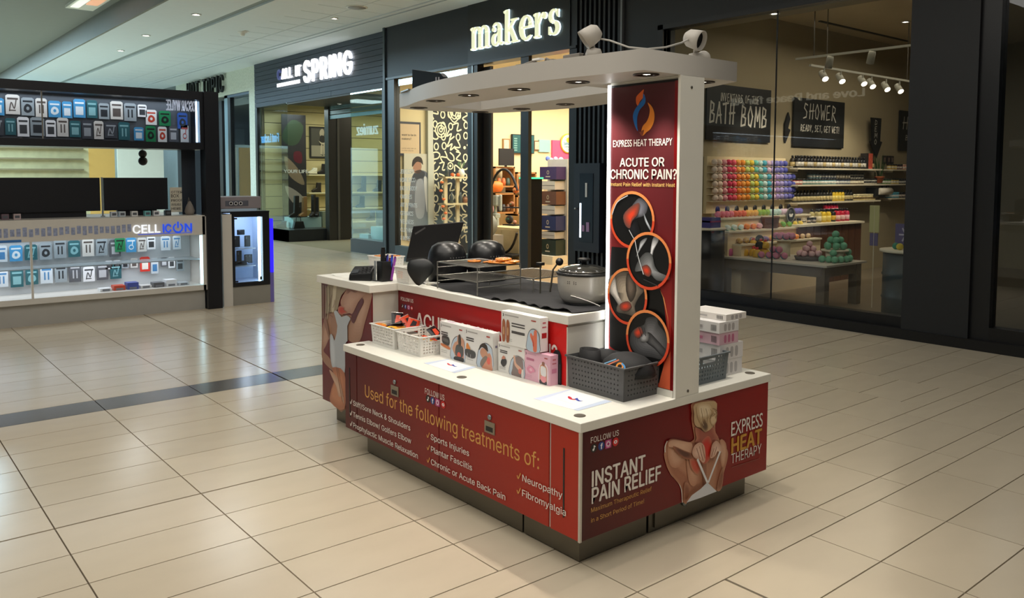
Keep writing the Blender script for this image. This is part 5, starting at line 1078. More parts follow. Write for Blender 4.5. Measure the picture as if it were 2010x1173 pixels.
# ------------------------------------------------------------------ soap shop behind the right-hand glass
LW = mat((168, 156, 126), .7, var=.05); SHELFW = mat((228, 220, 196), .45); BLK = mat((16, 16, 17), .6)
struct(MB().box(7.7, 14.6, 6.45, 6.6, 0, 3.6).build('wall_left', LW))
struct(MB().box(14.6, 14.7, -2, 6.6, 0, 3.6).build('wall_back', LW))
struct(MB().box(7.7, 14.6, -2.1, -2, 0, 3.6).build('wall_right', LW))
sc_ = struct(MB().box(7.62, 14.6, -2, 6.45, 3.6, 3.7).build('ceiling', mat((190, 176, 146), .7)))
struct(MB().box(10.5, 13.1, 6.10, 6.14, 3.585, 3.6).build('slot', BLK, sc_))
struct(MB().box(7.70, 8.25, -2, 6.45, 3.25, 3.6).build('bulkhead', mat((140, 132, 112), .7), sc_))
for p, l in (((9.476, 5.98, 3.6), 'round downlight in the soap shop ceiling, nearest the window'), ((11.447, 5.39, 3.6), 'round downlight in the soap shop ceiling beside the dark pillar'), ((8.0, 5.2, 3.25), 'round downlight in the low strip above the soap shop window')):
    ceiling_light(p, l, .06)
# printed signs on the wall
def brush(mb, P, strokes, w_, k0):
    for st in strokes:
        o_ = Vector((0, 0, .00004*(len(mb.f) % 60)))
        L = st
        for a, b_ in zip(L[:-1], L[1:]):
            o_ = Vector((0, 0, .00004*(len(mb.f) % 60+1)))
            d = Vector((b_[0]-a[0], b_[1]-a[1], 0)).normalized(); q = Vector((-d.y, d.x, 0))*w_/2; e = d*w_*.3
            A, B = Vector((a[0], a[1], 0))-e, Vector((b_[0], b_[1], 0))+e
            mb.add([P(*(A+q+o_)), P(*(A-q+o_)), P(*(B-q*.7+o_)), P(*(B+q*.7+o_))], [(0, 1, 2, 3)])
CH = {'A': [[(0, 0), (.35, 1), (.6, 0)], [(.1, .35), (.6, .4)]], 'B': [[(.05, 0), (.15, 1), (.5, .9), (.45, .6), (.12, .52), (.55, .4), (.5, .08), (.05, 0)]], 'C': [[(.5, .9), (.2, 1), (0, .5), (.1, .05), (.5, .1)]],
 'D': [[(.05, 0), (.12, 1), (.5, .8), (.5, .25), (.05, 0)]], 'E': [[(.5, 1), (.1, .95), (.02, 0), (.5, .05)], [(.06, .5), (.42, .52)]], 'F': [[(.5, 1), (.1, .95), (.02, 0)], [(.06, .5), (.42, .52)]], 'G': [[(.5, .9), (.15, .95), (0, .4), (.2, 0), (.5, .2), (.5, .45), (.3, .45)]],
 'H': [[(.05, 0), (.15, 1)], [(.45, 0), (.55, 1)], [(.0, .5), (.68, .55)]], 'I': [[(.1, 0), (.2, 1)]], 'M': [[(0, 0), (.12, 1), (.32, .3), (.6, 1), (.62, 0)]], 'N': [[(0, 0), (.1, 1), (.45, .05), (.55, 1)]], 'O': [[(.3, 1), (.05, .6), (.1, .1), (.35, 0), (.55, .5), (.3, 1)]],
 'R': [[(.02, 0), (.12, 1), (.5, .85), (.42, .55), (.1, .48), (.6, -.1)]], 'S': [[(.55, .9), (.25, 1), (.1, .7), (.45, .45), (.4, .1), (0, 0)]], 'T': [[(.3, 0), (.36, 1)], [(0, .92), (.68, 1)]], 'V': [[(0, 1), (.2, 0), (.55, 1)]], 'W': [[(0, 1), (.12, 0), (.32, .6), (.48, 0), (.66, 1)]],
 'Y': [[(0, 1), (.25, .5), (.55, 1)], [(.25, .5), (.15, 0)]], ',': [[(.15, .1), (.05, -.15)]], '!': [[(.2, 1), (.15, .3)], [(.12, .05), (.13, 0)]]}
def chalk(mb, P, body, a, b_, w_, h, thick):
    n = sum(.55 if c_ == ' ' else (.4 if c_ in 'I,!' else .82) for c_ in body); k = w_/n; x = a
    for c_ in body:
        if c_ in CH: brush(mb, P, [[(x+p[0]*k, b_+p[1]*h) for p in s_] for s_ in CH[c_]], thick, 0)
        x += k*(.55 if c_ == ' ' else (.4 if c_ in 'I,!' else .82))
def wall_board(name, label, x0, x1, z0, z1, lines, y=6.43, cat='sign'):
    t = thing(name, label, cat, ((x0+x1)/2, y, z0))
    MB().box(x0, x1, y-.02, y, z0, z1).build('board', mat((20, 22, 22), .55, var=.15), t)
    for body, a, b_, w_, h, th in lines:
        m_ = MB(); chalk(m_, lambda p, q, r=0: (x0+p, y-.0203-r, z0+q), body, a, b_, w_, h, th); m_.build('brush_lettering', mat((196, 194, 184), .7, var=.1), t)
wall_board('shop_board', 'black BATH BOMB board above the wall of bath bombs', 8.43, 9.83, 1.925, 2.63, [('INVENTORS OF THE', .28, .50, .85, .10, .012), ('BATH', .06, .22, .55, .26, .03), ('BOMB', .72, .20, .62, .26, .03)])
wall_board('shop_board', 'black SHOWER board above the dark bottle shelves', 10.40, 11.77, 1.896, 2.578, [('SHOWER', .24, .40, .92, .21, .022), ('READY, SET, GET WET!', .18, .22, 1.05, .09, .012)])
wall_board('shop_board', 'black board lettered HA at the edge of the dark pillar', 13.55, 14.5, 1.9, 2.56, [('HA', .1, .36, .5, .2, .022), ('BODY', .2, .18, .5, .08, .012)])
t = thing('demo_arrow', 'black DEMO arrow standing in a plant pot on the shelf', 'sign', (12.68, 6.36, 1.46))
MB().prism([(12.50, 6.36, 2.39), (12.82, 6.36, 2.39), (12.80, 6.36, 2.03), (12.87, 6.36, 2.02), (12.70, 6.36, 1.76), (12.48, 6.36, 2.02), (12.55, 6.36, 2.03)], (0, .02, 0)).build('arrow_board', BLK, t)
m_ = MB()
for i, c_ in enumerate('DEMO'): brush(m_, lambda p, q, r=0: (12.61+p, 6.3595-r, 1.98+q), [[(p[0]*.13, .30-i*.10+p[1]*.075) for p in s_] for s_ in CH[c_]], .012, 0)
m_.build('brush_lettering', mat((196, 194, 184), .7), t); MB().tube([(12.69, 6.37, 1.46), (12.69, 6.37, 1.8)], .008, 6).build('stem', mat((70, 90, 50), .6), t)
t = thing('potted_plant', 'spiky green plant in a terracotta pot on the bottle shelf', 'plant', (12.69, 6.30, 1.375))
MB().lathe([(.045, 0), (.07, .08), (.075, .08), (.075, .10), (.06, .10), (1e-4, .09)], (12.69, 6.30, 1.375), 14).build('pot', mat((176, 92, 52), .6), t)
for k in range(7):
    a = k*.9; b_ = MB(); p0 = Vector((12.69+.02*math.cos(a), 6.30+.02*math.sin(a), 1.47)); d_ = Vector((math.cos(a)*.14, math.sin(a)*.05, .28+.05*(k % 3)))
    sd = Vector((.02, 0, 0)); b_.add([p0-sd, p0+sd, p0+d_*.55+sd*.8, p0+d_, p0+d_*.55-sd*.8], [(0, 1, 2, 3, 4)]); b_.build('leaf', mat((52, 84, 42), .5, var=.15), t)
t = thing('wall_flame', 'black flame shaped cutout between the two soap shop boards', 'sign', (10.27, 6.42, 1.93))
MB().prism([(10.22, 6.42, 1.93), (10.30, 6.42, 2.05), (10.34, 6.42, 2.12), (10.28, 6.42, 2.14), (10.33, 6.42, 2.27), (10.28, 6.42, 2.36), (10.20, 6.42, 2.20), (10.20, 6.42, 2.0)], (0, .02, 0)).build('cutout', BLK, t)
# bath bombs on the wall racks
rk = thing('bath_bomb_rack', 'pale six-tier wall rack holding coloured bath bombs', 'rack', (9.4, 6.4, 1.15))
MB().box(8.44, 10.2, 6.40, 6.445, 1.0, 1.72).build('back_panel', mat((222, 206, 168), .5), rk)
ZR = [1.645, 1.555, 1.463, 1.372, 1.284, 1.196]
for z in ZR: MB().box(8.45, 10.4, 6.335, 6.40, z-.046, z-.0405).build('tier', SHELFW, rk)
BC = [((226, 200, 180), (232, 214, 198)), ((228, 196, 176), (236, 214, 196)), ((216, 60, 100), (230, 160, 168)), ((232, 226, 216), (206, 50, 90)), ((214, 40, 86), (232, 92, 110)), ((236, 106, 48), (240, 140, 60)), ((240, 136, 50), (244, 170, 80)), ((246, 206, 60), (236, 150, 50)), ((168, 200, 84), (196, 214, 120)), ((120, 190, 96), (238, 206, 70)), ((232, 206, 206), (120, 200, 190)), ((92, 196, 200), (198, 224, 222)), ((120, 206, 214), (84, 176, 200)), ((200, 160, 206), (220, 190, 216)), ((196, 170, 216), (170, 150, 210)), ((130, 130, 200), (170, 160, 214)), ((92, 96, 180), (130, 130, 200)), ((84, 90, 176), (110, 110, 190)), ((96, 104, 186), (78, 84, 168))]
CNAME = ['cream', 'pale peach', 'hot pink', 'white and red', 'crimson', 'orange', 'light orange', 'yellow', 'lime green', 'green and yellow', 'pale pink and teal', 'aqua', 'turquoise', 'lilac', 'lavender', 'periwinkle', 'indigo', 'violet blue', 'deep indigo']
bm_ = {}
def bomb(nm, ci, p, r, label, grp, ax=(-.3, -.8, .5), cat='bath bomb'):
    k = (ci if not isinstance(ci, tuple) else ci, round(r, 3), nm)
    if k not in bm_:
        c_ = BC[ci] if not isinstance(ci, tuple) else ci
        o = MB().ball((0, 0, 0), r, 12, 8, 0, mi2=1, axis=ax).build(nm, [mat(c_[0], .7, var=.12, scale=40), mat(c_[1], .7, var=.12, scale=40)])
        bm_[k] = o
    else:
        o = bm_[k].copy(); COL.objects.link(o)
    o.location = p; WORLD[o.name] = Vector(p)
    return tag(o, label, cat, grp)
for r_ in range(6):
    n = (17, 17, 19, 19, 19, 19)[r_]
    for i in range(n):
        ci = min(18, int(i*19/n+.5))
        bomb('bath_bomb', ci, (8.52+i*.0985+r_*.006, 6.345, ZR[r_]), .0405, '%s bath bomb, %s row down on the wall rack, %s from left' % (CNAME[ci], ORD[r_], ORD[i]), 'bath bombs on the wall rack')
# stepped white risers with heaps
rs = thing('stepped_display', 'stepped cream display below the wall of bath bombs', 'display', (9.4, 6.2, 0))
for (y0, z1, x0, x1) in ((6.25, .955, 8.3, 10.4), (6.12, .80, 8.35, 10.3), (5.99, .645, 8.45, 10.25)):
    MB().box(x0, x1, y0-.12, 6.44, .0, z1-.02).build('riser', mat((232, 214, 176), .5), rs); MB().box(x0, x1, y0-.14, y0+.12, z1-.02, z1).build('step_board', SHELFW, rs)
HC = [((226, 60, 110), (236, 130, 150)), ((214, 70, 80), (240, 120, 90)), ((240, 150, 60), (246, 190, 90)), ((244, 200, 60), (150, 190, 80)), ((90, 190, 196), (196, 224, 222)), ((160, 170, 210), (226, 200, 220)), ((206, 150, 200), (120, 110, 190))]
HN = ['pink', 'coral', 'orange', 'yellow', 'teal', 'pale blue', 'lilac']
for i in range(22):
    ci = HC[min(6, i*7//22)]
    bomb('bath_bomb', ci, (8.42+i*.088, 6.20, .955+.042), .042, 'larger %s bath bomb on the top step, %s from the left' % (HN[min(6, i*7//22)], ORD[i]), 'bath bombs on the top step')
for i in range(9):
    t = thing('tag_card', 'round black tag behind the top step bombs, %s from the left' % ORD[i], 'tag', (8.5+i*.2, 6.27, .956), group='round black tags on the soap steps')
    MB().lathe([(.045, 0), (.045, .006), (1e-4, .006)], (8.5+i*.2, 6.27, 1.05), 12, axis=NY).build('disc', BLK, t); MB().box(8.497+i*.2, 8.503+i*.2, 6.272, 6.278, .956, 1.01).build('pin', BLK, t)
SC2 = [((110, 200, 190), (226, 240, 236)), ((240, 120, 60), (246, 150, 80)), ((232, 130, 150), (240, 190, 200)), ((120, 80, 40), (150, 100, 50)), ((214, 180, 60), (120, 180, 80)), ((90, 170, 80), (220, 190, 70))]
SN = ['mint', 'orange', 'rose', 'brown', 'gold', 'leaf green']
for i in range(26):
    g_ = min(5, i*6//26)
    bomb('soap_ball', SC2[g_], (8.45+(i//2)*.135+(i % 2)*.05, 6.07+(i % 2)*.05, .80+.036+(.0 if i % 2 else .0)), .036, '%s soap ball on the middle step, %s from the left' % (SN[g_], ORD[i]), 'soap balls on the middle step', cat='soap')
SC3 = [((150, 110, 50), (190, 150, 70)), ((226, 220, 216), (120, 100, 150)), ((220, 130, 170), (240, 200, 90)), ((236, 120, 60), (246, 160, 80)), ((190, 150, 110), (216, 190, 150))]
SN3 = ['brown', 'white and violet', 'pink', 'bright orange', 'sandy']
for i in range(24):
    g_ = min(4, i*5//24)
    bomb('soap_ball', SC3[g_], (8.5+(i//2)*.14+(i % 2)*.05, 5.93+(i % 2)*.05, .645+.034), .034, '%s soap ball on the lowest step, %s from the left' % (SN3[g_], ORD[i]), 'soap balls on the lowest step', cat='soap')
t = thing('wicker_basket', 'brown wicker basket of soaps on the middle step', 'basket', (9.35, 6.08, .80))
MB().lathe([(.13, 0), (.16, .13), (.165, .13), (.165, .15), (.15, .15), (.12, .02), (1e-4, .02)], (9.35, 6.07, .80), 18, sy=.6).build('basket_body', mat((112, 66, 34), .7, var=.35, scale=60, bump=.6), t)
t = thing('storage_drum', 'black drum carrying a purple box beside the banner post', 'drum', (7.95, 6.0, 0))
MB().lathe([(.2, 0), (.2, .26), (.207, .28), (.2, .3), (.2, .55), (.207, .57), (.2, .59), (.2, .84), (1e-4, .84)], (7.95, 6.0, 0), 24).build('drum_body', mat((22, 24, 28), .4), t); MB().lathe([(.215, .84), (.215, .865), (1e-4, .865)], (7.95, 6.0, 0), 24).build('lid', SHELFW, t)
t = thing('gift_box', 'purple and blue box on the black drum', 'box', (7.93, 5.97, .866))
MB().box(7.84, 8.04, 5.88, 6.08, .866, .985).build('carton', mat((70, 66, 132), .5, var=.2), t); MB().box(7.84, 8.04, 5.878, 6.082, .93, .95).build('ribbon', mat((150, 60, 110), .5), t)
t = thing('round_sign', 'round black framed sign with a white hand between the two displays', 'sign', (9.87, 6.1, .84))
MB().lathe([(.105, 0), (.105, .012), (.09, .014), (.088, .008), (1e-4, .008)], (9.87, 6.1, .955), 26, axis=NY).build('frame', mat((120, 118, 110), .4), t)
MB().lathe([(.088, .009), (1e-4, .0095)], (9.87, 6.1, .955), 22, axis=NY).build('face', BLK, t)
MB().prism([(9.84, 6.089, .93), (9.90, 6.089, .93), (9.92, 6.089, .97), (9.89, 6.089, .975), (9.87, 6.089, .96), (9.85, 6.089, .975), (9.82, 6.089, .965)], (0, -.001, 0)).build('printed_hand', PRINTW, t); MB().box(9.86, 9.88, 6.1, 6.11, .80, .86).build('stand', BLK, t)
# bottle shelves to the right
def shelf(label, x0, x1, z, d=.2, y=6.44):
    t = thing('wall_shelf', label, 'shelf', ((x0+x1)/2, y, z), group='white wall shelves in the soap shop')
    MB().box(x0, x1, y-d, y, z-.022, z).build('board', SHELFW, t)
    for x in (x0+.1, x1-.1): MB().box(x-.008, x+.008, y-d*.7, y, z-.05, z-.022).build('bracket', SHELFW, t)
shelf('top white shelf carrying dark capped bottles', 10.25, 12.66, 1.59); shelf('middle white shelf of small jars under the dark bottles', 10.26, 13.9, 1.357)
shelf('lower white shelf of yellow and black bottles', 10.27, 12.64, 1.108); shelf('short white shelf at the right, beside the dark pillar', 13.02, 13.9, 1.59); shelf('short white shelf with blue pots beside the dark pillar', 13.0, 13.92, 1.13)
bt_ = {}
def bottle(kind, p, cols, label, grp, s=1.):
    k = (kind, cols)
    if k not in bt_:
        b = MB()
        if kind == 'bottle': b.lathe([(.030, 0), (.030, .095), (.022, .112), (.012, .118)], n=10).lathe([(.0135, .118), (.0135, .145), (1e-4, .146)], n=8, mi=1).lathe([(.0304, .02), (.0304, .07)], n=10, mi=2)
        elif kind == 'jar': b.lathe([(.034, 0), (.036, .01), (.036, .06)], n=10).lathe([(.038, .06), (.038, .082), (1e-4, .083)], n=10, mi=1).lathe([(.0364, .015), (.0364, .045)], n=10, mi=2)
        else: b.lathe([(.05, 0), (.055, .02), (.05, .07), (.03, .09), (1e-4, .095)], n=12).lathe([(.02, .09), (.018, .12), (1e-4, .122)], n=8, mi=1)
        bt_[k] = b.build({'bottle': 'soap_bottle', 'jar': 'cream_jar'}.get(kind, 'soap_block'), [mat(c_, .4, var=.05) for c_ in cols])
        o = bt_[k]
    else: o = bt_[k].copy(); COL.objects.link(o)
    o.location = p; o.scale = (s, s, s)
    return tag(o, label, {'bottle': 'bottle', 'jar': 'jar'}.get(kind, 'soap'), grp)
DKB = ((24, 26, 32), (12, 12, 13), (210, 206, 196)); DKG = ((40, 34, 26), (14, 14, 15), (190, 170, 120))
for i in range(28):
    for d_ in range(2):
        if i > 22 and d_: continue
        bottle('bottle', (10.31+i*.083+d_*.03, 6.36-d_*.07, 1.591), DKB if (i+d_) % 3 else DKG, 'dark capped bottle on the top shelf, %s from the left in the %s row' % (ORD[i], 'front' if d_ else 'back'), 'dark bottles on the top shelf', 1.18)
JC = [((58, 120, 120), (20, 22, 24), (206, 206, 200)), ((96, 140, 150), (14, 15, 16), (220, 220, 214)), ((60, 76, 100), (16, 16, 18), (200, 200, 196)), ((120, 110, 90), (18, 18, 18), (226, 220, 200)), ((200, 196, 180), (16, 16, 16), (60, 60, 60)), ((150, 60, 60), (16, 16, 16), (220, 210, 200))]
JN = ['teal', 'pale blue', 'slate blue', 'grey brown', 'ivory', 'dark red']
for i in range(29):
    j = 5 if i < 3 else min(4, (i-3)*5//26)
    bottle('jar', (10.32+i*.082, 6.34, 1.358), JC[j], '%s jar in the long row on the middle shelf, %s from the left' % (JN[j], ORD[i]), 'jars on the middle shelf')
    if 4 < i < 24: bottle('jar', (10.35+i*.082, 6.36, 1.441), JC[(j+1) % 5], '%s jar stacked on the middle shelf row, %s from the left' % (JN[(j+1) % 5], ORD[i-5]), 'jars stacked on the middle shelf')
for i in range(11):
    bottle('jar', (12.9+i*.09, 6.34, 1.358), (((96, 140, 70), (20, 22, 24), (206, 206, 200)), ((214, 190, 90), (14, 15, 16), (220, 220, 214)), ((30, 30, 34), (16, 16, 18), (200, 200, 196)), ((220, 130, 130), (220, 150, 150), (226, 220, 200)))[i*4//11], '%s jar right of the plant pot, %s along the shelf' % (('green', 'yellow', 'black', 'pink')[i*4//11], ORD[i]), 'jars right of the plant pot')
for i in range(27):
    cs = ((28, 26, 22), (14, 14, 14), (196, 180, 130)) if not 12 <= i <= 15 else ((232, 196, 40), (30, 90, 140), (240, 220, 120))
    bottle('bottle' if i < 19 else 'jar', (10.33+i*.086, 6.33, 1.109), cs if i < 19 else (((222, 206, 150), (230, 220, 180), (120, 100, 60))), '%s on the lower shelf, %s from the left' % ('dark labelled bottle' if i < 12 or 15 < i < 19 else 'yellow bottle' if i < 19 else 'cream coloured jar', ORD[i]), 'goods on the lower shelf', 1.15)
for i in range(9):
    bottle('jar', (13.08+i*.095, 6.34, 1.591), (((206, 170, 70), (30, 28, 26), (230, 220, 190)), ((110, 60, 70), (20, 20, 22), (210, 200, 190)), ((232, 170, 150), (236, 190, 170), (240, 230, 220)), ((26, 26, 30), (14, 14, 14), (200, 200, 196)))[i*4//9], '%s jar on the short shelf by the pillar, %s from the left' % (('amber', 'plum', 'peach', 'black')[i*4//9], ORD[i]), 'jars on the short shelf')
for i in range(8):
    bottle('jar', (13.06+i*.1, 6.34, 1.131), (((70, 160, 190), (90, 180, 204), (220, 230, 230)), ((24, 24, 28), (14, 14, 14), (214, 200, 190)))[i*2//8], '%s pot on the lower short shelf, %s from the left' % (('bright blue', 'black')[i*2//8], ORD[i]), 'pots on the lower short shelf', 1.1)
for i, (x, z) in enumerate(((13.10, 1.68), (13.24, 1.68), (13.36, 1.68), (13.1, 1.21), (13.24, 1.21))):
    t = thing('picture_card', 'dark picture card on the wall by the pillar, %s of five' % ORD[i], 'card', (x, 6.44, z), group='dark cards by the pillar')
    MB().box(x-.05, x+.05, 6.425, 6.44, z, z+.13).build('card', mat((40, 32, 32), .5), t); MB().box(x-.03, x+.03, 6.422, 6.425, z+.03, z+.1).build('print', mat((120, 100, 90), .5), t)
t = thing('product_poster', 'small bright floral box at the end of the top bottle shelf', 'box', (12.36, 6.34, 1.591))
MB().box(12.27, 12.33, 6.30, 6.40, 1.591, 1.83).build('carton', mat((44, 40, 40), .5, var=.5, scale=40), t); MB().box(12.34, 12.5, 6.32, 6.38, 1.591, 1.83).build('carton_bright', mat((206, 90, 70), .5, var=.7, scale=30), t)
t = thing('paper_roll', 'white paper roll on a holder below the plant pot', 'roll', (12.8, 6.3, 1.2))
MB().lathe([(.055, 0), (.055, .42), (1e-4, .42)], (12.6, 6.28, 1.24), 14, axis=X).build('roll', mat((236, 230, 216), .6), t); MB().box(12.52, 12.62, 6.26, 6.42, 1.16, 1.30).build('holder', BLK, t)
# counter with goods, wood front
ct = thing('sales_counter', 'dark red wood counter topped with white below the bottle shelves', 'counter', (10.7, 6.1, 0))
WOOD = mat((86, 50, 28), .5, var=.35, scale=3, stretch=(4, 4, .6))
for k in range(9): MB().box(9.86+k*.185, 10.035+k*.185, 5.96, 6.0, 0, .80).build('plank', WOOD, ct)
MB().box(9.86, 11.52, 6.0, 6.43, 0, .80).build('carcass', mat((60, 38, 24), .6), ct); MB().box(9.82, 11.55, 5.93, 6.43, .80, .828).build('top', SHELFW, ct)
CGN = ['dark tin', 'white soap slab', 'black tub', 'yellow topped bottle', 'yellow bottle', 'black labelled bottle', 'red bottle', 'crimson bottle']
CGC = [((60, 50, 44), (30, 26, 24), (150, 140, 120)), ((226, 216, 196), (200, 190, 170), (120, 110, 90)), ((30, 28, 28), (14, 14, 14), (160, 150, 140)), ((190, 176, 110), (20, 20, 20), (230, 220, 190)), ((236, 200, 50), (20, 20, 20), (240, 220, 120)), ((40, 36, 30), (14, 14, 14), (220, 180, 60)), ((200, 30, 60), (30, 20, 24), (240, 200, 200)), ((190, 36, 76), (24, 18, 20), (236, 190, 200))]
for i in range(24):
    g_ = i//3
    bottle('bottle' if g_ > 2 else 'jar', (9.98+i*.064, 6.12+.07*(i % 2), .829), CGC[g_], '%s on the white topped counter, %s from the left' % (CGN[g_], ORD[i]), 'goods on the white counter', 1.25 if g_ > 2 else .9)
for i in range(5): bottle('bottle', (11.1+i*.075, 6.3, .93), ((206, 36, 70), (22, 18, 20), (240, 200, 206)), 'red bottle on the wooden crate, %s from the left' % ORD[i], 'red bottles on the wooden crate', 1.1)
t = thing('wooden_crate', 'brown crate raising red bottles on the counter', 'crate', (11.25, 6.3, .829)); MB().box(11.02, 11.48, 6.24, 6.38, .829, .93).build('crate_body', mat((134, 84, 48), .6, var=.2), t)
for z in (.86, .895): MB().box(11.015, 11.485, 6.236, 6.24, z, z+.02).build('slat', mat((150, 98, 58), .6), t)
# track lights
def track(label, a, b_, heads, aim, lit):
    t = thing('track_light', label, 'light', a); RL = mat((176, 176, 164), .5)
    MB().bar(a, b_, .03, .025).build('rail', RL, t)
    for f in (.12, .8):
        p = Vector(a)*(1-f)+Vector(b_)*f; MB().tube([p, (p.x, p.y, 3.6)], .006, 6).build('hanger', mat((60, 54, 44), .5), t)
    for h, lt in heads:
        p = Vector(h); d_ = Vector(aim).normalized(); hd = MB().tube([(p.x, p.y, a[2]), p], .01, 6).lathe([(.035, -.09), (.04, -.06), (.042, .05), (1e-4, .045)], p, 14, axis=d_).build('lamp_head', RL, t)
        MB().lathe([(.038, .051), (1e-4, .051)], p, 12, axis=d_).build('lens', mat((255, 240, 215), .5, emit=6 if lt else 1.0, var=0), hd)
track('pale track rail running along the soap shop window with two heads', (9.0, 5.54, 2.88), (9.0, 3.6, 2.88), (((9.0, 5.11, 2.78), 0), ((9.0, 4.61, 2.78), 0)), (.2, .3, -1), 0)
track('track rail reaching into the soap shop with six glowing heads', (9.08, 5.4, 2.80), (12.2, 5.4, 2.80), [((x, 5.4, z+.05), 1) for x, z in ((9.4, 2.64), (9.8, 2.64), (10.35, 2.65), (10.58, 2.63), (10.98, 2.62), (11.36, 2.62))], (-.35, -.55, -.6), 1)
# display table and its piles
TW = mat((104, 94, 78), .6, var=.3, scale=3, stretch=(6, 1, 6)); tb = thing('display_table', 'rough grey wood table with a white top inside the soap shop window', 'table', (8.75, 5.4, 0))
MB().box(8.28, 9.16, 4.66, 6.12, .478, .5).build('top', mat((196, 192, 180), .4), tb)
for x in (8.33, 9.03):
    for y in (4.71, 5.99): MB().box(x, x+.10, y, y+.10, 0, .478).build('leg', TW, tb)
MB().box(8.32, 8.36, 4.75, 6.05, .36, .478).build('apron', TW, tb); MB().box(9.08, 9.12, 4.75, 6.05, .36, .478).build('apron', TW, tb); MB().box(8.36, 9.08, 4.72, 4.76, .36, .478).build('apron', TW, tb)
GREEN = ((104, 176, 142), (112, 184, 150)); k_ = 0
GP = [(8.62, 4.83), (8.62, 4.76), (8.70, 4.73), (8.80, 4.72), (8.90, 4.735), (8.98, 4.78), (8.60, 4.90), (8.66, 4.80, .57), (8.93, 4.77, .57)]
GL_ = ['green bath bomb at the foot of the pyramid stand, %s piece' % ORD[i] for i in range(9)]
for i, p in enumerate(GP): bomb('bath_bomb', GREEN, (p[0], p[1], (p[2] if len(p) > 2 else .5)+.038), .04, GL_[i], 'green bath bombs on and around the pyramid stand')
cs_ = thing('cake_stand', 'white round stand carrying the green bath bomb pyramid', 'stand', (8.8, 4.86, .5))
MB().lathe([(.10, 0), (.10, .12), (1e-4, .12)], (8.8, 4.86, .5), 20).build('drum', SHELFW, cs_); MB().lathe([(.15, .12), (.15, .138), (1e-4, .138)], (8.8, 4.86, .5), 24).build('plate', SHELFW, cs_)
GT = [(8.72, 4.80, 0), (8.80, 4.76, 0), (8.88, 4.80, 0), (8.70, 4.89, 0), (8.90, 4.90, 0), (8.80, 4.95, 0), (8.75, 4.82, 1), (8.84, 4.82, 1), (8.76, 4.89, 1), (8.84, 4.89, 1), (8.80, 4.855, 2)]
for i, p in enumerate(GT): bomb('bath_bomb', GREEN, (p[0], p[1], .638+.042+p[2]*.066), .042, 'green bath bomb %s of the stand pyramid, %s piece' % (('in the bottom layer', 'in the middle layer', 'at the top')[p[2]], ORD[i]), 'green bath bombs on and around the pyramid stand')
tr = thing('slate_tray', 'dark round slate tray with a heap of pale pink balls', 'tray', (8.72, 5.13, .5)); MB().lathe([(.15, 0), (.165, .03), (.17, .045), (.155, .045), (1e-4, .035)], (8.72, 5.13, .5), 22).build('dish', mat((76, 70, 68), .6), tr)
PKP = ((206, 150, 160), (226, 186, 190))
for i in range(13):
    lay = 0 if i < 8 else 1 if i < 12 else 2; a = i*.785 if lay == 0 else i*1.57
    rr = (.11, .05, 0)[lay]; bomb('bath_bomb', PKP, (8.72+rr*math.cos(a), 5.13+rr*math.sin(a), .545+.033+lay*.055), .036, 'dusty pink ball %s of the heap on the slate tray, %s piece' % (('in the foot ring', 'in the upper ring', 'at the tip')[lay], ORD[i]), 'pink balls on the slate tray')
BLU = ((44, 122, 150), (196, 120, 150))
for i, p in enumerate(((8.50, 5.52, 0), (8.50, 5.43, 0), (8.55, 5.35, 0), (8.46, 5.60, 0), (8.58, 5.46, 0), (8.52, 5.48, .07), (8.52, 5.40, .07))): bomb('bath_bomb', BLU, (p[0], p[1], .54+p[2]), .042, 'blue and pink bath bomb in the loose pile on the table, %s piece' % ORD[i], 'blue bath bombs on the table')
cs_ = thing('cake_stand', 'tall white stand carrying a crown of blue bath bombs', 'stand', (8.9, 5.58, .5)); MB().lathe([(.08, 0), (.08, .19), (1e-4, .19)], (8.9, 5.58, .5), 18).build('drum', SHELFW, cs_); MB().lathe([(.145, .19), (.145, .205), (1e-4, .205)], (8.9, 5.58, .5), 22).build('plate', SHELFW, cs_)
for i in range(8): bomb('bath_bomb', BLU, (8.9+.10*math.cos(i*.785), 5.58+.10*math.sin(i*.785), .705+.04), .042, 'blue bath bomb in the ring on the tall stand, %s piece' % ORD[i], 'blue bath bombs on the tall stand')
for i, (x, y, st) in enumerate(((8.62, 5.99, 0), (8.55, 5.90, 0), (8.60, 5.80, 0), (8.72, 5.78, 1), (8.74, 5.9, 1), (8.52, 5.70, 0), (8.66, 5.68, 1))):
    bottle('block', (x, y, .5+.0), ((206, 160, 40), (206, 40, 60), (0, 0, 0)), 'yellow soap with a red tip on the display table, %s of seven' % ORD[i], 'yellow soaps with red tips', 1.0)
    if st: bottle('block', (x, y, .60), ((214, 170, 50), (190, 30, 60), (0, 0, 0)), 'yellow soap with a red tip on the second layer, %s of seven' % ORD[i], 'yellow soaps with red tips', .9)
for i, (x, y) in enumerate(((8.42, 6.04), (8.75, 6.05), (8.85, 6.0))): bottle('block', (x, y, .5 if i == 0 else .5), ((206, 90, 150), (240, 200, 70), (0, 0, 0)), 'pink soap cake with a yellow button, %s from the left of the table' % ORD[i], 'pink soap cakes on the table', 1.1)
for i, (x, y, z) in enumerate(((8.70, 5.98, .66), (8.78, 5.84, .70), (8.6, 5.72, .64))):
    t = thing('tag_card', 'round black tag over the yellow soaps, %s of three' % ORD[i], 'tag', (x, y, .5), group='round black tags on the table'); MB().lathe([(.05, 0), (.05, .006), (1e-4, .006)], (x, y, z), 14, axis=(-.8, -.5, 0)).build('disc', BLK, t); MB().tube([(x, y, .5), (x, y, z)], .003, 5).build('pin', BLK, t)
t = thing('storage_drum', 'grey blue oil drum with a white top near the dark pillar', 'drum', (8.62, 3.88, 0))
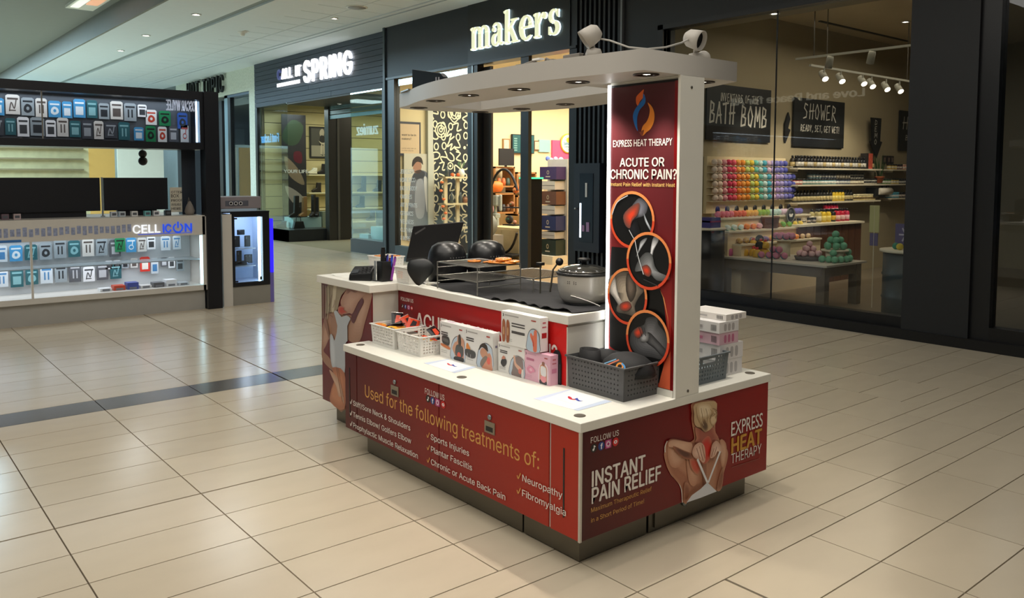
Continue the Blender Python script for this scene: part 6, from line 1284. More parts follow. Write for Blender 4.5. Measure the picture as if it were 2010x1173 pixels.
MB().lathe([(.30, 0), (.30, .2), (.31, .22), (.30, .24), (.30, .44), (.31, .46), (.30, .48), (.30, .69), (1e-4, .69)], (8.62, 3.88, 0), 30).build('drum_body', mat((60, 72, 78), .45, var=.15), t); MB().lathe([(.335, .69), (.335, .715), (1e-4, .715)], (8.62, 3.88, 0), 30).build('lid', SHELFW, t)
t = thing('framed_notice', 'violet floral notice standing on the oil drum', 'sign', (8.62, 3.95, .716)); MB().box(8.56, 8.575, 3.84, 4.06, .73, .98).build('board', mat((104, 96, 140), .5), t)
p = Pr(lambda a, b_: (8.56, 4.06-a*.22, .73+b_*.25), NY, NX)
for a in range(6): p.line([(.5, .55), (.5+.32*math.cos(a*1.05), .55+.32*math.sin(a*1.05))], .07, (196, 190, 214))
p.build('printed_flower', t)
t = thing('hang_sheet', 'pale green price sheet on a thin stand beside the oil drum', 'sign', (8.9, 4.25, .0)); MB().box(8.93, 8.94, 4.42, 4.53, .85, 1.15).build('sheet', mat((206, 206, 150), .5), t); MB().box(8.93, 8.94, 4.43, 4.52, .70, .84).build('card', mat((110, 104, 150), .5), t); MB().tube([(8.935, 4.475, 0), (8.935, 4.475, 1.15)], .006, 6).build('stand', SHELFW, t)
for i, (x, y, c_) in enumerate(((8.5, 4.02, (60, 140, 116)), (8.44, 3.95, (206, 186, 60)), (8.52, 3.8, (206, 196, 190)), (8.70, 4.02, (70, 150, 130)), (8.66, 3.7, (176, 50, 60)))): bomb('soap_ball', (c_, c_), (x, y, .716+.034), .036, '%s soap lying on the oil drum' % ('teal', 'yellow', 'white', 'mint', 'red')[i], 'soaps on the oil drum', cat='soap')
# shelf unit in the dark window; cream back and squiggle panel replace a reflection
su = thing('shelf_unit', 'pale narrow shelf unit behind the dark glass at the right edge', 'shelf', (8.3, 2.7, 0))
for y in (2.2, 2.66): MB().box(8.3, 8.6, y, y+.03, .2, 3.0).build('upright', mat((150, 146, 120), .5), su)
MB().box(8.6, 8.62, 2.2, 2.69, .9, 3.0).build('back_panel', mat((176, 170, 130), .6, var=.2), su)
for z in (.5, .9, 1.3, 1.7, 2.2): MB().box(8.3, 8.6, 2.23, 2.66, z, z+.03).build('shelf', mat((170, 166, 150), .5), su)
for i, (z, y, c_) in enumerate(((1.33, 2.45, (226, 220, 214)), (.93, 2.4, (190, 190, 200)), (.53, 2.5, (206, 150, 90)))):
    t = thing('gift_box', '%s carton on the shelf unit behind the dark glass' % ('white', 'grey', 'tan')[i], 'box', (8.4, y, z)); MB().box(8.33, 8.55, y-.13, y+.13, z, z+.24).build('carton', mat(c_, .5, var=.2, scale=30), t); MB().box(8.328, 8.33, y-.05, y+.05, z+.06, z+.16).build('print', mat((150, 60, 60), .5), t)
pt_ = thing('reflected_pattern', 'black and white squiggle panel standing in for a reflection in dark glass', 'panel', (8.5, 1.9, .2)); MB().box(8.5, 8.53, 1.62, 2.1, 1.3, 2.95).build('board', BLK, pt_)
random.seed(3); m_ = MB()
for k in range(26):
    y0, z0 = random.uniform(1.68, 2.04), random.uniform(1.38, 2.88); pts = [(8.497, y0+.05*math.sin(j*1.4+k), z0+.04*j*(1 if k % 2 else -1)*.5+.03*math.cos(j*1.9+k)) for j in range(5)]
    m_.tube([tuple(q) for q in smooth_loop(pts, 3, False)], .010, 4)
m_.build('squiggles', mat((196, 192, 160), .6), pt_)['kind'] = 'stuff'
area('dark_window_fill', (8.0, 2.2, 3.4), .5, 45, WARM)  # added lamp that makes the pieces behind the dark glass visible

# ------------------------------------------------------------------ gift shop
CREAM = mat((226, 208, 164), .65, var=.03)
struct(MB().box(7.7, 16, 12.52, 12.62, 0, 3.3).build('wall_left', CREAM)); struct(MB().box(16, 16.1, 6.6, 12.6, 0, 3.3).build('wall_back', CREAM)); struct(MB().box(7.7, 16, 6.6, 6.65, 0, 3.3).build('wall_right', CREAM))
struct(MB().box(7.62, 16, 6.6, 12.6, 3.3, 3.4).build('ceiling', mat((222, 210, 176), .6)))
struct(MB().box(8.29, 8.40, 12.44, 12.52, 0, 3.1).build('trim_4', mat((190, 190, 176), .5)))
pw = thing('mural_panel', 'black wall panel of cream squiggles and rings in the gift shop', 'mural', (8.9, 12.5, 0)); MB().box(8.40, 9.24, 12.49, 12.518, 0, 3.1).build('board', mat((22, 24, 28), .6), pw)
random.seed(9); CRM = mat((222, 216, 186), .6); cells = [(i, j) for i in range(5) for j in range(15)]
P_ = Pr(lambda a, b_: (a, 12.49, b_), X, NY); CR = (222, 216, 186)
for (i, j) in cells:
    cx, cz = 8.49+i*.165+random.uniform(-.02, .02), .30+j*.19+random.uniform(-.02, .02); ty = random.choice('rrdsssuuwwzb'); an = random.uniform(0, 6.28); ca, sa = math.cos(an), math.sin(an)
    T = lambda L: [(cx+(p[0]*ca-p[1]*sa)*1.15, cz+(p[0]*sa+p[1]*ca)*1.15) for p in L]
    if ty == 'r': P_.hoop((cx, cz), .045, .06, .024, CR)
    elif ty == 'd': P_.ell((cx, cz), .03, .03, CR).ell((cx+.07, cz+.05), .02, .02, CR)
    elif ty == 'b': P_.hoop((cx, cz), .06, .06, .022, CR).ell((cx, cz), .025, .025, CR)
    else: P_.line(T({'u': [(-.05, .07), (-.05, -.02), (0, -.07), (.05, -.02), (.05, .07)], 'w': [(-.07, .05), (-.04, -.06), (0, .04), (.04, -.06), (.07, .05)], 'z': [(-.06, .06), (.05, .06), (-.04, -.01), (.06, -.07)], 's': [(-.03, .085), (.05, .04), (-.05, -.03), (.04, -.085)]}[ty]), .027, CR)
for rr in (.03, .075, .12): P_.hoop((8.60, 2.30), rr, rr*1.1, .024, CR)
for rr in (.04, .09, .14): P_.line([(8.90-rr, 2.85), (8.90-rr, 2.62), (8.90, 2.62-rr*1.2), (8.90+rr, 2.62), (8.90+rr, 2.85)], .024, CR)
P_.build('squiggles', pw)['kind'] = 'stuff'
fr = thing('framed_poster', 'framed poster asking makers to join, on the gift shop wall', 'poster', (7.92, 12.5, 1.82)); MB().box(7.68, 8.16, 12.48, 12.52, 1.82, 2.42).build('frame', mat((44, 46, 60), .4), fr)
P_ = Pr(lambda a, b_: (a, 12.48, b_), X, NY); P_.poly([(7.71, 1.86), (8.13, 1.86), (8.13, 2.38), (7.71, 2.38)], (206, 180, 146), 1).txt('want to be in', (7.76, 2.17), .035, .3, (40, 38, 40), .02).txt('makers?', (7.76, 2.10), .035, .2, (40, 38, 40), .02).txt('come and ask us', (7.76, 1.94), .022, .3, (60, 56, 54)).txt('in the store', (7.76, 1.90), .022, .24, (60, 56, 54)); P_.build('print', fr)
pm = thing('reflected_poster', 'solid board for the reflected poster of a man in a hooded jacket', 'poster', (8.1, 12.47, .35)); MB().box(7.80, 8.44, 12.47, 12.49, .35, 1.86).build('board', mat((196, 190, 172), .5), pm)  # solid poster board in place of a reflection in the window glass
P_ = Pr(lambda a, b_: (a, 12.47, b_), X, NY)
P_.poly([(7.86, .36), (7.90, 1.0), (7.94, 1.36), (8.02, 1.52), (8.20, 1.56), (8.32, 1.46), (8.38, 1.1), (8.36, .36)], (108, 112, 122)).poly([(7.96, 1.38), (8.02, 1.52), (8.14, 1.56), (8.24, 1.52), (8.2, 1.42), (8.08, 1.40)], (58, 60, 68)).poly([(8.02, 1.0), (8.06, 1.36), (8.2, 1.38), (8.24, 1.0), (8.2, .72), (8.06, .72)], (150, 154, 164)).poly([(7.99, 1.56), (8.0, 1.68), (8.06, 1.74), (8.14, 1.72), (8.17, 1.62), (8.12, 1.53), (8.05, 1.51)], (166, 122, 100)).poly([(7.97, 1.62), (7.98, 1.74), (8.07, 1.81), (8.17, 1.78), (8.20, 1.66), (8.15, 1.70), (8.06, 1.71)], (44, 34, 32)).poly([(8.02, 1.54), (8.1, 1.50), (8.17, 1.56), (8.12, 1.57)], (70, 50, 44)).poly([(8.22, 1.44), (8.30, 1.38), (8.33, 1.0), (8.28, .8), (8.24, 1.1)], (206, 206, 206))
P_.build('printed_man', pm)
# ladder shelf with trinkets by the window
WS = mat((206, 190, 150), .5); ls = thing('ladder_shelf', 'pale wooden shelf of trinkets in front of the squiggle mural', 'shelf', (8.75, 12.2, 0))
for x in (8.45, 8.72, 9.0): MB().box(x, x+.07, 12.16, 12.2, 0, 1.46).build('upright', WS, ls)
for z in (.5, .94, 1.42): MB().box(8.40, 9.25, 12.05, 12.3, z, z+.03).build('board', WS, ls)
TN = [('white vase with green sprigs', (8.82, 1.45), 'v'), ('dark bottle', (8.5, 1.45), 'b'), ('small orange flower', (8.62, 1.45), 'o'), ('orange paper star', (9.0, 1.45), 'o'), ('orange pumpkin ornament', (8.75, 1.45), 'o'), ('grey glass bottle', (8.6, .97), 'b'), ('brown clay pot', (9.05, .97), 'p'), ('amber jar', (8.9, .97), 'p'), ('black tin', (8.8, .97), 'b')]
for n, (x, z), kd in TN:
    t = thing('trinket', n+' on the pale wooden shelf by the mural', 'ornament', (x, 12.15, z), group='trinkets on the pale wooden shelf')
    if kd == 'v':
        MB().lathe([(.05, 0), (.07, .05), (.05, .12), (.03, .14), (1e-4, .13)], (x, 12.15, z), 14).build('vase', mat((226, 222, 210), .4), t); g = MB()
        for k in range(7): g.add([(x, 12.15, z+.13), (x+.06*math.cos(k)+.01, 12.15+.04*math.sin(k), z+.28), (x+.08*math.cos(k), 12.15+.05*math.sin(k), z+.24)], [(0, 1, 2)])
        g.build('sprig', mat((80, 110, 70), .6), t)
    elif kd == 'o': MB().ball((x, 12.15, z+.035), .038, 10, 6, sz=.85).build('body', mat((226, 104, 40), .5), t); MB().box(x-.006, x+.006, 12.145, 12.155, z+.06, z+.085).build('stalk', mat((70, 90, 40), .6), t)
    elif kd == 'b': MB().lathe([(.035, 0), (.035, .12), (.015, .16), (.015, .2), (1e-4, .2)], (x, 12.15, z), 12).build('glass', mat((70, 76, 74), .2), t); MB().lathe([(.017, .2), (.017, .22), (1e-4, .22)], (x, 12.15, z), 10).build('stopper', BLK, t)
    else: MB().lathe([(.04, 0), (.055, .06), (.04, .11), (1e-4, .1)], (x, 12.15, z), 14).build('pot', mat((140, 92, 56), .5), t); MB().lathe([(.042, .105), (.046, .115), (.04, .12)], (x, 12.15, z), 14).build('rim', mat((110, 70, 44), .5), t)
gl = thing('garland', 'string of orange paper flowers beside the pale wooden shelf', 'garland', (8.3, 12.1, .9)); gp = [(8.32, 12.05, 1.35), (8.30, 12.05, 1.2), (8.36, 12.05, 1.05), (8.34, 12.05, .92), (8.40, 12.05, .80), (8.36, 12.05, .70)]
MB().tube(gp, .004, 5).build('string', mat((70, 80, 50), .6), gl)
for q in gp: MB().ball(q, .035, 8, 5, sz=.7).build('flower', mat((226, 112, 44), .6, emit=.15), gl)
# back of the gift shop
def picture(name, label, x0, x1, z0, z1, fc, pc, cat='picture'):
    t = thing(name, label, cat, ((x0+x1)/2, 12.5, z0)); MB().box(x0, x1, 12.49, 12.52, z0, z1).build('frame', mat(fc, .4), t); e = (x1-x0)*.12; MB().box(x0+e, x1-e, 12.486, 12.49, z0+e, z1-e).build('print', mat(pc, .4, var=.3, scale=20), t); return t
picture('framed_print', 'small framed print left of the shop screen', 10.07, 10.24, 1.975, 2.19, (150, 112, 60), (196, 190, 170)); picture('framed_print', 'small framed print right of the shop screen', 10.87, 11.04, 1.98, 2.175, (120, 86, 50), (190, 184, 160))
sc2 = thing('wall_screen', 'teal wall screen between two small frames', 'screen', (10.56, 12.5, 1.91)); MB().box(10.277, 10.85, 12.46, 12.5, 1.91, 2.285).build('case', BLK, sc2); MB().box(10.29, 10.837, 12.455, 12.46, 1.925, 2.27).build('display', mat((40, 84, 84), .3, emit=.5, var=.4, scale=8), sc2)
for k in range(6): MB().box(10.32, 10.40, 12.453, 12.455, 1.96+k*.045, 1.985+k*.045).build('menu_line', mat((110, 150, 140), .4, emit=.4), sc2)
ov = thing('oval_sign', 'round cream and yellow sun sign over the pink display', 'sign', (11.78, 12.46, 1.94)); MB().lathe([(.205, 0), (.205, .02), (1e-4, .02)], (11.78, 12.478, 2.14), 28, axis=NY, ).build('rim', mat((236, 190, 70), .5), ov)
P_ = Pr(lambda a, b_: (11.78+a, 12.457, 2.14+b_), X, NY); P_.ell((0, 0), .18, .18, (244, 238, 222)).ell((0, .07), .055, .055, (240, 190, 60)); [P_.line([(.07*math.cos(a), .07+.07*math.sin(a)), (.10*math.cos(a), .07+.10*math.sin(a))], .012, (240, 190, 60)) for a in (0, .6, 1.2, 1.9, 2.5, 3.1)]; P_.txt('Sunshine', (-.13, -.03), .06, .26, (60, 140, 160), .04).txt('Company', (-.12, -.085), .04, .24, (60, 140, 160), .03).txt('Co.', (-.05, -.14), .04, .1, (80, 150, 160), .03); P_.build('print', ov)
for x0, x1, c_, z0, z1, n in ((11.0, 11.3, (150, 206, 190), 1.95, 2.2, 'mint'), (11.36, 12.1, (220, 90, 130), 1.6, 2.2, 'pink')): t = thing('wall_panel', '%s panel behind the round sun sign' % n, 'panel', (x0, 12.5, z0)); MB().box(x0, x1, 12.48, 12.52, z0, z1).build('board', mat(c_, .5), t)
pk_ = thing('pink_display', 'tall shelf of pink trinkets inside the gift shop doorway', 'shelf', (11.3, 11.6, 0)); MB().box(11.1, 11.9, 11.8, 11.85, 0, 1.7).build('back', mat((236, 216, 180), .5), pk_); MB().box(11.06, 11.1, 11.4, 11.85, 0, 1.75).build('side', mat((222, 190, 140), .5), pk_)
for z in (.3, .6, .9, 1.2, 1.5): MB().box(11.1, 11.9, 11.4, 11.8, z, z+.03).build('board', mat((240, 226, 200), .5), pk_)
for k in range(5):
    for i in range(6): t = tag(MB().lathe([(.03, 0), (.035, .04), (.02, .12), (1e-4, .13)], n=8).build('trinket', mat(((214, 60, 110), (226, 120, 150), (236, 206, 206), (190, 50, 90))[(i+k) % 4], .5)), 'small pink trinket on board %s of the pink display, %s along' % (ORD[k], ORD[i]), 'ornament', 'trinkets on the pink display'); t.location = (11.16+i*.12, 11.5, .33+k*.3)
pg = thing('security_gate', 'black security pedestal with a green top in the gift shop doorway', 'gate', (8.6, 9.95, 0)); MB().box(8.5, 8.72, 9.82, 10.1, 0, 1.42).build('pedestal', mat((10, 10, 11), .6, spec=.15), pg); MB().box(8.49, 8.5, 10.06, 10.11, 0, 1.42).build('edge_trim', mat((120, 124, 124), .3, .6), pg); MB().box(8.49, 8.73, 9.8, 10.12, 1.42, 1.445).build('top_light', mat((60, 220, 150), .4, emit=1.5, var=0), pg); MB().text('makers', (8.498, 10.0, 1.2), NY, Z, .022, .1).text('come on in', (8.498, 10.0, 1.12), NY, Z, .016, .11).build('lettering', PRINTW, pg)
rk = thing('pouch_rack', 'tall grey rack of coloured pouch boxes in the gift shop doorway', 'rack', (9.3, 10.2, 0)); MB().box(9.42, 9.46, 9.97, 10.47, .14, 1.75).build('back_panel', mat((196, 192, 180), .5), rk); MB().box(9.1, 9.5, 9.98, 10.48, 0, .14).build('base', SHELFW, rk)
for y in (9.98, 10.46): MB().box(9.43, 9.46, y, y+.012, .14, 1.72).build('side_rail', mat((90, 86, 80), .4, .4), rk)
for i, (z0, z1, c_, n) in enumerate(((1.41, 1.62, (64, 44, 92), 'purple'), (1.24, 1.38, (206, 198, 186), 'pale upper'), (.99, 1.21, (104, 66, 46), 'brown'), (.83, .97, (196, 192, 186), 'pale middle'), (.56, .80, (34, 46, 96), 'navy'), (.42, .53, (190, 188, 182), 'pale lower'), (.15, .40, (24, 44, 38), 'dark green'))):
    t = thing('pouch_box', n+' pouch box on the tall grey rack', 'box', (9.25, 10.2, z0), group='pouch boxes on the tall rack'); MB().box(9.2, 9.42, 10.01+(.03 if i % 2 else 0), 10.42-(.03 if i % 2 else 0), z0, z1).build('carton', mat(c_, .45, var=.1), t)
    P_ = Pr(lambda a, b_: (9.2, 10.42-a*.41, z0+b_*(z1-z0)), NY, NX)
    if i % 2 == 0: P_.ell((.5, .55), .07, .16, (196, 180, 150)).ell((.5, .55), .045, .11, c_).poly([(.36, .18), (.64, .18), (.64, .26), (.36, .26)], (200, 190, 170), 1)
    else: P_.poly([(.1, .45), (.9, .45), (.9, .52), (.1, .52)], (110, 100, 96), 1)
    P_.build('print', t)
gl = thing('garland', 'string of small orange pumpkins down the pink display edge', 'garland', (11.05, 11.4, .4))
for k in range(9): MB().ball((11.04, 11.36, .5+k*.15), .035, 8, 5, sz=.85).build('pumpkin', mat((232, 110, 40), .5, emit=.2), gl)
# halloween hoop with pumpkin headed figure
hf = thing('pumpkin_figure', 'grinning pumpkin head over a grey skeleton prop in the gift shop window', 'ornament', (9.3, 11.76, .3))
MB().lathe([(.03, -.10), (.11, -.09), (.15, -.02), (.14, .06), (.08, .10), (.02, .09)], (9.3, 11.76, 1.27), 20).build('pumpkin_head', mat((226, 112, 34), .5, var=.15, emit=.12), hf); MB().lathe([(.02, .08), (.012, .15), (1e-4, .16)], (9.3, 11.76, 1.27), 8).build('stalk', mat((60, 80, 40), .6), hf)
f3 = MB()
for s_ in (-1, 1): f3.prism([(9.16+.0*s_, 11.73+.055*s_-.03, 1.29), (9.16, 11.73+.055*s_+.03, 1.29), (9.16, 11.73+.055*s_, 1.335)], (-.012, -.012, 0))
f3.prism([(9.165, 11.64, 1.24), (9.155, 11.70, 1.215), (9.155, 11.78, 1.215), (9.165, 11.84, 1.24), (9.155, 11.78, 1.20), (9.155, 11.70, 1.20)], (-.012, -.012, 0)); f3.build('carved_face', mat((250, 196, 60), .5, emit=1.2, var=0), hf)
BN = mat((150, 156, 146), .6, var=.25, scale=30)
for nm, c_, d_ in (('rib_cage', (9.3, 11.76, 1.02), (.14, .24, .2)), ('spine', (9.3, 11.76, .85), (.06, .06, .2)), ('pelvis', (9.3, 11.76, .74), (.12, .18, .09)), ('arm', (9.3, 11.60, .98), (.05, .05, .3)), ('arm', (9.3, 11.92, .98), (.05, .05, .3)), ('leg', (9.3, 11.70, .52), (.06, .06, .38)), ('leg', (9.3, 11.82, .52), (.06, .06, .38))): MB().cbox(c_, d_).build(nm, BN, hf, bevel=.02)
hp2 = thing('hoop_stand', 'large black hoop stand hung with halloween trinkets', 'stand', (8.9, 11.0, .1)); MB().tube([(8.9, 11.02+.42*math.cos(a), .86+.72*math.sin(a)) for a in [math.radians(q) for q in range(150, -160, -10)]], .022, 8).build('hoop', BLK, hp2); MB().box(8.75, 9.05, 10.6, 11.4, .1, .13).build('foot', BLK, hp2)
for z in (.62, .92): MB().box(8.82, 8.98, 10.66, 10.95, z, z+.02).build('ledge', BLK, hp2)
for i, (p, r_, c_, n) in enumerate((((8.9, 10.86, .72), .07, (70, 66, 58), 'dark skull'), ((8.8, 11.25, .37), .08, (50, 62, 56), 'green eyed skull'), ((8.9, 10.72, .68), .035, (226, 150, 120), 'peach ball'), ((8.9, 10.8, .98), .05, (150, 84, 40), 'brown gourd'), ((8.9, 10.7, 1.22), .05, (220, 110, 40), 'orange gourd'))):
    t = thing('trinket', n+' by the black hoop stand', 'ornament', (p[0], p[1], p[2]-r_), group='halloween trinkets by the hoop'); MB().ball(p, r_, 12, 8, sz=1.05).build('body', mat(c_, .6, var=.2), t); MB().ball((p[0]-r_*.8, p[1]+r_*.3, p[2]+r_*.15), r_*.22, 8, 5).ball((p[0]-r_*.75, p[1]-r_*.45, p[2]+r_*.15), r_*.22, 8, 5).build('eyes', mat((60, 150, 120), .4), t)
cbn = thing('low_cabinet', 'light wood two-door cabinet under the halloween trinkets', 'cabinet', (9.3, 11.3, 0)); MB().box(9.05, 9.6, 10.75, 11.75, 0, .56).build('body', mat((206, 186, 140), .5), cbn)
for y0, y1 in ((10.77, 11.245), (11.255, 11.73)): MB().box(9.035, 9.05, y0, y1, .03, .53).build('door', mat((214, 194, 148), .5, var=.1), cbn)
cs3 = thing('plush_figure', 'grey stone figure with a pink hood behind the window post', 'ornament', (8.6, 10.6, .2)); MB().ball((8.6, 11.08, .62), .17, 16, 10, sz=1.2).build('torso', mat((150, 152, 140), .7, var=.1), cs3); MB().ball((8.6, 11.1, .90), .12, 14, 8).build('hood', mat((206, 150, 150), .6), cs3); MB().box(8.4, 8.8, 10.9, 11.26, 0, .46).build('plinth', mat((176, 170, 156), .6), cs3)
wr_ = thing('crate_shelves', 'wooden crates of goods at the back of the gift shop', 'shelf', (9.9, 12.2, 0)); WD2 = mat((160, 112, 62), .55, var=.25)
for k, (x0, z0) in enumerate(((9.55, 1.25), (10.1, 1.15), (9.55, .75), (10.1, .7), (9.6, .0), (10.2, .0))):
    b_ = MB().box(x0, x0+.5, 12.1, 12.45, z0, z0+.03).box(x0, x0+.5, 12.1, 12.45, z0+.36, z0+.39).box(x0, x0+.03, 12.1, 12.45, z0, z0+.39).box(x0+.47, x0+.5, 12.1, 12.45, z0, z0+.39); b_.build('crate', WD2, wr_)
random.seed(21)
for k, (x0, z0) in enumerate(((9.55, 1.25), (10.1, 1.15), (9.55, .75), (10.1, .7), (9.6, .0), (10.2, .0))):
    for i in range(4): t = tag(MB().lathe([(.035, 0), (.045, .06), (.03, .14), (1e-4, .15)], n=9).build('trinket', mat(random.choice(((190, 180, 150), (120, 80, 50), (80, 100, 90), (206, 110, 60), (60, 60, 60))), .5)), 'small ornament in wooden crate %s, %s along' % (ORD[k], ORD[i]), 'ornament', 'ornaments in the wooden crates'); t.location = (x0+.08+i*.11, 12.2, z0+.031)
mo = thing('till_monitor', 'black till monitor on the shop counter behind the window post', 'monitor', (9.75, 12.1, 1.55)); MB().box(9.62, 9.98, 12.04, 12.07, 1.66, 1.98).build('screen', BLK, mo); MB().box(9.78, 9.82, 12.06, 12.09, 1.641, 1.7).build('stand', BLK, mo)
bl = thing('flower_bunch', 'blue and white blossoms beside the doorway post', 'flowers', (10.9, 11.9, 1.4))
random.seed(2)
for k in range(16): MB().ball((10.9+random.uniform(-.2, .2), 11.9+random.uniform(-.15, .15), 1.62+random.uniform(-.12, .2)), .05, 7, 5).build('blossom', mat(random.choice(((96, 120, 206), (226, 226, 236), (206, 170, 210))), .6), bl)
MB().lathe([(.08, 0), (.1, .25), (1e-4, .24)], (10.9, 11.9, 1.28), 12).build('vase', PRINTW, bl); MB().box(10.7, 11.0, 11.8, 12.0, 0, 1.28).build('plinth', CREAM, bl)

# ------------------------------------------------------------------ shoe shop
SW = mat((206, 190, 138), .6, var=.05)
wss = struct(MB().box(7.8, 15, 18.7, 18.75, 0, 3.3).build('wall_left', mat((120, 110, 84), .7))); struct(MB().box(15, 15.1, 12.62, 18.75, 0, 3.3).build('wall_back', SW)); struct(MB().box(7.8, 15, 12.62, 12.68, 0, 3.3).build('wall_right', mat((60, 58, 52), .6)))
struct(MB().box(7.8, 15, 12.62, 18.75, 3.3, 3.4).build('ceiling', mat((150, 142, 118), .6)))
for k in range(11): struct(MB().box(7.85, 15, 18.68, 18.70, .1+k*.29, .375+k*.29).build('wall_slat', SW, wss))
fp2 = thing('fashion_picture', 'black and white photo of a dancer in a dark frame on the shoe shop wall', 'picture', (9.25, 18.66, 1.9)); MB().box(8.98, 9.66, 18.64, 18.68, 1.89, 2.655).build('frame', BLK, fp2)
P_ = Pr(lambda a, b_: (8.98+a*.68, 18.64, 1.89+b_*.765), X, NY); P_.poly([(.05, .05), (.95, .05), (.95, .95), (.05, .95)], (70, 68, 60), 1).poly([(.05, .05), (.95, .05), (.95, .40), (.05, .40)], (150, 142, 120), 1).poly([(.40, .70), (.38, .84), (.45, .93), (.53, .92), (.56, .82), (.52, .70)], (176, 164, 140)).poly([(.36, .42), (.38, .62), (.42, .72), (.52, .72), (.60, .64), (.64, .46), (.50, .40)], (30, 28, 26)).poly([(.34, .56), (.44, .50), (.56, .50), (.66, .58), (.60, .46), (.44, .45)], (190, 178, 152)).poly([(.42, .42), (.40, .12), (.46, .10), (.49, .40)], (180, 168, 142)).poly([(.52, .42), (.54, .12), (.60, .12), (.58, .42)], (180, 168, 142)).poly([(.38, .12), (.50, .07), (.50, .11)], (20, 20, 20), 1).poly([(.52, .12), (.64, .08), (.62, .12)], (20, 20, 20), 1); P_.build('print', fp2)
dp2 = thing('window_poster', 'dark tall poster with pale draped shapes in the left shoe window', 'poster', (8.5, 18.4, .3)); MB().box(8.15, 8.76, 18.4, 18.42, .3, 2.9).build('board', mat((34, 32, 34), .5, var=.4, scale=4), dp2)
P_ = Pr(lambda a, b_: (8.15+a*.61, 18.4, .3+b_*2.6), X, NY); P_.poly([(.1, .62), (.5, .55), (.8, .45), (.9, .36), (.5, .40), (.2, .48)], (130, 112, 90)).poly([(.1, .35), (.6, .30), (.9, .22), (.4, .2)], (150, 140, 130)).poly([(.5, .66), (.8, .66), (.8, .56), (.5, .58)], (90, 30, 40)).poly([(.0, .80), (.4, .95), (.9, .9), (.7, .75), (.3, .72)], (50, 66, 46)).txt('YOUR LIFE', (.06, .47), .075, .62, (214, 212, 206), .03); P_.build('print', dp2)
wsh = thing('wall_shelf', 'lit stack of glass shelves of boots along the shoe shop wall', 'shelf', (10, 18.5, 0))
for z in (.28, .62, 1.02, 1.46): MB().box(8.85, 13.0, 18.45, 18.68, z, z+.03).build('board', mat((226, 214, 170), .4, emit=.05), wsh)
def boot(label, p, rz, c_, h=.3, grp='boots on the shoe shop shelves', s=1.):
    t = thing('boot', label, 'shoe', p, rotz=rz, group=grp); L = mat(c_, .4, var=.12)
    MB().prism([(-.10*s, -.035, .012), (.10*s, -.035, .012), (.145*s, -.03, .03), (.13*s, -.032, .06), (.02*s, -.035, .11), (.0, -.04, h), (-.11*s, -.04, h), (-.10*s, -.035, .1)], (0, .075, 0)).build('upper', L, t, local=True, bevel=.012)
    MB().prism([(-.105*s, -.038, 0), (.10*s, -.038, 0), (.15*s, -.038, .01), (.10*s, -.038, .016), (-.105*s, -.038, .016)], (0, .08, 0)).build('sole', BLK, t, local=True); return t
BTS = [((9.0, 1.49), (226, 220, 196), .16, 'white low boot on the top shelf'), ((9.25, 1.49), (24, 22, 22), .26, 'black ankle boot on the top shelf'), ((9.55, 1.49), (34, 32, 30), .36, 'tall black boot on the top shelf'), ((9.1, 1.05), (40, 34, 28), .24, 'dark boot on the third shelf'), ((9.95, 1.05), (22, 20, 20), .4, 'tall black boot behind the dark post'), ((10.35, 1.05), (20, 18, 18), .4, 'tall black boot right of the dark post'),
       ((10.8, 1.05), (34, 40, 44), .3, 'slate boot seen through the right window'), ((11.2, 1.05), (92, 56, 40), .34, 'brown boot seen through the right window'), ((11.6, 1.05), (100, 70, 56), .34, 'tan boot at the window edge'), ((10.3, .65), (26, 22, 20), .3, 'dark boot on the second shelf'), ((10.6, .31), (30, 24, 20), .26, 'low dark boot on the bottom shelf'), ((11.1, .65), (40, 46, 52), .3, 'grey boot on the second shelf right'), ((9.9, .65), (190, 180, 160), .14, 'pale shoe on the second shelf')]
for (x, z), c_, h, n in BTS: boot(n+' of the shoe shop', (x, 18.55, z), math.pi, c_, h)
wb = thing('window_riser', 'pale blue riser block in the left shoe window', 'riser', (8.4, 17.9, .26)); MB().box(8.05, 8.75, 17.62, 18.1, .26, .50).build('block', mat((176, 206, 206), .4), wb); MB().box(8.78, 9.2, 17.62, 17.9, .26, .62).build('block_tall', mat((150, 160, 140), .4), wb)
for i, (x, y, c_, h, n) in enumerate(((7.9, 17.9, (60, 62, 66), .16, 'grey low boot'), (8.2, 17.8, (26, 26, 26), .24, 'black lace boot'), (8.12, 17.7, (34, 30, 28), .50, 'tall black boot'), (8.32, 17.68, (150, 112, 70), .48, 'tall tan boot'), (8.55, 17.66, (24, 22, 22), .52, 'tall glossy black boot'), (8.68, 17.7, (30, 26, 26), .46, 'tall dark boot'))):
    boot(n+' in the left shoe window display', (x, y, .26 if i < 1 else .50), 2.6+.3*i, c_, h, 'boots in the left shoe window')
t = thing('handbag', 'black handbag on the window base of the left shoe window', 'bag', (8.1, 17.5, .26)); MB().prism([(7.98, 17.45, .262), (8.26, 17.45, .262), (8.22, 17.45, .42), (8.02, 17.45, .42)], (0, .1, 0)).build('body', mat((28, 28, 30), .4), t, bevel=.01); MB().tube([(8.06, 17.5, .42), (8.07, 17.5, .52), (8.12, 17.5, .56), (8.17, 17.5, .52), (8.18, 17.5, .42)], .008, 6).build('handle', BLK, t)
wb = thing('window_riser', 'pale blue stepped blocks in the right shoe window', 'riser', (8.2, 14, .26)); MB().box(7.85, 8.2, 13.05, 13.75, .262, .50).build('block', mat((158, 206, 216), .4), wb); MB().box(7.8, 8.15, 13.76, 14.1, .262, .34).build('block_low', mat((150, 196, 206), .4), wb)
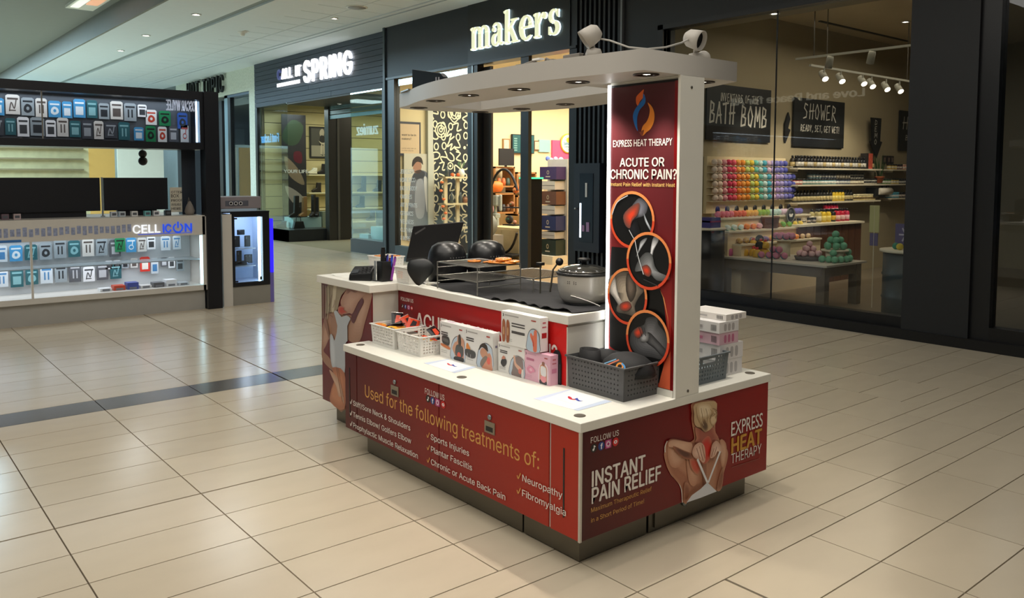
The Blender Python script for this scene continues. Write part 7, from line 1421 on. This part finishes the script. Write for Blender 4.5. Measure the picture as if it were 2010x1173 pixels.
boot('cream sneaker on the blue block in the right shoe window', (8.0, 13.35, .502), -1.9, (226, 216, 176), .11, 'shoes in the right shoe window', 1.2); boot('brown loafer on the low block in the right shoe window', (7.98, 13.93, .342), -1.9, (120, 84, 60), .08, 'shoes in the right shoe window', 1.1)
for i in range(2):
    t = thing('stool_block', 'grey cube stool inside the shoe shop, %s from the left' % ORD[i], 'stool', (10.2+i*.6, 17.2, 0), group='grey cube stools'); MB().box(10.05+i*.6, 10.4+i*.6, 17.0, 17.35, 0, .6).build('cube', mat((96, 110, 116), .5), t); MB().box(10.04+i*.6, 10.41+i*.6, 16.99, 17.36, .6, .63).build('pad', mat((70, 80, 86), .6), t)
for p, l in (((8.4, 16.0, 3.0), 'small light in the dark lobby ceiling of the slate shop, left'), ((8.3, 15.2, 3.0), 'small light in the dark lobby ceiling of the slate shop, nearer')): ceiling_light(p, l, .05)
# band shop glimpses
for i, (y, x, z0, z1, c_, n) in enumerate(((19.6, 9.6, .3, 2.6, (60, 70, 96), 'blue clothes rail'), (20.1, 9.2, .3, 1.3, (214, 220, 222), 'white display plinth'), (19.4, 9.9, 1.3, 1.9, (110, 40, 50), 'red shirt stack'), (20.2, 9.9, 1.9, 2.5, (96, 40, 46), 'red banner'))):
    t = thing('display_block', n+' inside the band shop window', 'display', (x, y, z0)); MB().box(x, x+.3, y-.25, y+.25, z0, z1).build('body', mat(c_, .6, var=.4, scale=12), t); MB().box(x-.02, x, y-.15, y+.15, z0+.1, z0+.3).build('front_panel', mat(tuple(int(q*.7) for q in c_), .6), t)
# ------------------------------------------------------------------ phone accessory kiosk on the left
PG = mat((212, 208, 200), .4, var=.03); PD = mat((16, 18, 26), .35); PB = mat((120, 118, 112), .45)
ph = thing('phone_kiosk', 'white and black phone accessory kiosk with glazed display cases', 'kiosk', (2.0, 9.3, 0))
Q = 9.0
MB().box(-1.6, 3.09, Q+.05, 9.9, 0, .24).build('plinth', mat((176, 174, 168), .5), ph)
MB().box(-1.6, 3.09, Q, 9.9, .82, 1.03).build('counter_band', PG, ph)
MB().box(-1.6, 3.09, Q, Q+.5, .215, .27).build('case_sill', PG, ph); MB().box(3.062, 3.10, Q, Q+.5, .215, 1.02).build('case_end', PG, ph)
MB().box(-1.6, 3.06, Q+.42, Q+.46, .27, .82).build('case_back', mat((206, 210, 212), .5), ph)
MB().box(-1.6, 3.06, Q+.06, Q+.42, .545, .553).build('glass_shelf', mat((150, 160, 164), .2), ph)
MB().box(-1.6, 3.06, Q+.004, Q+.008, .27, .82).build('case_glass', glass((.97, .98, 1), 1.45), ph)
MB().box(3.04, 3.055, Q+.02, Q+.035, .28, .81).build('light_strip', mat((200, 245, 255), .5, emit=5, var=0), ph)
for x in (.35, 1.42): MB().box(x, x+.02, Q+.002, Q+.02, .27, .82).build('glass_divider', PG, ph)
MB().box(-1.6, 3.09, 9.9, 10.0, 0, 1.03).build('back_panel', PB, ph)
MB().box(3.10, 3.255, Q-.03, Q+.13, 0, 2.365).build('corner_post', PD, ph); MB().box(2.95, 3.10, Q+.3, Q+.42, 1.02, 1.75).build('inner_post', mat((36, 44, 56), .4), ph)
# upper case
MB().box(-1.6, 3.13, Q, Q+.45, 2.27, 2.36).build('header_frame', PD, ph); MB().box(-1.6, 3.13, Q, Q+.45, 1.74, 1.81).build('header_frame', PD, ph); MB().box(3.06, 3.13, Q, Q+.45, 1.81, 2.27).build('header_frame', PD, ph); MB().box(3.117, 3.123, Q-.004, Q, 1.76, 2.34).build('edge_strip', mat((150, 130, 110), .3, .5), ph)
MB().box(-1.6, 3.06, Q+.30, Q+.33, 1.81, 2.27).build('peg_panel', mat((84, 90, 98), .5), ph); MB().box(-1.6, 3.06, Q+.012, Q+.016, 1.81, 2.27).build('case_glass', glass((.97, .98, 1), 1.5), ph)
MB().box(3.04, 3.055, Q+.06, Q+.075, 1.82, 2.26).build('light_strip', mat((190, 225, 255), .5, emit=5, var=0), ph)
for x in (1.56,): MB().box(x, x+.012, Q+.008, Q+.02, 1.81, 2.27).build('glass_divider', PB, ph)
area('phone_case_light', (.8, Q+.17, 2.255), 4.2, 9, (.85, .94, 1), sizey=.2); area('phone_case_light', (.8, Q+.22, .81), 4.2, 9, (.85, .95, 1), sizey=.3); area('phone_case_light', (.8, Q+.22, .54), 4.2, 9, (.9, .96, 1), sizey=.3)  # the lowest is added under the shelf to brighten the packs below
LT = mat((240, 244, 250), .5, emit=.7, var=0); LB = mat((30, 70, 200), .4, emit=.9, var=0)
m_ = MB(); m_.text('CELL', (2.35, Q-.003, .862), X, Z, .085, .27, bold=.008, ext=.01); m_.build('sign_letters', LT, ph)
m_ = MB(); m_.text('IC', (2.648, Q-.003, .862), X, Z, .085, .085, bold=.012, ext=.01).text('N', (2.872, Q-.003, .862), X, Z, .085, .075, bold=.012, ext=.01)
m_.build('sign_letters', LB, ph)
m_ = MB(); c_ = (2.803, Q-.006, .905)
for k in range(22):
    a0, a1 = [math.radians(120+300*q/22) for q in (k, k+1)]
    m_.add([(c_[0]+r_*math.cos(a), c_[1], c_[2]+r_*math.sin(a)) for r_, a in ((.038, a0), (.054, a0), (.054, a1), (.038, a1))], [(0, 1, 2, 3)])
m_.box(2.795, 2.811, Q-.008, Q-.005, .905, .97); m_.build('power_symbol', LB, ph)
MB().box(2.40, 2.95, Q-.003, Q, .846, .851).build('sign_underline', LB, ph)
random.seed(31)
m_ = MB()
for k in range(26): m_.box(1.0+k*.052, 1.035+k*.052, Q-.003, Q, .865+.02*random.random(), .94+.02*random.random())
m_.build('printed_phone_row', mat((150, 160, 190), .3, var=.6, scale=40), ph)
MB().box(-1.6, 1.0, Q-.003, Q, .85, .96).build('printed_strip', mat((90, 110, 150), .3, var=.6, scale=24), ph)
MB().box(-1.6, 1.35, Q-.004, Q, .822, .845).build('blue_strip', mat((60, 120, 190), .3), ph)
# hanging packs
PCOL = [((236, 236, 238), (60, 62, 66)), ((46, 96, 190), (20, 22, 26)), ((28, 130, 80), (20, 30, 26)), ((232, 232, 230), (196, 70, 50)), ((90, 92, 98), (190, 192, 196)), ((206, 214, 220), (70, 130, 180)), ((70, 150, 200), (220, 230, 236)), ((40, 96, 104), (130, 180, 186)), ((214, 210, 204), (90, 80, 76)), ((150, 160, 166), (40, 44, 50)), ((226, 60, 50), (240, 230, 220)), ((60, 64, 72), (150, 156, 162))]
PNM = ['white with grey print', 'deep blue', 'green', 'white with red print', 'grey', 'silver and blue', 'sky blue', 'teal', 'beige', 'pale grey', 'red', 'charcoal']
def pack(x, y, z, w_, h, ci, label, grp, fig='box', d=.012):
    t = thing('accessory_pack', label, 'pack', (x, y, z), group=grp); a, b_ = PCOL[ci]
    MB().prism([(-w_/2, 0, 0), (w_/2, 0, 0), (w_/2, 0, h*.92), (w_*.35, 0, h), (-w_*.35, 0, h), (-w_/2, 0, h*.92)], (0, d, 0)).build('card', mat(a, .35, var=.08, scale=30), t, local=True)
    p = Pr(lambda q, r_: (q*w_, 0, r_*h), X, NY)
    if fig == 'loop': p.hoop((0, .35), .22*1, .14, .07, b_).line([(.1, .48), (.15, .75)], .1, b_)
    elif fig == 'cable': p.line([(-.25, .15), (-.1, .6), (.1, .3), (.25, .75)], .08, b_).line([(-.2, .2), (.2, .2)], .06, b_)
    elif fig == 'twin': p.line([(-.15, .2), (-.15, .65)], .12, b_).line([(.15, .2), (.15, .65)], .12, b_)
    elif fig == 'mount': p.poly([(-.3, .25), (.0, .15), (.32, .3), (.25, .55), (-.05, .65), (-.28, .5)], b_).ell((0, .4), .12, .1, a)
    else: p.poly([(-.32, .15), (.32, .15), (.32, .6), (-.32, .6)], b_, 1)
    p.poly([(-.38, .74), (.38, .74), (.38, .84), (-.38, .84)], b_, 1); p.build('printed_front', t, local=True)
    return t
xs = lambda px: None
UP = [(2.53, 2.08, .09, .13, 0, 'box'), (2.62, 2.0, .11, .16, 3, 'mount'), (2.76, 1.995, .12, .16, 2, 'mount'), (2.945, 1.97, .105, .175, 1, 'mount')]
LO = [(2.49, 1.83, .095, .14, 6, 'box'), (2.61, 1.82, .10, .17, 2, 'mount'), (2.73, 1.82, .09, .165, 3, 'mount'), (2.845, 1.825, .09, .17, 4, 'box'), (2.965, 1.825, .085, .19, 3, 'loop')]
for i, (x, z, w_, h, ci, fg) in enumerate(UP): pack(x+.02, Q+.27, z, w_, h, ci, '%s pack, upper row of the top case, %s from its lit corner' % (PNM[ci], ORD[i]), 'packs in the top case', fg)
for i, (x, z, w_, h, ci, fg) in enumerate(LO): pack(x+.02, Q+.27, z, w_, h, ci, '%s pack, lower row of the top case, %s in the clear end' % (PNM[ci], ORD[i]), 'packs in the top case', fg)
random.seed(77)
for r_ in range(2):
    x = 1.17; i = 0
    while x < 2.40:
        w_ = random.choice((.10, .11, .12, .09)); ci = random.choice(((0, 5, 6, 8, 9, 7), (7, 11, 4, 8, 9, 0))[r_]) if not (r_ == 0 and 1.6 < x < 2.0) else 6
        pack(x+w_/2, Q+.27, (2.03, 1.83)[r_]+random.uniform(0, .02), w_, random.uniform(.16, .19), ci, '%s pack, %s row of the top case, %s from the left' % (PNM[ci], ('upper', 'lower')[r_], ORD[i]), 'packs in the top case', random.choice(('box', 'cable', 'mount', 'twin'))); x += w_+.012; i += 1
LC = [(2.31, .65, .10, .15, 2, 'cable'), (2.42, .64, .10, .155, 6, 'loop'), (2.53, .64, .09, .15, 8, 'cable'), (2.625, .66, .085, .14, 0, 'box'), (2.775, .64, .10, .155, 5, 'twin'), (2.895, .645, .085, .15, 5, 'cable')]
for i, (x, z, w_, h, ci, fg) in enumerate(LC): pack(x, Q+.34, z, w_, h, ci, '%s pack hanging high in the lower case, %s along' % (PNM[ci], ORD[i]), 'packs in the lower case', fg)
LD = [(2.20, .47, .07, .09, 0), (2.28, .47, .07, .09, 0), (2.36, .47, .07, .09, 9), (2.45, .47, .07, .10, 8), (2.56, .42, .10, .16, 10), (2.66, .39, .075, .17, 5), (2.76, .46, .07, .1, 4), (2.84, .44, .07, .12, 0), (2.93, .40, .08, .14, 9)]
for i, (x, z, w_, h, ci) in enumerate(LD): pack(x, Q+.36, z-.0, w_, h, ci, '%s small pack, mid-height in the lower case, %s along' % (PNM[ci], ORD[i]), 'packs in the lower case', 'box')
x = 1.17; i = 0
while x < 2.22:
    for r_ in range(2):
        w_ = .11; ci = random.choice((0, 5, 9, 8, 4, 7) if x > 1.45 else (7, 7, 6, 5)); pack(x+w_/2, Q+.36, (.60, .35)[r_]+random.uniform(0, .02), w_, random.uniform(.15, .19), ci, '%s pack, left part of the lower case, %s row, %s along' % (PNM[ci], ('upper', 'lower')[r_], ORD[i]), 'packs in the lower case', random.choice(('box', 'cable', 'twin', 'mount')))
    x += .13; i += 1
for i in range(7):
    c_ = ((226, 228, 228), (200, 70, 40), (60, 80, 160), (214, 214, 210), (90, 92, 96), (230, 232, 234), (190, 196, 200))[i]; t = thing('small_carton', '%s flat carton lying on the floor of the lower case, %s along' % (('white', 'orange', 'blue', 'cream', 'grey', 'glossy white', 'silver')[i], ORD[i]), 'box', (2.1+i*.13, Q+.16, .271), group='cartons on the floor of the lower case'); MB().box(2.05+i*.13, 2.16+i*.13, Q+.1, Q+.22, .271, .30+.02*(i % 3)).build('carton', mat(c_, .4), t); MB().box(2.07+i*.13, 2.14+i*.13, Q+.098, Q+.1, .275, .295).build('label', mat((120, 124, 130), .4), t)
# screens and clutter on the counter
t = thing('monitor', 'wide black screen back standing on the phone kiosk counter', 'screen', (1.9, Q+.35, 1.03)); MB().box(-1.0, 2.13, Q+.34, Q+.40, 1.09, 1.435).build('housing', PD, t); MB().box(-.8, 2.0, Q+.37, Q+.41, 1.03, 1.09).build('foot', PD, t)
t = thing('monitor', 'smaller black screen back at the right of the wide one', 'screen', (2.5, Q+.35, 1.03)); MB().box(2.165, 2.81, Q+.34, Q+.40, 1.09, 1.435).build('housing', PD, t); MB().box(2.3, 2.7, Q+.37, Q+.41, 1.03, 1.09).build('foot', PD, t)
t = thing('metal_post', 'thin grey post between the two black screens', 'post', (2.15, Q+.33, 1.03)); MB().box(2.14, 2.155, Q+.32, Q+.335, 1.03, 1.44).build('rod', ALU, t); MB().box(2.13, 2.165, Q+.31, Q+.345, 1.03, 1.04).build('foot', ALU, t)
t = thing('notice_card', 'small cream notice card with black print beside the black screens', 'sign', (2.87, Q+.3, 1.04)); MB().box(2.82, 2.945, Q+.29, Q+.30, 1.06, 1.33).build('card', mat((214, 208, 190), .5), t)
P_ = Pr(lambda a, b_: (2.82+a, Q+.29, 1.06+b_), X, NY)
for k, s_ in enumerate(('OTTER', 'BOX', 'PROOF', 'AVAILABLE', 'HERE')): P_.txt(s_, (.01, .205-k*.045), .026, .03+.018*len(s_) if len(s_) < 6 else .105, (30, 28, 28), .01)
P_.build('lettering', t)
t = thing('paper_bag', 'crumpled grey bag on the counter end beside the black post', 'bag', (2.98, Q+.2, 1.03)); MB().lathe([(.04, 0), (.055, .04), (.04, .09), (.02, .13), (.01, .15)], (2.99, Q+.18, 1.03), 9).build('bag', mat((140, 132, 124), .7, var=.2), t); MB().tube([(2.97, Q+.18, 1.15), (2.98, Q+.18, 1.22), (3.0, Q+.18, 1.15)], .006, 5).build('tie', mat((120, 114, 108), .7), t)
for i, (x, c_, n) in enumerate(((2.22, (206, 210, 214), 'white'), (2.30, (190, 200, 206), 'silver'), (2.42, (226, 226, 222), 'cream'), (2.55, (120, 190, 190), 'teal'), (2.64, (230, 230, 232), 'glossy white'), (2.76, (40, 42, 46), 'black'), (1.25, (110, 90, 100), 'plum'), (1.35, (190, 170, 170), 'pink grey'))):
    t = thing('small_carton', n+' small carton on the phone kiosk counter under the screens', 'box', (x, Q+.2, 1.031), group='cartons on the phone kiosk counter'); MB().box(x-.03, x+.03, Q+.17, Q+.23, 1.031, 1.085).build('carton', mat(c_, .4), t); MB().box(x-.02, x+.02, Q+.169, Q+.17, 1.045, 1.07).build('label', mat((90, 94, 100), .4), t)
t = thing('pendant_lamp', 'two dark round lanterns hanging above the counter', 'lamp', (2.5, 9.6, 1.74)); MB().ball((2.66, 9.7, 1.70), .045, 12, 8).ball((2.66, 9.7, 1.62), .05, 12, 8).build('globes', mat((50, 48, 48), .5), t); MB().tube([(2.66, 9.7, 1.74), (2.66, 9.7, 2.3)], .004, 5).build('cord', BLK, t)
# the tall glowing showcase at the corner
Q2 = 9.05
sh = thing('showcase', 'black framed glowing showcase with a violet edge light', 'showcase', (3.6, 9.2, 0))
MB().box(3.29, 3.395, Q2-.02, 9.55, 0, 1.03).build('side_pillar', PG, sh); MB().box(3.375, 3.84, Q2, 9.5, 0, .215).build('plinth', mat((150, 148, 140), .45), sh)
for a in ((3.395, 3.43, .21, 1.045), (3.755, 3.835, .21, 1.045)): MB().box(a[0], a[1], Q2-.01, Q2+.03, a[2], a[3]).build('door_frame', PD, sh)
for a in ((.21, .255), (.995, 1.045)): MB().box(3.43, 3.755, Q2-.01, Q2+.03, a[0], a[1]).build('door_frame', PD, sh)
MB().box(3.29, 3.84, Q2-.01, 9.5, 1.045, 1.06).build('top', PD, sh); CW = mat((196, 214, 240), .5)
MB().box(3.41, 3.80, 9.45, 9.48, .215, 1.03).build('back', CW, sh); MB().box(3.395, 3.41, Q2+.03, 9.48, .215, 1.03).build('side_wall', CW, sh); MB().box(3.80, 3.815, Q2+.03, 9.48, .215, 1.03).build('side_wall', CW, sh); MB().box(3.41, 3.80, Q2+.03, 9.45, .20, .255).build('floor_panel', CW, sh)
MB().box(3.725, 3.75, Q2+.04, Q2+.06, .26, .99).build('light_strip', mat((215, 245, 255), .5, emit=7, var=0), sh); MB().box(3.43, 3.755, Q2+.0, Q2+.004, .255, .995).build('door_glass', glass((.97, .98, 1), 1.4), sh)
MB().box(3.42, 3.72, Q2+.12, 9.4, .62, .63).box(3.42, 3.72, Q2+.12, 9.4, .42, .43).build('glass_shelf', mat((140, 150, 160), .2), sh)
MB().box(3.84, 3.885, Q2+.0, Q2+.12, 0, .97).build('violet_edge', mat((120, 112, 190), .4), sh); MB().box(3.845, 3.88, Q2-.012, Q2, .35, .965).build('violet_light', mat((30, 20, 255), .5, emit=2.4, var=0), sh)
for z in (.27, .98): MB().box(3.43, 3.46, Q2-.014, Q2-.004, z-.008, z+.008).build('hinge', BLACK, sh)
MB().box(3.715, 3.735, Q2-.016, Q2-.004, .27, .31).build('lock', BLACK, sh)
l_ = bpy.data.lights.new('showcase_light', 'POINT'); l_.energy = 2.2; l_.color = (.75, .88, 1); l_.shadow_soft_size = .05; lo_ = bpy.data.objects.new('showcase_light', l_); lo_.location = (3.6, Q2+.15, .95); COL.objects.link(lo_)
for i, (x, z, w_, h, tl) in enumerate(((3.445, .64, .05, .11, 0), (3.53, .64, .085, .13, .1), (3.66, .64, .07, .13, -.1), (3.585, .78, .09, .06, 0), (3.56, .44, .06, .16, 0), (3.65, .46, .06, .09, 0), (3.69, .45, .05, .10, 0), (3.58, .43, .14, .05, 0), (3.47, .44, .07, .14, 0))):
    t = thing('phone_case', ('black phone case at the left of the upper glass shelf', 'large black phone case on the upper glass shelf', 'black phone case at the right of the upper shelf', 'black camera box above the phone cases', 'tall black phone case on the lower shelf', 'black round watch stand on the lower shelf', 'black watch strap at the right of the lower shelf', 'black fan stand at the front of the lower shelf', 'white case at the left of the lower shelf')[i], 'phone case', (x, 9.25, z), group='goods in the glowing showcase')
    MB().box(x-w_/2, x+w_/2, 9.25, 9.265, z, z+h).build('shell', BLACK if i < 8 else PRINTW, t, bevel=.006); MB().box(x-w_*.3, x+w_*.3, 9.262, 9.30, z, z+.012).build('stand', BLACK, t); MB().box(x-w_*.3, x-w_*.1, 9.247, 9.25, z+h*.7, z+h*.9).build('camera_cutout', mat((70, 74, 80), .3), t)
bx = thing('clear_bin', 'grey clear storage bin on top of the glowing showcase', 'bin', (3.5, 9.2, 1.06)); MB().box(3.28, 3.75, 9.06, 9.42, 1.09, 1.225).build('bin', mat((140, 134, 140), .4), bx, bevel=.008); MB().box(3.34, 3.60, 9.055, 9.06, 1.12, 1.18).build('window', mat((96, 98, 108), .2), bx); MB().box(3.29, 3.70, 9.06, 9.40, 1.06, 1.09).build('pale_base', mat((180, 205, 230), .4), bx)  # the bin stands on a pale blue base slab
for k in range(3): MB().lathe([(.022, 0), (.022, .005), (.013, .005), (.013, 0)], (3.40+k*.055, 9.053, 1.15), 12, axis=NY).build('ring', mat((190, 190, 196), .3), bx)
